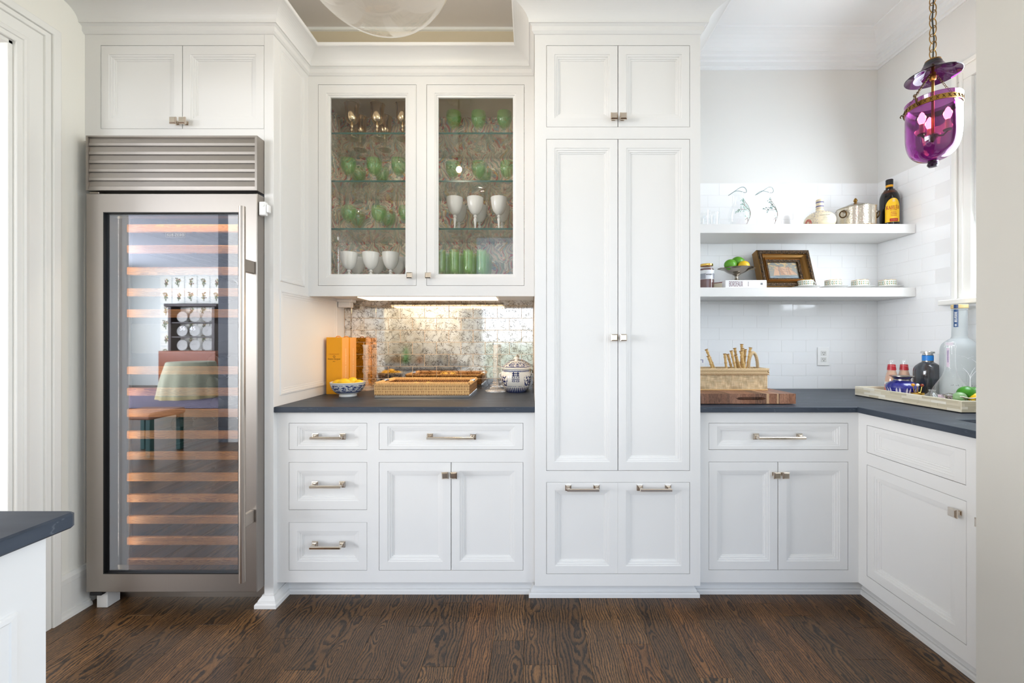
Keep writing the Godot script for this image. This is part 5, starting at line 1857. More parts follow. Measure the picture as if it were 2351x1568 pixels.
	for k in 70:
		var aa := -0.98 + 0.13 * sin(k * 1.3) + 0.14 * cos(k * 0.61)
		var yy := lerpf(0.004, 0.098, fposmod(k * 0.618, 1.0))
		if k > 44:
			aa = lerpf(-1.9, 0.4, fposmod(k * 0.618, 1.0))
			yy = 0.082 + 0.013 * sin(k * 2.1)
		var r: float = br.call(yy)
		var c := Vector3(sin(aa) * r, yy, cos(aa) * r)
		var o := Vector3(sin(aa), 0.2, cos(aa)).normalized()
		var e := Vector3(cos(aa), 0, -sin(aa)) * 0.0017
		dots.quad(c - e, c - Vector3(0, 0.0017, 0), c + e, c + Vector3(0, 0.0017, 0), o)
	part(t, "painted_dots", dots, M.ink_blue)
	part(t, "lettering", text_round("Grand Mayan", 0.0065, 0.0785, -0.28, 0.061, "Droid Serif", false, 0.052), M.ink_grey)
	for q in [[0.052, 0.020, "Tequila"], [0.046, 0.026, "Ultra Aged"], [0.040, 0.026, "100% Agave"], [0.032, 0.040, "Hecho en Mexico"]]:
		part(t, "small_lettering", text_round(q[2], 0.0026, 0.0813, -0.28, q[0], "Droid Serif", false, q[1]), M.ink_grey)
	# ice bucket
	t = thing("ice_bucket", "lobed silver ice bucket with ring handles and a peaked lid", "ice bucket", Vector3(1.9492, up, -2.43))
	var lob := func(a, _y): return 0.93 + 0.07 * absf(cos(a * 4.0 + 0.5))
	part(t, "body", lathemb([Vector2(0, 0), Vector2(0.094, 0.0), Vector2(0.097, 0.003), Vector2(0.097, 0.116), Vector2(0.100, 0.120), Vector2(0.096, 0.122), Vector2(0, 0.122)], 96, Vector3.ZERO, lob), M.hammered)
	part(t, "lid", lathemb([Vector2(0.090, 0.122), Vector2(0.088, 0.127), Vector2(0.060, 0.138), Vector2(0.022, 0.154), Vector2(0.010, 0.157), Vector2(0, 0.157)], 96, Vector3.ZERO, lob), M.pewter)
	part(t, "finial", lathemb([Vector2(0.007, 0.156), Vector2(0.005, 0.160), Vector2(0.0105, 0.168), Vector2(0.0085, 0.178), Vector2(0.003, 0.186), Vector2(0, 0.187)], 16), M.brass)
	for s in [-1.0, 1.0]:
		var ring := []
		for k in 20:
			var a := TAU * k / 20
			ring.append(Vector3(s * (0.110 + 0.004 * cos(a)), 0.078 + 0.019 * cos(a), 0.019 * sin(a)).rotated(Vector3.UP, -0.35 * s))
		part(t, "ring_handle", tubemb(ring, 0.0036, 8, true), M.old_brass)
		part(t, "handle_boss", lathemb([Vector2(0.010, 0), Vector2(0.010, 0.008), Vector2(0.006, 0.016), Vector2(0, 0.017)], 14), M.pewter, Vector3(s * 0.094, 0.096, 0.0).rotated(Vector3.UP, -0.35 * s)).rotation = Vector3(0, -0.35 * s, -s * PI / 2)
	solo("small_plate", lathemb([Vector2(0, 0), Vector2(0.034, 0.0), Vector2(0.045, 0.004), Vector2(0.046, 0.006), Vector2(0.034, 0.004), Vector2(0, 0.003)], 36), M.silver, "small flat silver dish lying in front of the ice bucket", "dish", Vector3(1.9516 , up, -2.369))
	# coffee liqueur bottle
	t = thing("liqueur_bottle", "dark liqueur bottle with a yellow arched label at the shelf end", "bottle", Vector3(2.1442, up, -2.42))
	var amber := mat(Color(0.035, 0.018, 0.012), 0.06)
	part(t, "glass_body", lathemb([Vector2(0, 0), Vector2(0.042, 0.0), Vector2(0.046, 0.004), Vector2(0.046, 0.014), Vector2(0.044, 0.018), Vector2(0.0455, 0.026), Vector2(0.0465, 0.17), Vector2(0.043, 0.195), Vector2(0.034, 0.216), Vector2(0.026, 0.226), Vector2(0.0265, 0.230), Vector2(0.018, 0.234), Vector2(0.0165, 0.25), Vector2(0, 0.25)], 48), amber)
	part(t, "liquor_line", lathemb([Vector2(0.0415, 0.199), Vector2(0.0346, 0.2165), Vector2(0.0268, 0.2258)], 40), mat(Color(0.28, 0.13, 0.05), 0.1))
	part(t, "neck_band", lathemb([Vector2(0.0172, 0.246), Vector2(0.0175, 0.247), Vector2(0.0175, 0.258), Vector2(0.0172, 0.259)], 32), mat(Color(0.93, 0.66, 0.08), 0.4))
	part(t, "screw_cap", lathemb([Vector2(0.0172, 0.234), Vector2(0.0172, 0.246), Vector2(0.0170, 0.259), Vector2(0.0178, 0.262), Vector2(0.0178, 0.291), Vector2(0.016, 0.293), Vector2(0, 0.293)], 32, Vector3.ZERO, func(a, y): return 1.0 + (0.02 * cos(a * 30.0) if y > 0.26 and y < 0.292 else 0.0)), M.black)
	part(t, "yellow_label", wrap_patch(0.0471, -1.15, 0.50, 0.030, func(s): return 0.108 + 0.062 * sqrt(maxf(0.0, 1.0 - pow((s - 0.5) / 0.5, 2.0)))), mat(Color(0.96, 0.76, 0.03), 0.45))
	part(t, "lettering", text_round("KAHLÚA", 0.026, 0.0472, -0.35, 0.118, "Droid Serif", true, 0.066), M.ink_red)
	part(t, "small_lettering", text_round("THE ORIGINAL", 0.004, 0.0472, -0.30, 0.099, "Droid Sans", true, 0.034), M.ink_red)
	for q in [[0.086, "RUM &"], [0.076, "COFFEE"], [0.066, "LIQUEUR"]]:
		part(t, "small_lettering", text_round(q[1], 0.0062, 0.0472, -0.30, q[0], "Droid Sans", true), M.ink_red)
	part(t, "red_panel", wrap_patch(0.0474, -0.70, 0.20, 0.032, func(_s): return 0.050), M.ink_red)
	part(t, "panel_lettering", text_round("RICH COFFEE TASTE", 0.004, 0.0475, -0.27, 0.041, "Droid Sans", false, 0.03), mat(Color(0.95, 0.7, 0.3), 0.4))
	part(t, "label_arch", wrap_patch(0.0474, -0.43, -0.17, 0.148, func(_s): return 0.166), mat(Color(0.93, 0.80, 0.52), 0.4))

	# lower shelf: preserves jar
	t = thing("pickle_jar", "tall jar of red brown pickles with a gold lid and paper label", "jar", Vector3(1.0513, lo, -2.42))
	part(t, "contents", lathemb([Vector2(0, 0.004), Vector2(0.039, 0.004), Vector2(0.041, 0.010), Vector2(0.041, 0.112), Vector2(0.036, 0.124), Vector2(0.0, 0.126)], 40), mat(Color(0.36, 0.10, 0.04), 0.12))
	part(t, "glass_wall", lathemb([Vector2(0, 0), Vector2(0.040, 0.0), Vector2(0.0425, 0.004), Vector2(0.0425, 0.118), Vector2(0.037, 0.132), Vector2(0.035, 0.140)], 44), M.clear)
	part(t, "lid", lathemb([Vector2(0.036, 0.139), Vector2(0.0368, 0.141), Vector2(0.0368, 0.150), Vector2(0.034, 0.152), Vector2(0, 0.152)], 40), M.gold)
	part(t, "paper_label", wrap_patch(0.0428, -1.5, 1.5, 0.058, func(_s): return 0.112), mat(Color(0.90, 0.90, 0.90), 0.6))
	part(t, "grey_band", wrap_patch(0.0431, -1.5, 1.5, 0.060, func(_s): return 0.092), mat(Color(0.58, 0.59, 0.63), 0.6))
	part(t, "round_badge", wrap_patch(0.0433, -0.52, 0.50, 0.060, func(s): return 0.086 + 0.0225 * sqrt(maxf(0.0, 1.0 - pow(2.0 * s - 1.0, 2.0)))), mat(Color(0.88, 0.88, 0.90), 0.6))
	part(t, "lettering", text_round("McCLURE'S", 0.0075, 0.0436, -0.02, 0.0845, "Droid Sans", true, 0.038), M.ink_black)
	# two books, the lower one seen by its spine
	t = thing("book", "white book lying with its large plum title spine to the front", "book", Vector3(1.2456, lo, -2.345))
	part(t, "cover", boxmb(Vector3(-0.120, 0.0, -0.17), Vector3(0.1205, 0.046, 0.004), 0.003), mat(Color(0.93, 0.92, 0.92), 0.5))
	part(t, "pages", boxmb(Vector3(-0.117, 0.003, -0.168), Vector3(0.123, 0.043, -0.002)), mat(Color(0.86, 0.83, 0.75), 0.8))
	part(t, "spine_title", text_flat("BORDEAUX", 0.030, 0.0004, "Droid Sans", false, 0.078), M.ink_plum, Vector3(-0.058, 0.0235, 0.0042))
	part(t, "spine_lettering", text_flat("GREAT WINES", 0.0035, 0.0004, "Droid Sans", false, 0.026), M.ink_plum, Vector3(0.013, 0.023, 0.0042)).rotation.z = PI / 2
	part(t, "spine_mark", boxmb(Vector3(0.084, 0.018, 0.004), Vector3(0.096, 0.029, 0.0043)), M.ink_grey)
	t = thing("book", "book with red edged boards leaning behind the pickle jar", "book", Vector3(1.148, lo, -2.44), 0.9)
	part(t, "pages", boxmb(Vector3(-0.06, 0.004, -0.09), Vector3(0.055, 0.036, 0.045)), mat(Color(0.85, 0.81, 0.72), 0.8))
	part(t, "boards", boxmb(Vector3(-0.062, 0.0, -0.092), Vector3(0.058, 0.004, 0.048), 0.001), mat(Color(0.45, 0.14, 0.16), 0.5))
	part(t, "boards", boxmb(Vector3(-0.062, 0.036, -0.092), Vector3(0.058, 0.040, 0.048), 0.001), mat(Color(0.45, 0.14, 0.16), 0.5))
	# silver stand with limes and lemons, on the book
	var cx := 1.2334
	t = thing("silver_compote", "silver footed dish of limes and lemons standing on the books", "footed dish", Vector3(cx, lo + 0.046, -2.425))
	part(t, "dish", lathemb([Vector2(0, 0.043), Vector2(0.022, 0.046), Vector2(0.050, 0.058), Vector2(0.072, 0.074), Vector2(0.090, 0.080), Vector2(0.092, 0.082), Vector2(0.088, 0.082), Vector2(0.068, 0.077), Vector2(0.046, 0.062), Vector2(0, 0.050)], 56), M.pewter)
	part(t, "stem", lathemb([Vector2(0, 0), Vector2(0.034, 0.0), Vector2(0.030, 0.004), Vector2(0.014, 0.012), Vector2(0.009, 0.024), Vector2(0.010, 0.034), Vector2(0.022, 0.044), Vector2(0.020, 0.047), Vector2(0, 0.047)], 36), M.pewter)
	for s in [-1.0, 1.0]:
		part(t, "side_handle", tubemb([Vector3(s * 0.086, 0.080, 0.028), Vector3(s * 0.104, 0.080, 0.020), Vector3(s * 0.110, 0.079, 0.0), Vector3(s * 0.104, 0.080, -0.020), Vector3(s * 0.086, 0.080, -0.028)], 0.0026, 8), M.pewter)
	var fy := lo + 0.046 + 0.083
	place_fruit("lime", "lime at the left of the silver dish, resting on its rim", Vector3(cx - 0.049, fy + 0.016, -2.40), 0.032, Vector3(0, 0.3, 0.1), M.lime_light, "limes in the silver dish")
	place_fruit("lime", "lime on top of the fruit in the silver dish", Vector3(cx + 0.008, fy + 0.038, -2.435), 0.032, Vector3(0, -0.5, 0.25), M.lime_light, "limes in the silver dish")
	place_fruit("lemon", "lemon in the silver dish, in front", Vector3(cx + 0.022, fy + 0.008, -2.385), 0.028, Vector3(0, 0.2, 0.05), M.lemon, "lemons in the silver dish")
	place_fruit("lemon", "lemon in the silver dish, behind at the right", Vector3(cx + 0.056, fy + 0.008, -2.44), 0.026, Vector3(0, 0.2, -0.1), M.lemon, "lemons in the silver dish")
	# ship painting in a deep carved frame, leaning on the tiles
	t = thing("framed_painting", "small ship painting in a deep carved bronze frame leaning on tiles", "painting", Vector3(1.5427, lo, -2.405))
	var fw := 0.160
	var fh := 0.245
	var tilt := -0.30
	var hold := {}
	var add := func(called: String, list: Array, mm: Material) -> void:
		var q := MB.new()
		for k in range(1, list.size()):
			q.rings(-fw, fw, 0.0, fh, [list[k - 1], list[k]], true)
		var o := part(t, called, q, mm)
		o.rotation = Vector3(tilt, 0, 0)
	add.call("frame_side", [Vector3(0, 0, -0.055), Vector3(0.0, 0.0, -0.004), Vector3(0.004, 0.004, 0.0)], M.gilt)
	add.call("carved_border", [Vector3(0.003, 0.003, 0.0), Vector3(0.010, 0.010, 0.007), Vector3(0.020, 0.020, 0.006), Vector3(0.026, 0.026, -0.003)], M.carved)
	add.call("gilt_slope", [Vector3(0.026, 0.026, -0.003), Vector3(0.029, 0.029, 0.001), Vector3(0.033, 0.033, -0.006), Vector3(0.044, 0.044, -0.014), Vector3(0.046, 0.046, -0.010), Vector3(0.054, 0.054, -0.022), Vector3(0.056, 0.056, -0.020)], M.gilt)
	add.call("inner_border", [Vector3(0.056, 0.056, -0.020), Vector3(0.060, 0.060, -0.022), Vector3(0.068, 0.068, -0.026), Vector3(0.069, 0.069, -0.038)], M.carved)
	var cv := MB.new()
	cv.quad_uv(Vector3(-fw + 0.068, 0.068, -0.036), Vector3(fw - 0.068, 0.068, -0.036), Vector3(fw - 0.068, fh - 0.068, -0.036), Vector3(-fw + 0.068, fh - 0.068, -0.036), Vector3.BACK, Vector2(0, 1), Vector2(1, 1), Vector2(1, 0), Vector2(0, 0))
	var o := part(t, "canvas", cv, M.painting)
	o.rotation = Vector3(tilt, 0, 0)
	o = part(t, "back_board", boxmb(Vector3(-fw + 0.002, 0.002, -0.054), Vector3(fw - 0.002, fh - 0.002, -0.040)), M.old_brass)
	o.rotation = Vector3(tilt, 0, 0)
	t.position.y += 0.017
	t.rotation.y = 0.0
	# cups
	var master := []
	for i in 4:
		cup_and_saucer(i, Vector3([1.6284, 1.791, 1.951, 2.1135][i], lo, -2.40), master)


# ---------------------------------------------------------------- pantry counter
func build_pantry_counter() -> void:
	var cy := 0.914
	# outlet
	var t := thing("wall_outlet", "white double power outlet on the white tiles", "outlet", Vector3(1.8595, 1.12, -2.576))
	part(t, "plate", boxmb(Vector3(-0.037, -0.058, 0.0), Vector3(0.037, 0.058, 0.006), 0.002), M.plastic)
	for y in [-0.020, 0.020]:
		var so := part(t, "socket", boxmb(Vector3(-0.017, y - 0.0145, 0.005), Vector3(0.017, y + 0.0145, 0.0078), 0.002), M.porcelain)
		var m := MB.new()
		m.box(Vector3(-0.0075, y - 0.001, 0.0076), Vector3(-0.0052, y + 0.008, 0.0081))
		m.box(Vector3(0.0052, y - 0.001, 0.0076), Vector3(0.0075, y + 0.007, 0.0081))
		m.box(Vector3(-0.0025, y - 0.0105, 0.0076), Vector3(0.0025, y - 0.0060, 0.0081))
		part(so, "slots", m, M.black)
	# chopping board: block of staves with a finger slot cut in the front
	var bx0 := 0.815
	var bx1 := 1.268
	t = thing("chopping_board", "thick walnut chopping board with a finger slot under the basket", "chopping board", Vector3(0, cy, -2.07))
	var edges := [bx0, 0.852, 0.938, 1.010, 1.075, 1.128, 1.140, 1.178, 1.186, 1.235, bx1]
	var cut0 := 0.985
	var cut1 := 1.124
	for i in edges.size() - 1:
		var m := MB.new()
		var pale: bool = i == 5 or i == 7
		var a: float = edges[i]
		var b: float = edges[i + 1]
		m.box(Vector3(a, 0.004, -0.134), Vector3(b, 0.052, 0.100), 0.0)
		# front strip with the slot left open
		var z1 := 0.134
		m.box(Vector3(a, 0.036, 0.100), Vector3(b, 0.052, z1), 0.0)
		m.box(Vector3(a, 0.004, 0.100), Vector3(b, 0.0225, z1), 0.0)
		# the slot has round ends: narrow slices follow its outline
		var x: float = a
		while x < b - 0.0001:
			var inside: bool = x >= cut0 - 0.0001 and x < cut1 - 0.0001
			var x2: float = b
			if not inside:
				x2 = minf(b, cut0) if x < cut0 - 0.0001 else b
				m.box(Vector3(x, 0.0225, 0.100), Vector3(x2, 0.036, z1))
			else:
				var near: bool = x < cut0 + 0.0239 or x > cut1 - 0.0241
				x2 = minf(minf(b, cut1), x + 0.003 if near else maxf(x + 0.003, cut1 - 0.024))
				var mid: float = (x + x2) / 2
				var q := clampf(minf(mid - cut0, cut1 - mid) / 0.024, 0.0, 1.0)
				var hh := 0.00675 * sqrt(maxf(0.0, 1.0 - (1.0 - q) * (1.0 - q)))
				if hh < 0.0066:
					m.box(Vector3(x, 0.0225, 0.100), Vector3(x2, 0.02925 - hh, z1))
					m.box(Vector3(x, 0.02925 + hh, 0.100), Vector3(x2, 0.036, z1))
			x = x2
		for q in m.u.size():
			m.u[q] = Vector2(m.u[q].x * 2.1 + 0.25 * i, m.u[q].y * 1.6 + 0.37 * i)
		part(t, "stave", m, mat(Color(0.74, 0.60, 0.46), 0.5) if pale else M.walnut)
	part(t, "feet", boxmb(Vector3(bx0 + 0.03, 0.0, -0.1), Vector3(bx1 - 0.03, 0.004, 0.1)), M.rubber)
	# basket
	var by := cy + 0.052
	var kx0 := 0.800
	var kx1 := 1.212
	t = thing("woven_basket", "pale woven basket with braided rim and rope handle on the board", "basket", Vector3(0, by, -2.135))
	var m := MB.new()
	for s in [[kx0, kx1, 0.058, 0.064], [kx0, kx1, -0.064, -0.058], [kx0, kx0 + 0.006, -0.058, 0.058], [kx1 - 0.006, kx1, -0.058, 0.058]]:
		m.box(Vector3(s[0], 0.0, s[2]), Vector3(s[1], 0.086, s[3]), 0.002)
	part(t, "raffia_sides", m, M.raffia)
	part(t, "basket_floor", boxmb(Vector3(kx0 + 0.006, 0.0, -0.058), Vector3(kx1 - 0.006, 0.006, 0.058)), M.raffia)
	part(t, "base_strip", boxmb(Vector3(kx0, 0.0, 0.063), Vector3(kx1 + 0.001, 0.006, 0.0665), 0.001), M.cane)
	# the braid: two courses of slanting strands, leaning opposite ways
	m = MB.new()
	var loop := [Vector3(kx0, 0, 0.064), Vector3(kx1, 0, 0.064), Vector3(kx1, 0, -0.064), Vector3(kx0, 0, -0.064)]
	for e in 4:
		var a: Vector3 = loop[e]
		var b: Vector3 = loop[(e + 1) % 4]
		var n := int((b - a).length() / 0.0078)
		var d := (b - a) / n
		var ou := Vector3(-d.z, 0, d.x).normalized() * -1.0
		if ou.dot(a + b - (loop[0] + loop[2])) < 0:
			ou = -ou
		for i in n:
			for course in 2:
				var lean := 1.0 if course == 0 else -1.0
				var yc := 0.103 if course == 0 else 0.087
				var c := a + d * (i + 0.5) + Vector3(0, yc, 0)
				var dd := d * lean
				m.tube([c - dd * 1.5 + Vector3(0, -0.0085, 0), c - dd * 0.6 + ou * 0.005 + Vector3(0, -0.004, 0), c + dd * 0.6 + ou * 0.0055 + Vector3(0, 0.004, 0), c + dd * 1.5 + Vector3(0, 0.0085, 0)], [0.0022, 0.0036, 0.0036, 0.0022], 5)
	part(t, "braided_rim", m, M.rope)
	m = MB.new()
	for e in 4:
		m.tube([loop[e] + Vector3(0, 0.108, 0), loop[(e + 1) % 4] + Vector3(0, 0.108, 0)], 0.0050, 6)
		m.tube([loop[e] + Vector3(0, 0.094, 0), loop[(e + 1) % 4] + Vector3(0, 0.094, 0)], 0.0045, 6)
	part(t, "rim_core", m, M.raffia)
	# rope handle on the short side
	m = MB.new()
	var arch := []
	for k in 19:
		var a := PI * k / 18.0
		arch.append(Vector3(1.1777 - 0.034 * cos(a), 0.108 + 0.082 * sin(a), -0.01 + 0.018 * cos(a)))
	m.tube(arch, 0.0058, 8)
	for k in range(0, 18):
		for w in 2:
			var f := (k + w * 0.5) / 18.0
			var i0 := mini(int(f * 18.0), 17)
			var pth := []
			for j in 5:
				var g := clampf(f + j * 0.014, 0.0, 0.999)
				var i1 := int(g * 18.0)
				var p: Vector3 = arch[i1].lerp(arch[i1 + 1], g * 18.0 - i1)
				var tan_: Vector3 = (arch[i1 + 1] - arch[i1]).normalized()
				var nx := tan_.cross(Vector3.BACK).normalized()
				var ang := j * 0.8
				pth.append(p + (nx * cos(ang) + Vector3.BACK * sin(ang)) * 0.0068)
			m.tube(pth, 0.0026, 5)
	part(t, "rope_handle", m, M.rope)
	# bamboo handled cutlery standing in the basket: [top x px, top y px, foot x px, foot y px, depth]
	var ht := [[0.9253, 1.1719, 1.0009, 2.13, "farthest left, leaning right"], [0.9257, 1.1383, 0.9756, 2.11, "short, next to the farthest left"], [1.0071, 1.15, 1.0229, 2.10, "upright, alone in the middle"], [1.0326, 1.1471, 1.076, 2.12, "leaning beside the upright one"], [1.041, 1.1658, 1.0794, 2.10, "thick, middle of the bunch"], [1.0842, 1.1784, 1.1097, 2.15, "behind the thick one"], [1.0737, 1.1448, 1.1261, 2.12, "short, in front of the bunch"], [1.0906, 1.1635, 1.1245, 2.10, "in front at the right"], [1.1212, 1.1992, 1.1143, 2.15, "tallest of all"], [1.1154, 1.1788, 1.1085, 2.13, "just below the tallest"], [1.145, 1.1712, 1.1334, 2.16, "slim, behind the tallest"], [1.1566, 1.1811, 1.1223, 2.13, "leaning left beside the rope handle"]]
	for h in ht:
		var top := Vector3(h[0], h[1], -h[3])
		var foot := Vector3(h[2], by + 0.020, -h[3] + 0.004)
		foot.x = clampf(foot.x, kx0 + 0.02, kx1 - 0.02)
		var q := thing("bamboo_cutlery", "bamboo handled piece of cutlery in the basket, " + h[4], "cutlery", foot, 0.0, "bamboo cutlery in the basket")
		var len := (top - foot).length()
		var prof := [Vector2(0, 0)]
		var y := 0.0
		prof.append(Vector2(0.0055, 0.0))
		var nodes := []
		while y < len - 0.03:
			var st := rng.randf_range(0.026, 0.034)
			y = minf(y + st, len - 0.008)
			prof.append_array([Vector2(0.0058, y - 0.006), Vector2(0.0076, y - 0.0012), Vector2(0.0066, y), Vector2(0.0076, y + 0.0012), Vector2(0.0058, y + 0.006)])
			nodes.append(y)
		prof.append_array([Vector2(0.0070, len - 0.002), Vector2(0.0088, len + 0.001), Vector2(0.0080, len + 0.003), Vector2(0, len + 0.003)])
		prof.sort_custom(func(a, b): return a.y < b.y)
		var hd := part(q, "bamboo_handle", lathemb(prof, 14), M.bamboo)
		var nm := MB.new()
		for yy in nodes:
			nm.lathe([Vector2(0.0068, yy - 0.0006), Vector2(0.0074, yy), Vector2(0.0068, yy + 0.0006)], 14)
		nm.lathe([Vector2(0.0090, len + 0.0006), Vector2(0.0085, len + 0.0026), Vector2(0.0060, len + 0.0033)], 14)
		part(hd, "node_rings", nm, M.bamboo_node)
		var up := (top - foot).normalized()
		q.basis = Basis(Quaternion(Vector3.UP, up))
	# a pale card with a blue mark, tucked between cabinet and basket
	t = thing("paper_card", "white card with a blue printed corner behind the basket", "card", Vector3(1.0018, cy, -2.42))
	part(t, "card", boxmb(Vector3(-0.05, 0.0, 0.0), Vector3(0.037, 0.235, 0.003), 0.0005), M.plastic)
	m = MB.new()
	m.box(Vector3(0.005, 0.190, 0.003), Vector3(0.027, 0.193, 0.0034))
	m.box(Vector3(0.024, 0.174, 0.003), Vector3(0.027, 0.193, 0.0034))
	part(t, "blue_mark", m, M.ink_blue)

	# bone tray
	var tx0 := 1.812
	var tx1 := 2.175
	var tz0 := -2.262
	var tz1 := -1.704
	t = thing("bone_tray", "cream bone inlay tray of bottles on the slate corner", "tray", Vector3(0, cy, 0))
	var bone := [mat(Color(0.90, 0.87, 0.79), 0.35), mat(Color(0.85, 0.81, 0.71), 0.35), mat(Color(0.93, 0.91, 0.85), 0.35), mat(Color(0.80, 0.76, 0.66), 0.35)]
	m = MB.new()
	var wall := 0.012
	for s in [[tx0, tx0 + wall, tz0, tz1], [tx1 - wall, tx1, tz0, tz1], [tx0 + wall, tx1 - wall, tz1 - wall, tz1], [tx0 + wall, tx1 - wall, tz0, tz0 + wall]]:
		m.box(Vector3(s[0], 0.004, s[2]), Vector3(s[1], 0.052, s[3]), 0.001)
	m.box(Vector3(tx0 + wall, 0.004, tz0 + wall), Vector3(tx1 - wall, 0.010, tz1 - wall))
	part(t, "tray_walls", m, bone[0])
	part(t, "black_underside", boxmb(Vector3(tx0 + 0.001, 0.0, tz0 + 0.001), Vector3(tx1 - 0.001, 0.0042, tz1 - 0.001)), M.black)
	for r in 4:
		var z := tz0 - 0.03 * (r % 3)
		while z < tz1:
			var z2 := z + rng.randf_range(0.055, 0.095)
			var a := maxf(z, tz0 + 0.001)
			var b := minf(z2, tz1 - 0.001)
			if b - a > 0.004:
				part(t, "bone_strip", boxmb(Vector3(tx0 - 0.0014, 0.0046 + 0.0117 * r, a + 0.0003), Vector3(tx0 + 0.001, 0.0046 + 0.0117 * (r + 1) - 0.0004, b - 0.0003), 0.0003), bone[rng.randi() % 4])
			z = z2
		var x := tx0 - 0.02 * (r % 3)
		while x < tx0 + 0.10:
			var x2 := x + rng.randf_range(0.04, 0.07)
			var a := maxf(x, tx0 + 0.001)
			part(t, "bone_strip", boxmb(Vector3(a + 0.0003, 0.0046 + 0.0117 * r, tz1 - 0.001), Vector3(x2 - 0.0003, 0.0046 + 0.0117 * (r + 1) - 0.0004, tz1 + 0.0014), 0.0003), bone[rng.randi() % 4])
			x = x2
	var ty := cy + 0.0105
	# two mixer bottles
	var mix: Array = []
	for i in 2:
		var at := Vector3([1.9611, 2.0285][i], ty, -2.20)
		var lab: String = ["small pink tonic bottle with a red neck band, left of the pair", "small pink tonic bottle with a red neck band, right of the pair"][i]
		t = thing("tonic_bottle", lab, "bottle", at, -0.9, "pink tonic bottles on the tray")
		part(t, "glass_body", lathemb([Vector2(0, 0.002), Vector2(0.026, 0.002), Vector2(0.0285, 0.006), Vector2(0.029, 0.080), Vector2(0.026, 0.104), Vector2(0.019, 0.134), Vector2(0.0155, 0.166), Vector2(0.0150, 0.178), Vector2(0.0165, 0.180), Vector2(0.0165, 0.188), Vector2(0.0145, 0.192), Vector2(0.0130, 0.192)], 36), M.clear)
		part(t, "drink", lathemb([Vector2(0, 0.004), Vector2(0.0255, 0.004), Vector2(0.0275, 0.008), Vector2(0.0278, 0.080), Vector2(0.0248, 0.104), Vector2(0.0178, 0.134), Vector2(0.0150, 0.155), Vector2(0, 0.155)], 32), glass(Color(0.93, 0.72, 0.58), 0.62, 0.05))
		part(t, "neck_band", lathemb([Vector2(0.0196, 0.136), Vector2(0.0164, 0.166), Vector2(0.0160, 0.1665)], 32), mat(Color(0.72, 0.18, 0.22), 0.35))
		var fl := MB.new()
		for k in 40:
			var a := TAU * fposmod(k * 0.618, 1.0)
			var f := fposmod(k * 0.377, 1.0)
			var r := lerpf(0.0198, 0.0167, f)
			var c := Vector3(sin(a) * r, lerpf(0.138, 0.164, f), cos(a) * r)
			var e := Vector3(cos(a), 0, -sin(a)) * 0.0012
			fl.quad(c - e, c - Vector3(0, 0.0014, 0), c + e, c + Vector3(0, 0.0014, 0), Vector3(sin(a), 0, cos(a)))
		part(t, "band_flecks", fl, mat(Color(0.95, 0.72, 0.72), 0.4))
		part(t, "paper_label", wrap_patch(0.0294, -1.2, 1.2, 0.022, func(_s): return 0.072), mat(Color(0.86, 0.34, 0.34), 0.5))
		part(t, "white_label", wrap_patch(0.0296, -1.2, 1.2, 0.058, func(_s): return 0.072), M.porcelain)
		part(t, "lettering", text_round("FEVER-TREE", 0.007, 0.0298, 0.0, 0.0645, "Droid Sans", true, 0.044), M.ink_black)
	# blue overlay glass vase with a silver collar
	t = thing("blue_vase", "low cobalt cut glass vase with a flared silver collar", "vase", Vector3(1.8872, ty, -2.06))
	var fl := func(a, _y): return 1.0 + 0.045 * absf(cos(a * 5.0))
	var cob := mat(Color(0.02, 0.035, 0.50), 0.06)
	cob.clearcoat_enabled = true
	part(t, "body", lathemb([Vector2(0, 0), Vector2(0.036, 0.0), Vector2(0.040, 0.006), Vector2(0.052, 0.034), Vector2(0.056, 0.046), Vector2(0.053, 0.056), Vector2(0.042, 0.066), Vector2(0.030, 0.071), Vector2(0.028, 0.074)], 80, Vector3.ZERO, fl), cob)
	m = MB.new()
	for k in 10:
		var a0 := TAU * (k + 0.5) / 10.0
		for dx in [-0.10, 0.10]:
			var rows := []
			for i in 7:
				var q := i / 6.0
				var y := lerpf(0.004, 0.047, q)
				var r := lerpf(0.041, 0.0585, pow(q, 0.8)) + 0.0004
				var hw := 0.075 * sqrt(maxf(0.02, 1.0 - pow(q, 4.0)))
				var line := PackedVector3Array()
				for j in 5:
					var a: float = a0 + dx + lerpf(-hw, hw, j / 4.0)
					line.append(Vector3(sin(a) * r, y, cos(a) * r))
				rows.append(line)
			m.grid(rows, false, 1.0)
	part(t, "clear_flutes", m, mat(Color(0.78, 0.76, 0.86), 0.08))
	part(t, "silver_collar", lathemb([Vector2(0.029, 0.071), Vector2(0.028, 0.078), Vector2(0.036, 0.086), Vector2(0.045, 0.090), Vector2(0.045, 0.0915), Vector2(0.034, 0.089), Vector2(0.025, 0.080)], 48), M.pewter)
	t.scale = Vector3(1.12, 1.28, 1.12)
	# gold cup with three cocktail picks
	var gx := 1.8927
	t = thing("gold_cup", "small shiny gold cup holding cocktail picks", "cup", Vector3(gx, ty, -1.98))
	part(t, "cup", lathemb([Vector2(0, 0), Vector2(0.0235, 0.0), Vector2(0.0245, 0.002), Vector2(0.026, 0.042), Vector2(0.0248, 0.042), Vector2(0.0232, 0.004), Vector2(0, 0.003)], 40), M.gold)
	var tips := [[-0.026, 0.072, Color(0.85, 0.58, 0.12), "amber"], [-0.006, 0.071, Color(0.90, 0.88, 0.90), "white"], [0.014, 0.070, Color(0.52, 0.20, 0.08), "brown"]]
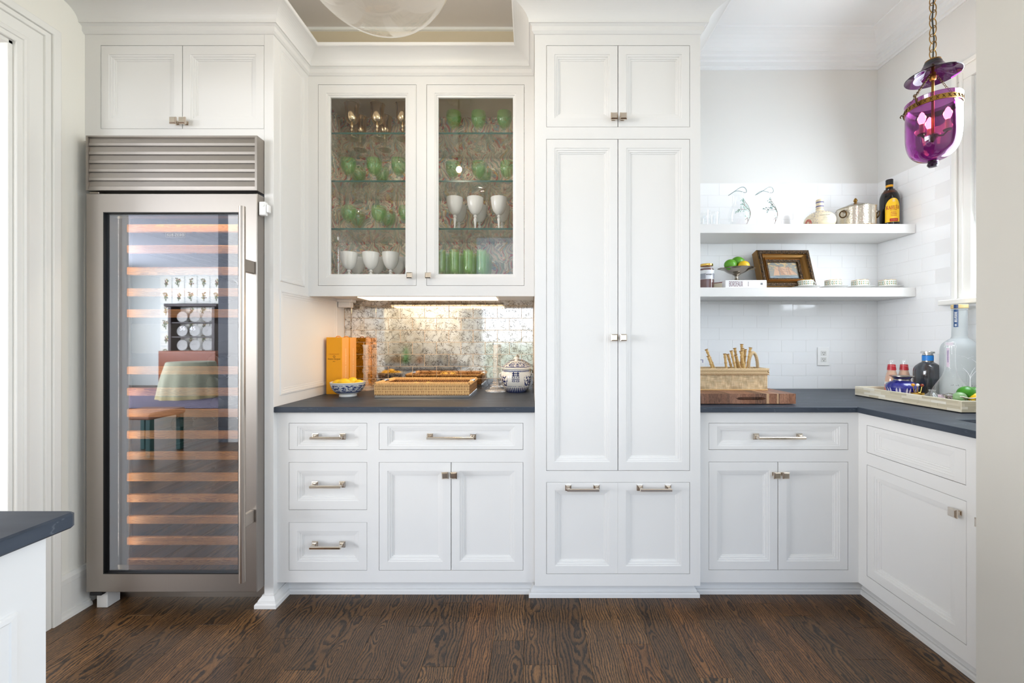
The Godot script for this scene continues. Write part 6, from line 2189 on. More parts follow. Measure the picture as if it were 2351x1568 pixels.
	for p in tips:
		var q := thing("cocktail_pick", "gold cocktail pick with a %s stone knob in the gold cup" % p[3], "cocktail pick", Vector3(gx + p[0] * 0.35, ty + 0.004, -1.98), 0.0, "cocktail picks in the gold cup")
		var top := Vector3(p[0] * 0.75, p[1], 0.006)
		part(q, "shaft", tubemb([Vector3.ZERO, top], 0.0016, 8), M.gold)
		var bead := part(q, "stone_knob", fruit(0.0085, 0.0068, 0.001, 3), mat(p[2], 0.15), top + Vector3(0, 0.004, 0))
		bead.rotation = Vector3(0, 0.3, 0.2)
	# dark gin bottle
	t = thing("gin_bottle", "broad shouldered grey glass bottle with a blue neck label", "bottle", Vector3(2.0594, ty, -2.10))
	part(t, "glass_body", lathemb([Vector2(0, 0), Vector2(0.052, 0.0), Vector2(0.056, 0.006), Vector2(0.057, 0.135), Vector2(0.052, 0.158), Vector2(0.036, 0.176), Vector2(0.024, 0.184), Vector2(0.022, 0.190), Vector2(0.022, 0.222), Vector2(0, 0.222)], 56), glass(Color(0.15, 0.18, 0.22), 0.66, 0.04))
	part(t, "liquor", lathemb([Vector2(0, 0.004), Vector2(0.048, 0.004), Vector2(0.053, 0.010), Vector2(0.0535, 0.10), Vector2(0, 0.10)], 40), glass(Color(0.35, 0.37, 0.42), 0.3, 0.05))
	part(t, "neck_label", lathemb([Vector2(0.0225, 0.192), Vector2(0.0228, 0.193), Vector2(0.0228, 0.218), Vector2(0.0225, 0.219)], 36), mat(Color(0.14, 0.50, 0.82), 0.4))
	part(t, "neck_bands", lathemb([Vector2(0.0229, 0.186), Vector2(0.0229, 0.1915), Vector2(0.0220, 0.192)], 36), M.pewter)
	part(t, "steel_cap", lathemb([Vector2(0.021, 0.222), Vector2(0.021, 0.228), Vector2(0.028, 0.230), Vector2(0.028, 0.238), Vector2(0.026, 0.240), Vector2(0, 0.240)], 40), M.chrome)
	# tall frosted vodka bottle
	t = thing("vodka_bottle", "tall frosted vodka bottle with an etched bare tree", "bottle", Vector3(2.1183, ty, -2.0))
	var frost := mat(Color(0.80, 0.83, 0.84, 0.55), 0.5)
	frost.transparency = BaseMaterial3D.TRANSPARENCY_ALPHA
	part(t, "glass_body", lathemb([Vector2(0, 0), Vector2(0.066, 0.0), Vector2(0.070, 0.006), Vector2(0.070, 0.245), Vector2(0.064, 0.275), Vector2(0.046, 0.296), Vector2(0.032, 0.306), Vector2(0.0285, 0.318), Vector2(0.0275, 0.445), Vector2(0.0295, 0.447), Vector2(0.0295, 0.452), Vector2(0.026, 0.454), Vector2(0, 0.454)], 48), frost)
	part(t, "wooden_cap", lathemb([Vector2(0, 0.454), Vector2(0.030, 0.454), Vector2(0.031, 0.456), Vector2(0.031, 0.471), Vector2(0.029, 0.473), Vector2(0, 0.473)], 40), mat(Color(0.86, 0.76, 0.54), 0.5))
	part(t, "blue_neck_strip", wrap_patch(0.0300, -1.55, -0.95, 0.362, func(_s): return 0.449), mat(Color(0.13, 0.30, 0.50), 0.4))
	part(t, "cap_strip", wrap_patch(0.0315, -1.50, -0.95, 0.4545, func(_s): return 0.4725), mat(Color(0.10, 0.24, 0.45), 0.4))
	var nl := part(t, "neck_lettering", text_flat("BELVEDERE", 0.010, 0.0004, "Droid Sans", true, 0.050), M.plastic, Vector3(sin(-1.25) * 0.0302, 0.412, cos(-1.25) * 0.0302))
	nl.rotation = Vector3(0, -1.25, PI / 2)
	part(t, "neck_letter", text_flat("B", 0.010, 0.0004, "Droid Sans", true), M.plastic, Vector3(sin(-1.25) * 0.0302, 0.372, cos(-1.25) * 0.0302)).rotation = Vector3(0, -1.25, 0)
	m = MB.new()
	var rr := RandomNumberGenerator.new()
	rr.seed = 4
	var stack := [[-0.30, 0.02, 0.0, 0.105, 0.0030]]
	var guard := 0
	while stack.size() and guard < 90:
		guard += 1
		var b: Array = stack.pop_back()
		b[3] = minf(b[3], 0.246 - b[1])
		if b[3] < 0.004:
			continue
		var pts := []
		for k in 5:
			var q := k / 4.0
			var a: float = b[0] + b[2] * q * q
			var y: float = b[1] + b[3] * q
			pts.append(Vector3(sin(a) * 0.0703, minf(y, 0.25), cos(a) * 0.0703))
		m.tube(pts, [b[4], b[4] * 0.9, b[4] * 0.8, b[4] * 0.7, b[4] * 0.6], 5)
		if b[4] > 0.0007:
			for k in (4 if b[4] > 0.002 else 2):
				var s := rr.randf_range(-1.0, 1.0)
				stack.append([b[0] + b[2], b[1] + b[3] * rr.randf_range(0.75, 1.0), s * 0.7, b[3] * rr.randf_range(0.35, 0.6), b[4] * 0.52])
	part(t, "etched_tree", m, mat(Color(0.93, 0.94, 0.95), 0.5))
	part(t, "lettering", text_round("BELVEDERE", 0.018, 0.0704, -0.50, 0.085, "Droid Serif", false, 0.105), M.ink_black)
	part(t, "small_lettering", text_round("VODKA", 0.007, 0.0704, -0.50, 0.062, "Droid Serif", false, 0.04), M.ink_grey)
	m = MB.new()
	for q in [[-0.95, -0.28, 0.10, 0.13], [-0.95, -0.28, 0.145, 0.147]]:
		var pth := []
		for k in 9:
			var a := lerpf(q[0], q[1], k / 8.0)
			pth.append(Vector3(sin(a) * 0.0704, q[2], cos(a) * 0.0704))
		m.tube(pth, 0.0007, 4)
	for a in [-0.95, -0.80, -0.65, -0.50, -0.35, -0.28]:
		m.tube([Vector3(sin(a) * 0.0704, 0.10, cos(a) * 0.0704), Vector3(sin(a) * 0.0704, 0.146, cos(a) * 0.0704)], 0.0007, 4)
	part(t, "etched_building", m, M.ink_grey)
	# clear long necked tequila bottle
	t = thing("tequila_bottle", "clear onion shaped bottle with a long neck and lilac label strip", "bottle", Vector3(1.928, ty, -1.86))
	part(t, "glass_body", lathemb([Vector2(0, 0), Vector2(0.058, 0.0), Vector2(0.064, 0.008), Vector2(0.066, 0.040), Vector2(0.062, 0.066), Vector2(0.046, 0.100), Vector2(0.030, 0.130), Vector2(0.021, 0.160), Vector2(0.0185, 0.200), Vector2(0.0180, 0.262), Vector2(0.0205, 0.264), Vector2(0.0205, 0.272), Vector2(0.018, 0.274), Vector2(0.018, 0.288), Vector2(0.016, 0.290), Vector2(0.0135, 0.262)], 56), M.clear)
	part(t, "glass_base", lathemb([Vector2(0, 0.002), Vector2(0.056, 0.002), Vector2(0.060, 0.010), Vector2(0.040, 0.016), Vector2(0, 0.018)], 40), M.clear)
	part(t, "neck_strip", wrap_patch(0.0196, -1.50, -0.95, 0.175, func(_s): return 0.262), mat(Color(0.86, 0.79, 0.85), 0.5))
	part(t, "neck_strip", wrap_patch(0.0186, -1.7, -0.3, 0.274, func(_s): return 0.288), mat(Color(0.88, 0.84, 0.88), 0.5))
	nl = part(t, "neck_lettering", text_flat("TEQUILA BLANCO", 0.0045, 0.0004, "Droid Sans", true, 0.055), M.ink_blue, Vector3(sin(-1.22) * 0.0199, 0.224, cos(-1.22) * 0.0199))
	nl.rotation = Vector3(0, -1.22, -PI / 2)
	part(t, "paper_label", wrap_patch(0.0664, -1.45, -0.45, 0.006, func(_s): return 0.050), mat(Color(0.86, 0.78, 0.83), 0.5))
	part(t, "lettering", text_round("TEQUILA", 0.0065, 0.0667, -0.95, 0.044, "Droid Sans", true, 0.040), M.ink_black)
	part(t, "lettering", text_round("• BLANCO •", 0.006, 0.0667, -0.95, 0.034, "Droid Sans", true, 0.052), M.ink_black)
	# small round vase painted with coral
	t = thing("bud_vase", "tiny round clear bud vase with painted coral leaves", "vase", Vector3(1.8539, ty, -1.87))
	part(t, "glass_body", lathemb([Vector2(0, 0), Vector2(0.020, 0.0), Vector2(0.030, 0.008), Vector2(0.036, 0.024), Vector2(0.032, 0.040), Vector2(0.018, 0.050), Vector2(0.012, 0.056), Vector2(0.011, 0.064), Vector2(0.014, 0.068), Vector2(0.013, 0.0685), Vector2(0.010, 0.064)], 40), M.clear)
	m = MB.new()
	var gm := MB.new()
	for k in 16:
		var a := TAU * k / 16
		var q := gm if k % 2 else m
		for s in [-1.0, 1.0]:
			q.tube([Vector3(sin(a) * 0.0315, 0.009, cos(a) * 0.0315), Vector3(sin(a + 0.12 * s) * 0.0355, 0.018, cos(a + 0.12 * s) * 0.0355), Vector3(sin(a + 0.22 * s) * 0.0365, 0.026, cos(a + 0.22 * s) * 0.0365)], [0.0018, 0.0026, 0.0012], 6)
	part(t, "coral_paint", m, mat(Color(0.90, 0.68, 0.48), 0.4))
	part(t, "leaf_paint", gm, mat(Color(0.50, 0.66, 0.44), 0.4))
	# pierced silver basket with limes and a lemon at the near end
	var dx := 1.90
	var dz := -1.775
	t = thing("silver_basket", "pierced silver fruit basket at the near end of the tray", "basket", Vector3(dx, ty, dz))
	part(t, "dish", lathemb([Vector2(0, 0), Vector2(0.034, 0.0), Vector2(0.036, 0.010), Vector2(0.050, 0.034), Vector2(0.049, 0.0345), Vector2(0.032, 0.016), Vector2(0, 0.014)], 48), M.pewter)
	m = MB.new()
	for k in 22:
		var a := TAU * k / 22
		m.tube([Vector3(sin(a) * 0.050, 0.033, cos(a) * 0.050), Vector3(sin(a + 0.10) * 0.058, 0.043, cos(a + 0.10) * 0.058), Vector3(sin(a) * 0.064, 0.052, cos(a) * 0.064)], 0.0014, 5)
	var ring := []
	for k in 44:
		var a := TAU * k / 44
		ring.append(Vector3(sin(a) * 0.065, 0.053 + 0.003 * cos(a * 6.0), cos(a) * 0.065))
	m.tube(ring, 0.0024, 6, true)
	part(t, "pierced_rim", m, M.pewter)
	place_fruit("lime", "dark lime in the silver basket, highest", Vector3(dx + 0.006, ty + 0.066, dz + 0.004), 0.030, Vector3(0, 0.2, 0.1), M.lime, "limes in the silver basket")
	place_fruit("lime", "dark lime in the silver basket, cut by the wall edge", Vector3(dx + 0.052, ty + 0.062, dz - 0.005), 0.029, Vector3(0, 1.0, 0.1), M.lime, "limes in the silver basket")
	place_fruit("lemon", "lemon in the silver basket, lowest in front", Vector3(dx + 0.022, ty + 0.046, dz + 0.030), 0.024, Vector3(0, -0.2, -0.12), M.lemon, "lemons in the silver basket")
	place_fruit("lime", "pale green lime in the silver basket, left end", Vector3(dx - 0.040, ty + 0.050, dz + 0.020), 0.022, Vector3(0, 0.1, 0.0), mat(Color(0.52, 0.66, 0.46), 0.4), "limes in the silver basket")
	# biscuits in a tied clear bag behind the bottles
	t = thing("biscuit_bag", "clear tied bag of round biscuits behind the grey bottle", "bag", Vector3(2.1968, ty, -2.235))
	m = MB.new()
	var rows := []
	for i in 12:
		var q := i / 11.0
		var r := lerpf(0.030, 0.034, q) if q < 0.7 else lerpf(0.034, 0.006, (q - 0.7) / 0.2) if q < 0.9 else lerpf(0.006, 0.030, (q - 0.9) / 0.1)
		var line := PackedVector3Array()
		for j in 28:
			var a := TAU * j / 28
			line.append(Vector3(sin(a) * r * (1.0 + 0.10 * sin(a * 5.0 + i)), 0.215 * q + (0.012 * sin(a * 2.0) if q > 0.92 else 0.0), cos(a) * r * 0.6))
		rows.append(line)
	m.grid(rows, true, -1.0)
	part(t, "clear_wrap", m, M.clear)
	for k in 4:
		var b := part(t, "biscuit", lathemb([Vector2(0, -0.004), Vector2(0.026, -0.004), Vector2(0.028, 0.0), Vector2(0.026, 0.004), Vector2(0, 0.004)], 28), mat(Color(0.78, 0.58, 0.38), 0.7), Vector3(-0.004, 0.030 + 0.038 * k, -0.004 + 0.005 * (k % 2)))
		b.rotation = Vector3(PI / 2 - 0.15, 0.2 * (k - 1), 0)
	part(t, "tie", tubemb([Vector3(-0.008, 0.193, 0.004), Vector3(0.0, 0.193, 0.006), Vector3(0.008, 0.193, 0.004), Vector3(0.0, 0.193, -0.005)], 0.0012, 6, true), M.porcelain)


# ---------------------------------------------------------------- lamps
func chain(parent: Node3D, called: String, a: Vector3, b: Vector3, n: int, link: float, wire: float, m: Material) -> void:
	var d := (b - a) / n
	var t := d.normalized()
	var s := t.cross(Vector3.BACK if absf(t.z) < 0.9 else Vector3.RIGHT).normalized()
	var w := t.cross(s)
	for i in n:
		var c := a + d * (i + 0.5)
		var side := s if i % 2 == 0 else w
		var ring := []
		for k in 16:
			var an := TAU * k / 16
			ring.append(c + t * cos(an) * d.length() * 0.64 + side * sin(an) * link)
		part(parent, called, tubemb(ring, wire, 6, true), m)


func glow(color: Color, power: float) -> StandardMaterial3D:
	var m := mat(color, 0.4)
	m.emission_enabled = true
	m.emission = color
	m.emission_energy_multiplier = power
	return m


func build_lamps() -> void:
	# clear globe hanging in the kitchen
	var g := thing("globe_pendant", "large clear glass globe pendant cut by the top edge", "pendant lamp", Vector3(-0.528, 2.588, -1.364))
	var prof := []
	for i in range(0, 33):
		var a := -PI / 2 + (PI - 0.28) * i / 32.0
		prof.append(Vector2(maxf(cos(a) * 0.28, 0.0), sin(a) * 0.28))
	part(g, "glass_globe", lathemb(prof, 64), glass(Color(0.96, 0.97, 0.96), 0.025, 0.01))
	part(g, "collar", lathemb([Vector2(0.05, 0.262), Vector2(0.088, 0.262), Vector2(0.090, 0.268), Vector2(0.085, 0.292), Vector2(0.03, 0.305), Vector2(0.012, 0.312)], 40), M.nickel)
	part(g, "rod", tubemb([Vector3(0, 0.412, 0), Vector3(0, -0.02, 0)], 0.007, 12), M.old_brass)
	part(g, "canopy", lathemb([Vector2(0.0, 0.385), Vector2(0.05, 0.388), Vector2(0.085, 0.398), Vector2(0.09, 0.412), Vector2(0, 0.412)], 40), M.nickel)
	part(g, "socket", lathemb([Vector2(0, -0.062), Vector2(0.016, -0.062), Vector2(0.018, -0.05), Vector2(0.018, -0.012), Vector2(0.008, -0.002), Vector2(0, -0.002)], 24), M.old_brass)
	part(g, "bulb", lathemb([Vector2(0, -0.155), Vector2(0.010, -0.152), Vector2(0.021, -0.135), Vector2(0.022, -0.110), Vector2(0.015, -0.078), Vector2(0.013, -0.062)], 24), M.clear)
	part(g, "filament", tubemb([Vector3(-0.006, -0.075, 0), Vector3(-0.007, -0.130, 0), Vector3(0.007, -0.130, 0), Vector3(0.006, -0.075, 0)], 0.0022, 8), glow(Color(1.0, 0.72, 0.36), 14.0))
	omni(g, "globe_light", Vector3(0, -0.105, 0.0), 0.22, Color(1.0, 0.95, 0.86), 0.02)

	# bell jar lantern in the pantry
	var lx := 1.788
	var lz := -1.80
	var l := thing("bell_jar_lantern", "purple glass bell jar lantern hanging on a brass chain", "lantern", Vector3(lx, 0, lz))
	var purple := solid_glass(Color(0.66, 0.34, 0.64))
	part(l, "bell", lathemb([Vector2(0, 2.016), Vector2(0.020, 2.017), Vector2(0.052, 2.030), Vector2(0.076, 2.056), Vector2(0.088, 2.092), Vector2(0.0925, 2.135), Vector2(0.0925, 2.235), Vector2(0.0905, 2.262), Vector2(0.0955, 2.284), Vector2(0.0945, 2.286), Vector2(0.0880, 2.262), Vector2(0.0900, 2.235), Vector2(0.0900, 2.136), Vector2(0.0855, 2.094), Vector2(0.0740, 2.059), Vector2(0.0505, 2.034), Vector2(0.020, 2.021), Vector2(0, 2.020)], 64), purple)
	part(l, "finial", lathemb([Vector2(0, 1.990), Vector2(0.014, 1.992), Vector2(0.020, 2.001), Vector2(0.018, 2.009), Vector2(0.0155, 2.012), Vector2(0.0185, 2.016), Vector2(0.016, 2.021), Vector2(0, 2.0215)], 28), mat(Color(0.12, 0.05, 0.12), 0.08))
	part(l, "band", lathemb([Vector2(0.0935, 2.246), Vector2(0.0955, 2.247), Vector2(0.0940, 2.268), Vector2(0.0920, 2.269)], 64), M.brass, Vector3.ZERO, "pierced brass band")
	var fm := MB.new()
	for k in 30:
		var a := TAU * k / 30.0
		for s in [-1.0, 1.0]:
			var pth := []
			for q in 5:
				pth.append(Vector3(sin(a + s * 0.05 * (q - 2) / 2.0) * 0.0956, 2.2505 + 0.0035 * q, cos(a + s * 0.05 * (q - 2) / 2.0) * 0.0956))
			fm.tube(pth, 0.0012, 4)
	part(l, "band_scrolls", fm, M.old_brass)
	var dome := [Vector2(0.016, 2.452), Vector2(0.028, 2.446), Vector2(0.042, 2.424), Vector2(0.062, 2.406), Vector2(0.094, 2.392), Vector2(0.0955, 2.394), Vector2(0.063, 2.4095), Vector2(0.044, 2.4275), Vector2(0.030, 2.4495), Vector2(0.016, 2.456)]
	part(l, "lid", lathemb(dome, 64), solid_glass(Color(0.36, 0.13, 0.36)))
	part(l, "lid_cap", lathemb([Vector2(0.0, 2.436), Vector2(0.035, 2.438), Vector2(0.031, 2.452), Vector2(0.027, 2.460), Vector2(0.024, 2.464), Vector2(0.010, 2.468), Vector2(0.006, 2.476), Vector2(0, 2.477)], 36), mat(Color(0.14, 0.12, 0.13), 0.2))
	part(l, "cap_ring", lathemb([Vector2(0.020, 2.466), Vector2(0.027, 2.464), Vector2(0.028, 2.460), Vector2(0.024, 2.459)], 36), M.brass)
	part(l, "stem", tubemb([Vector3(0, 2.478, 0), Vector3(0, 2.135, 0)], 0.0055, 12), M.brass)
	part(l, "stem_collar", lathemb([Vector2(0.006, 2.375), Vector2(0.011, 2.378), Vector2(0.013, 2.392), Vector2(0.011, 2.398), Vector2(0.011, 2.408), Vector2(0.006, 2.410)], 24), M.brass)
	# three arms with candles and bulbs
	part(l, "candle_hub", lathemb([Vector2(0, 2.100), Vector2(0.006, 2.103), Vector2(0.010, 2.112), Vector2(0.018, 2.120), Vector2(0.020, 2.130), Vector2(0.012, 2.138), Vector2(0, 2.140)], 24), M.old_brass)
	for k in 3:
		var a := TAU * k / 3.0 + 0.5
		var c := Vector3(sin(a) * 0.048, 0, cos(a) * 0.048)
		var arm := part(l, "candle_arm", tubemb([Vector3(c.x * 0.3, 2.124, c.z * 0.3), Vector3(c.x * 0.7, 2.118, c.z * 0.7), c + Vector3(0, 2.132, 0)], 0.004, 8), M.old_brass)
		part(arm, "drip_pan", lathemb([Vector2(0, 2.130), Vector2(0.014, 2.132), Vector2(0.016, 2.137), Vector2(0.009, 2.140), Vector2(0, 2.140)], 20, c), M.old_brass)
		part(arm, "candle_tube", lathemb([Vector2(0.0085, 2.140), Vector2(0.0085, 2.180), Vector2(0, 2.181)], 16, c), mat(Color(0.88, 0.82, 0.68), 0.5))
		part(arm, "bulb", lathemb([Vector2(0.007, 2.181), Vector2(0.013, 2.196), Vector2(0.0135, 2.206), Vector2(0.007, 2.228), Vector2(0, 2.236)], 20, c), glow(Color(1.0, 0.82, 0.58), 9.0))
		omni(l, "candle_light", c + Vector3(0, 2.207, 0), 0.035, Color(1.0, 0.80, 0.58), 0.015)
	for k in 3:
		var a: float = [-1.25, 1.62, 3.35][k]
		var o := Vector3(sin(a), 0, cos(a))
		var up := Vector3.UP
		var hk := [o * 0.094 + up * 2.252, o * 0.101 + up * 2.249, o * 0.110 + up * 2.256, o * 0.116 + up * 2.268, o * 0.120 + up * 2.282, o * 0.127 + up * 2.288, o * 0.132 + up * 2.282, o * 0.129 + up * 2.276]
		part(l, "scroll_hook", tubemb(hk, [0.0045, 0.004, 0.0038, 0.0035, 0.003, 0.0028, 0.0025, 0.002], 8), M.old_brass)
		var curl := [o * 0.110 + up * 2.256, o * 0.106 + up * 2.266, o * 0.108 + up * 2.276, o * 0.113 + up * 2.274]
		part(l, "scroll_hook", tubemb(curl, 0.0025, 8), M.old_brass)
		chain(l, "fine_chain_link", o * 0.121 + up * 2.284, o * 0.016 + up * 2.402, 18, 0.0038, 0.0010, M.old_brass)
	chain(l, "chain_link", Vector3(0, 2.474, 0), Vector3(0, 3.098, 0), 18, 0.0150, 0.0019, M.brass)
	part(l, "cable", tubemb([Vector3(0, 2.474, 0), Vector3(0.003, 2.56, 0.002), Vector3(-0.003, 2.65, 0), Vector3(0.003, 2.74, 0.001), Vector3(0, 3.098, 0)], 0.0028, 8), mat(Color(0.20, 0.20, 0.18), 0.6))


# ---------------------------------------------------------------- what mirrors and glass show of the rooms behind and beside; windows out of view
func simple_window(called: String, label: String, at: Vector3, turn: float, w: float, h: float) -> void:
	var m := MB.new()
	var holes := []
	for i in 2:
		for j in 2:
			holes.append([0.05 + i * (w - 0.10) / 2 + 0.015 * i, (w - 0.10) / 2 * (i + 1) + 0.05 - 0.015 * (1 - i), 0.05 + j * (h - 0.10) / 2 + 0.015 * j, (h - 0.10) / 2 * (j + 1) + 0.05 - 0.015 * (1 - j)])
	m.sheet(0, w, 0, h, holes, -0.04, 0.04)
	var o := struct(called, m, M.trim, label, "window", at)
	o.rotation.y = turn
	m = MB.new()
	for q in [[-0.09, 0.0, -0.09, h + 0.09], [w, w + 0.09, -0.09, h + 0.09], [0.0, w, h, h + 0.09], [0.0, w, -0.09, 0.0]]:
		m.box(Vector3(q[0], q[2], 0.0), Vector3(q[1], q[3], 0.022), 0.003)
	part(o, "casing", m, M.trim)


func build_beyond() -> void:
	simple_window("window_2", "unseen kitchen side window beyond the partition, placed to light the cabinets", Vector3(3.2, 0.95, -1.1), -PI / 2, 2.0, 1.6)  # out of view, frames the light from the right
	simple_window("window_4", "added fill window behind the camera, lighting the refrigerator cabinet and left wall", Vector3(-2.60, 0.90, 1.2), PI, 0.80, 1.95)  # added to go with the fill light
	simple_window("window_3", "unseen wide glazed opening behind the camera, placed to light the cabinet fronts", Vector3(2.6, 0.06, 1.2), PI, 3.4, 2.64)  # out of view, frames the light from behind the camera
	# cooking alcove behind the camera
	var m := MB.new()
	m.box(Vector3(-2.38, 0.74, 1.205), Vector3(-1.10, 0.80, 1.80))
	struct("trim_5", m, M.black, "black ledge of the cooking alcove behind the camera", "ledge")
	m = MB.new()
	m.box(Vector3(-2.42, 0.80, 1.80), Vector3(-1.06, 1.96, 1.86))
	m.box(Vector3(-2.44, 0.80, 1.32), Vector3(-2.385, 1.96, 1.80))
	m.box(Vector3(-1.095, 0.80, 1.32), Vector3(-1.04, 1.96, 1.80))
	m.box(Vector3(-2.44, 1.925, 1.32), Vector3(-1.04, 1.98, 1.80))
	struct("wall_alcove", m, mat(Color(0.84, 0.83, 0.80), 0.6), "pale lining of the cooking alcove behind the camera", "wall")
	area("unseen_alcove_light", Vector3(-1.74, 1.91, 1.52), Vector3(0, -1, 0), Vector2(0.9, 0.30), 0.9, Color(1.0, 0.95, 0.88))  # unseen lamp, placed to brighten the alcove in the mirror tiles
	part(get_node("wall_alcove"), "unseen_lamp_panel", boxmb(Vector3(-2.2, 1.915, 1.36), Vector3(-1.28, 1.925, 1.68)), glow(Color(1.0, 0.92, 0.8), 1.0))  # glowing face of the unseen alcove lamp
	var t := thing("alcove_tray", "brown woven tray on the black ledge, seen in the mirror tiles", "tray", Vector3(-1.75, 0.80, 1.45))
	part(t, "tray_side", boxmb(Vector3(-0.55, 0.0, -0.20), Vector3(0.55, 0.055, 0.20), 0.006), mat(Color(0.26, 0.15, 0.08), 0.7))
	part(t, "tray_handle", boxmb(Vector3(0.50, 0.055, -0.10), Vector3(0.54, 0.12, 0.10), 0.01), mat(Color(0.45, 0.30, 0.18), 0.6))
	solo("water_bottle", lathemb([Vector2(0, 0), Vector2(0.040, 0.0), Vector2(0.042, 0.13), Vector2(0.030, 0.19), Vector2(0.014, 0.24), Vector2(0.014, 0.27), Vector2(0, 0.27)], 28), mat(Color(0.12, 0.50, 0.10), 0.1), "green glass bottle on the woven tray, seen in the mirror", "bottle", Vector3(-2.02, 0.856, 1.40))
	for i in 2:
		solo("pepper_mill", lathemb([Vector2(0, 0), Vector2(0.030, 0.0), Vector2(0.030, 0.03), Vector2(0.020, 0.07), Vector2(0.026, 0.11), Vector2(0.024, 0.13), Vector2(0.014, 0.14), Vector2(0.024, 0.16), Vector2(0.022, 0.185), Vector2(0, 0.20)], 24), mat(Color(0.24, 0.28, 0.34), 0.3), ["blue grey pepper mill on the woven tray, left of the pair", "blue grey pepper mill on the woven tray, right of the pair"][i], "pepper mill", Vector3([-1.47, -1.33][i], 0.856, 1.40), 0.0, "pepper mills in the alcove")
	solo("honey_jar", lathemb([Vector2(0, 0), Vector2(0.036, 0.0), Vector2(0.038, 0.07), Vector2(0.033, 0.085), Vector2(0.036, 0.09), Vector2(0.036, 0.105), Vector2(0, 0.106)], 24), mat(Color(0.62, 0.36, 0.10), 0.2), "amber jar between the green bottle and the pepper mills", "jar", Vector3(-1.80, 0.856, 1.40))
	solo("fruit_basket", lathemb([Vector2(0, 0), Vector2(0.10, 0.0), Vector2(0.15, 0.09), Vector2(0.14, 0.09), Vector2(0.09, 0.02), Vector2(0, 0.02)], 32), M.rattan, "shallow brown basket at the left end of the woven tray", "basket", Vector3(-2.15, 0.856, 1.47))
	# dining room beyond the doorway
	var db := Color(0.93, 0.93, 0.90)
	m = MB.new()
	m.box(Vector3(-11.12, 0, 7.40), Vector3(-3.63, 3.3, 7.52))
	var wd := struct("wall_dining", m, mat(Color(0.86, 0.87, 0.84), 0.8), "far dining room wall hung with rows of framed plant prints", "wall")
	m = MB.new()
	m.box(Vector3(-3.75, 0, 1.2), Vector3(-3.63, 3.3, 7.4))
	struct("wall_dining_side", m, mat(Color(0.42, 0.43, 0.45), 0.8), "grey side wall of the dining room", "wall")
	m = MB.new()
	m.box(Vector3(-11.0, 0, -2.42), Vector3(-2.175, 3.3, -2.30))
	struct("wall_dining_front", m, mat(Color(0.66, 0.66, 0.67), 0.8), "pale wall seen through the doorway at the left", "wall")
	m = MB.new()
	m.sheet(-7.5, 2.5, 0.0, 3.3, [[-6.0, -0.9, 0.7, 2.9]], 0.0, 0.12)  # opening out of view, placed to light the dining room
	var ww := struct("wall_dining_window", m, mat(db, 0.8), "unseen dining room wall with a long window for its light", "wall", Vector3(-11.0, 0, 0.0))
	ww.rotation.y = PI / 2
	struct("ceiling_dining", boxmb(Vector3(-11.12, 3.2, -2.42), Vector3(-2.10, 3.32, 7.52)), mat(Color(0.80, 0.82, 0.85), 0.9), "pale dining room ceiling", "ceiling")
	var prints := []
	for v in 4:
		var im := Image.create(48, 56, false, Image.FORMAT_RGB8)
		im.fill(Color(0.93, 0.92, 0.87))
		var rr := RandomNumberGenerator.new()
		rr.seed = 40 + v
		for k in 5:
			var x := rr.randf_range(0.3, 0.7)
			line_px(im, Vector2(0.5, 0.85), Vector2(x, rr.randf_range(0.15, 0.4)), Color(0.35, 0.38, 0.25), 1.5)
			for j in 3:
				var cx := lerpf(0.5, x, j / 3.0 + 0.3) + rr.randf_range(-0.12, 0.12)
				var cyy := rr.randf_range(0.15, 0.7)
				poly_fill(im, [[cx - 0.06, cyy], [cx, cyy - 0.07], [cx + 0.06, cyy], [cx, cyy + 0.07]], [Color(0.48, 0.30, 0.20), Color(0.40, 0.46, 0.28), Color(0.70, 0.58, 0.30), Color(0.36, 0.36, 0.30)][(v + k + j) % 4])
		var mm := mat(Color(1, 1, 1), 0.6)
		mm.albedo_texture = tex(im)
		prints.append(mm)
	for r in 7:
		for c in 12:
			var q := MB.new()
			var x := -9.95 + 0.345 * c
			var y := 2.80 - 0.385 * r
			q.quad_uv(Vector3(x - 0.155, y - 0.175, 7.392), Vector3(x + 0.155, y - 0.175, 7.392), Vector3(x + 0.155, y + 0.175, 7.392), Vector3(x - 0.155, y + 0.175, 7.392), Vector3.FORWARD, Vector2(1, 1), Vector2(0, 1), Vector2(0, 0), Vector2(1, 0))
			q.box(Vector3(x - 0.155, y - 0.175, 7.393), Vector3(x + 0.155, y + 0.175, 7.40))
			part(wd, "print_panel", q, prints[(r * 5 + c * 3) % 4])
	m = MB.new()
	m.box(Vector3(-10.3, 0.004, 3.6), Vector3(-5.6, 0.016, 6.7), 0.003)
	solo("rug", m, mat(Color(0.40, 0.36, 0.42), 0.95), "muted purple rug under the round dining table", "rug")
	t = thing("round_table", "round table under a long fringed pale cloth in the dining room", "table", Vector3(-7.25, 0.017, 5.0))
	part(t, "tablecloth", lathemb([Vector2(0.55, 0.06), Vector2(0.50, 0.40), Vector2(0.42, 0.74), Vector2(0.40, 0.755), Vector2(0, 0.757)], 72, Vector3.ZERO, func(a, y): return 1.0 + 0.06 * cos(a * 11.0) * (0.76 - y)), mat(Color(0.66, 0.66, 0.55), 0.9))
	part(t, "fringe", lathemb([Vector2(0.56, 0.0), Vector2(0.55, 0.07), Vector2(0.54, 0.07)], 72, Vector3.ZERO, func(a, y): return 1.0 + 0.06 * cos(a * 11.0) * (0.76 - y)), mat(Color(0.72, 0.66, 0.48), 0.9))
	part(t, "pedestal", lathemb([Vector2(0, 0), Vector2(0.2, 0.0), Vector2(0.05, 0.1), Vector2(0.05, 0.74), Vector2(0, 0.74)], 20), M.old_brass)
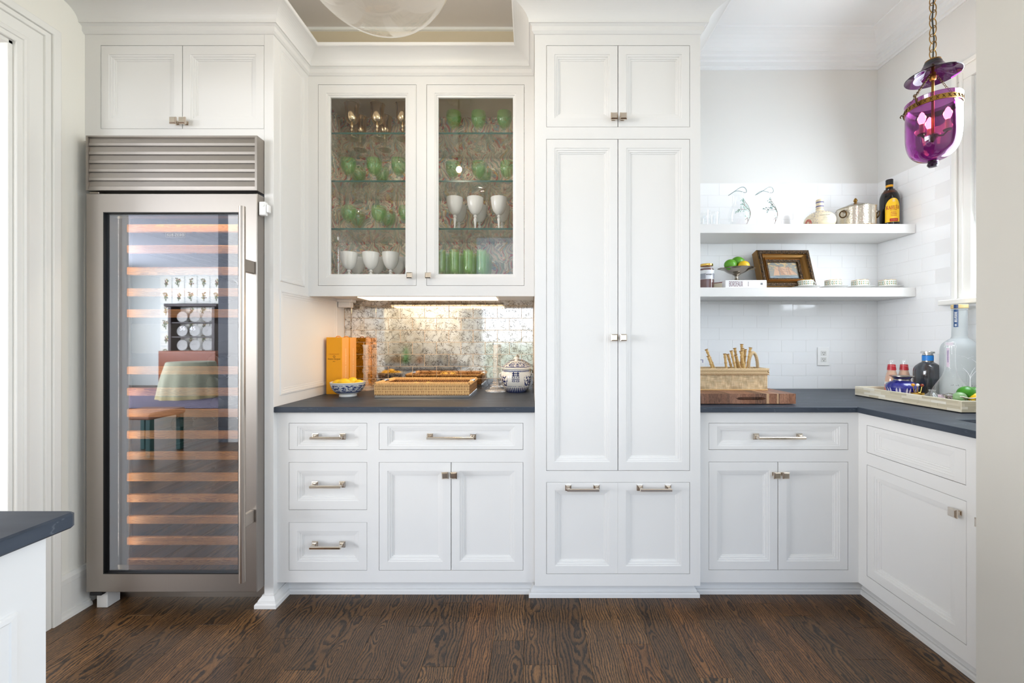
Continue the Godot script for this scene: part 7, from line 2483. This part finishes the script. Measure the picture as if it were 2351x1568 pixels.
	t = thing("plate_hutch", "dark wood hutch with pewter plates against the print wall", "hutch", Vector3(-9.0, 0, 7.10))
	m = MB.new()
	m.box(Vector3(-0.62, 0.95, -0.02), Vector3(-0.54, 2.15, 0.28), 0.005)
	m.box(Vector3(0.54, 0.95, -0.02), Vector3(0.62, 2.15, 0.28), 0.005)
	m.box(Vector3(-0.70, 2.12, -0.06), Vector3(0.70, 2.20, 0.28), 0.01)
	for y in [1.30, 1.68]:
		m.box(Vector3(-0.54, y, 0.0), Vector3(0.54, y + 0.03, 0.28))
	part(t, "upper_rack", m, mat(Color(0.16, 0.09, 0.06), 0.5))
	part(t, "dresser", boxmb(Vector3(-0.75, 0.12, -0.16), Vector3(0.75, 0.95, 0.28), 0.01), mat(Color(0.50, 0.24, 0.08), 0.4))
	for s in [-0.65, 0.65]:
		part(t, "leg", boxmb(Vector3(s - 0.04, 0, -0.1), Vector3(s + 0.04, 0.12, -0.02)), mat(Color(0.16, 0.09, 0.06), 0.5))
	for r in 3:
		for c in 3:
			var pl := solo("pewter_plate", lathemb([Vector2(0, 0), Vector2(0.10, 0.0), Vector2(0.145, 0.02), Vector2(0.14, 0.024), Vector2(0, 0.008)], 28), mat(Color(0.62, 0.61, 0.58), 0.5), "pewter plate standing on the hutch, %s row, %s" % [["bottom", "middle", "top"][r], ["left", "centre", "right"][c]], "plate", Vector3(-9.34 + 0.34 * c, [0.95, 1.33, 1.71][r] + 0.147, 7.22), 0.0, "plates on the hutch")
			pl.rotation = Vector3(-PI / 2 + 0.06, 0, 0)
	t = thing("stool", "green legged stool with a patterned seat near the doorway", "stool", Vector3(-4.15, 0, 0.72))
	part(t, "seat", boxmb(Vector3(-0.24, 0.40, -0.22), Vector3(0.24, 0.47, 0.22), 0.02), mat(Color(0.62, 0.45, 0.36), 0.9))
	for sx in [-0.2, 0.2]:
		for sz in [-0.18, 0.18]:
			part(t, "leg", boxmb(Vector3(sx - 0.025, 0, sz - 0.025), Vector3(sx + 0.025, 0.40, sz + 0.025), 0.004), mat(Color(0.12, 0.28, 0.26), 0.5))
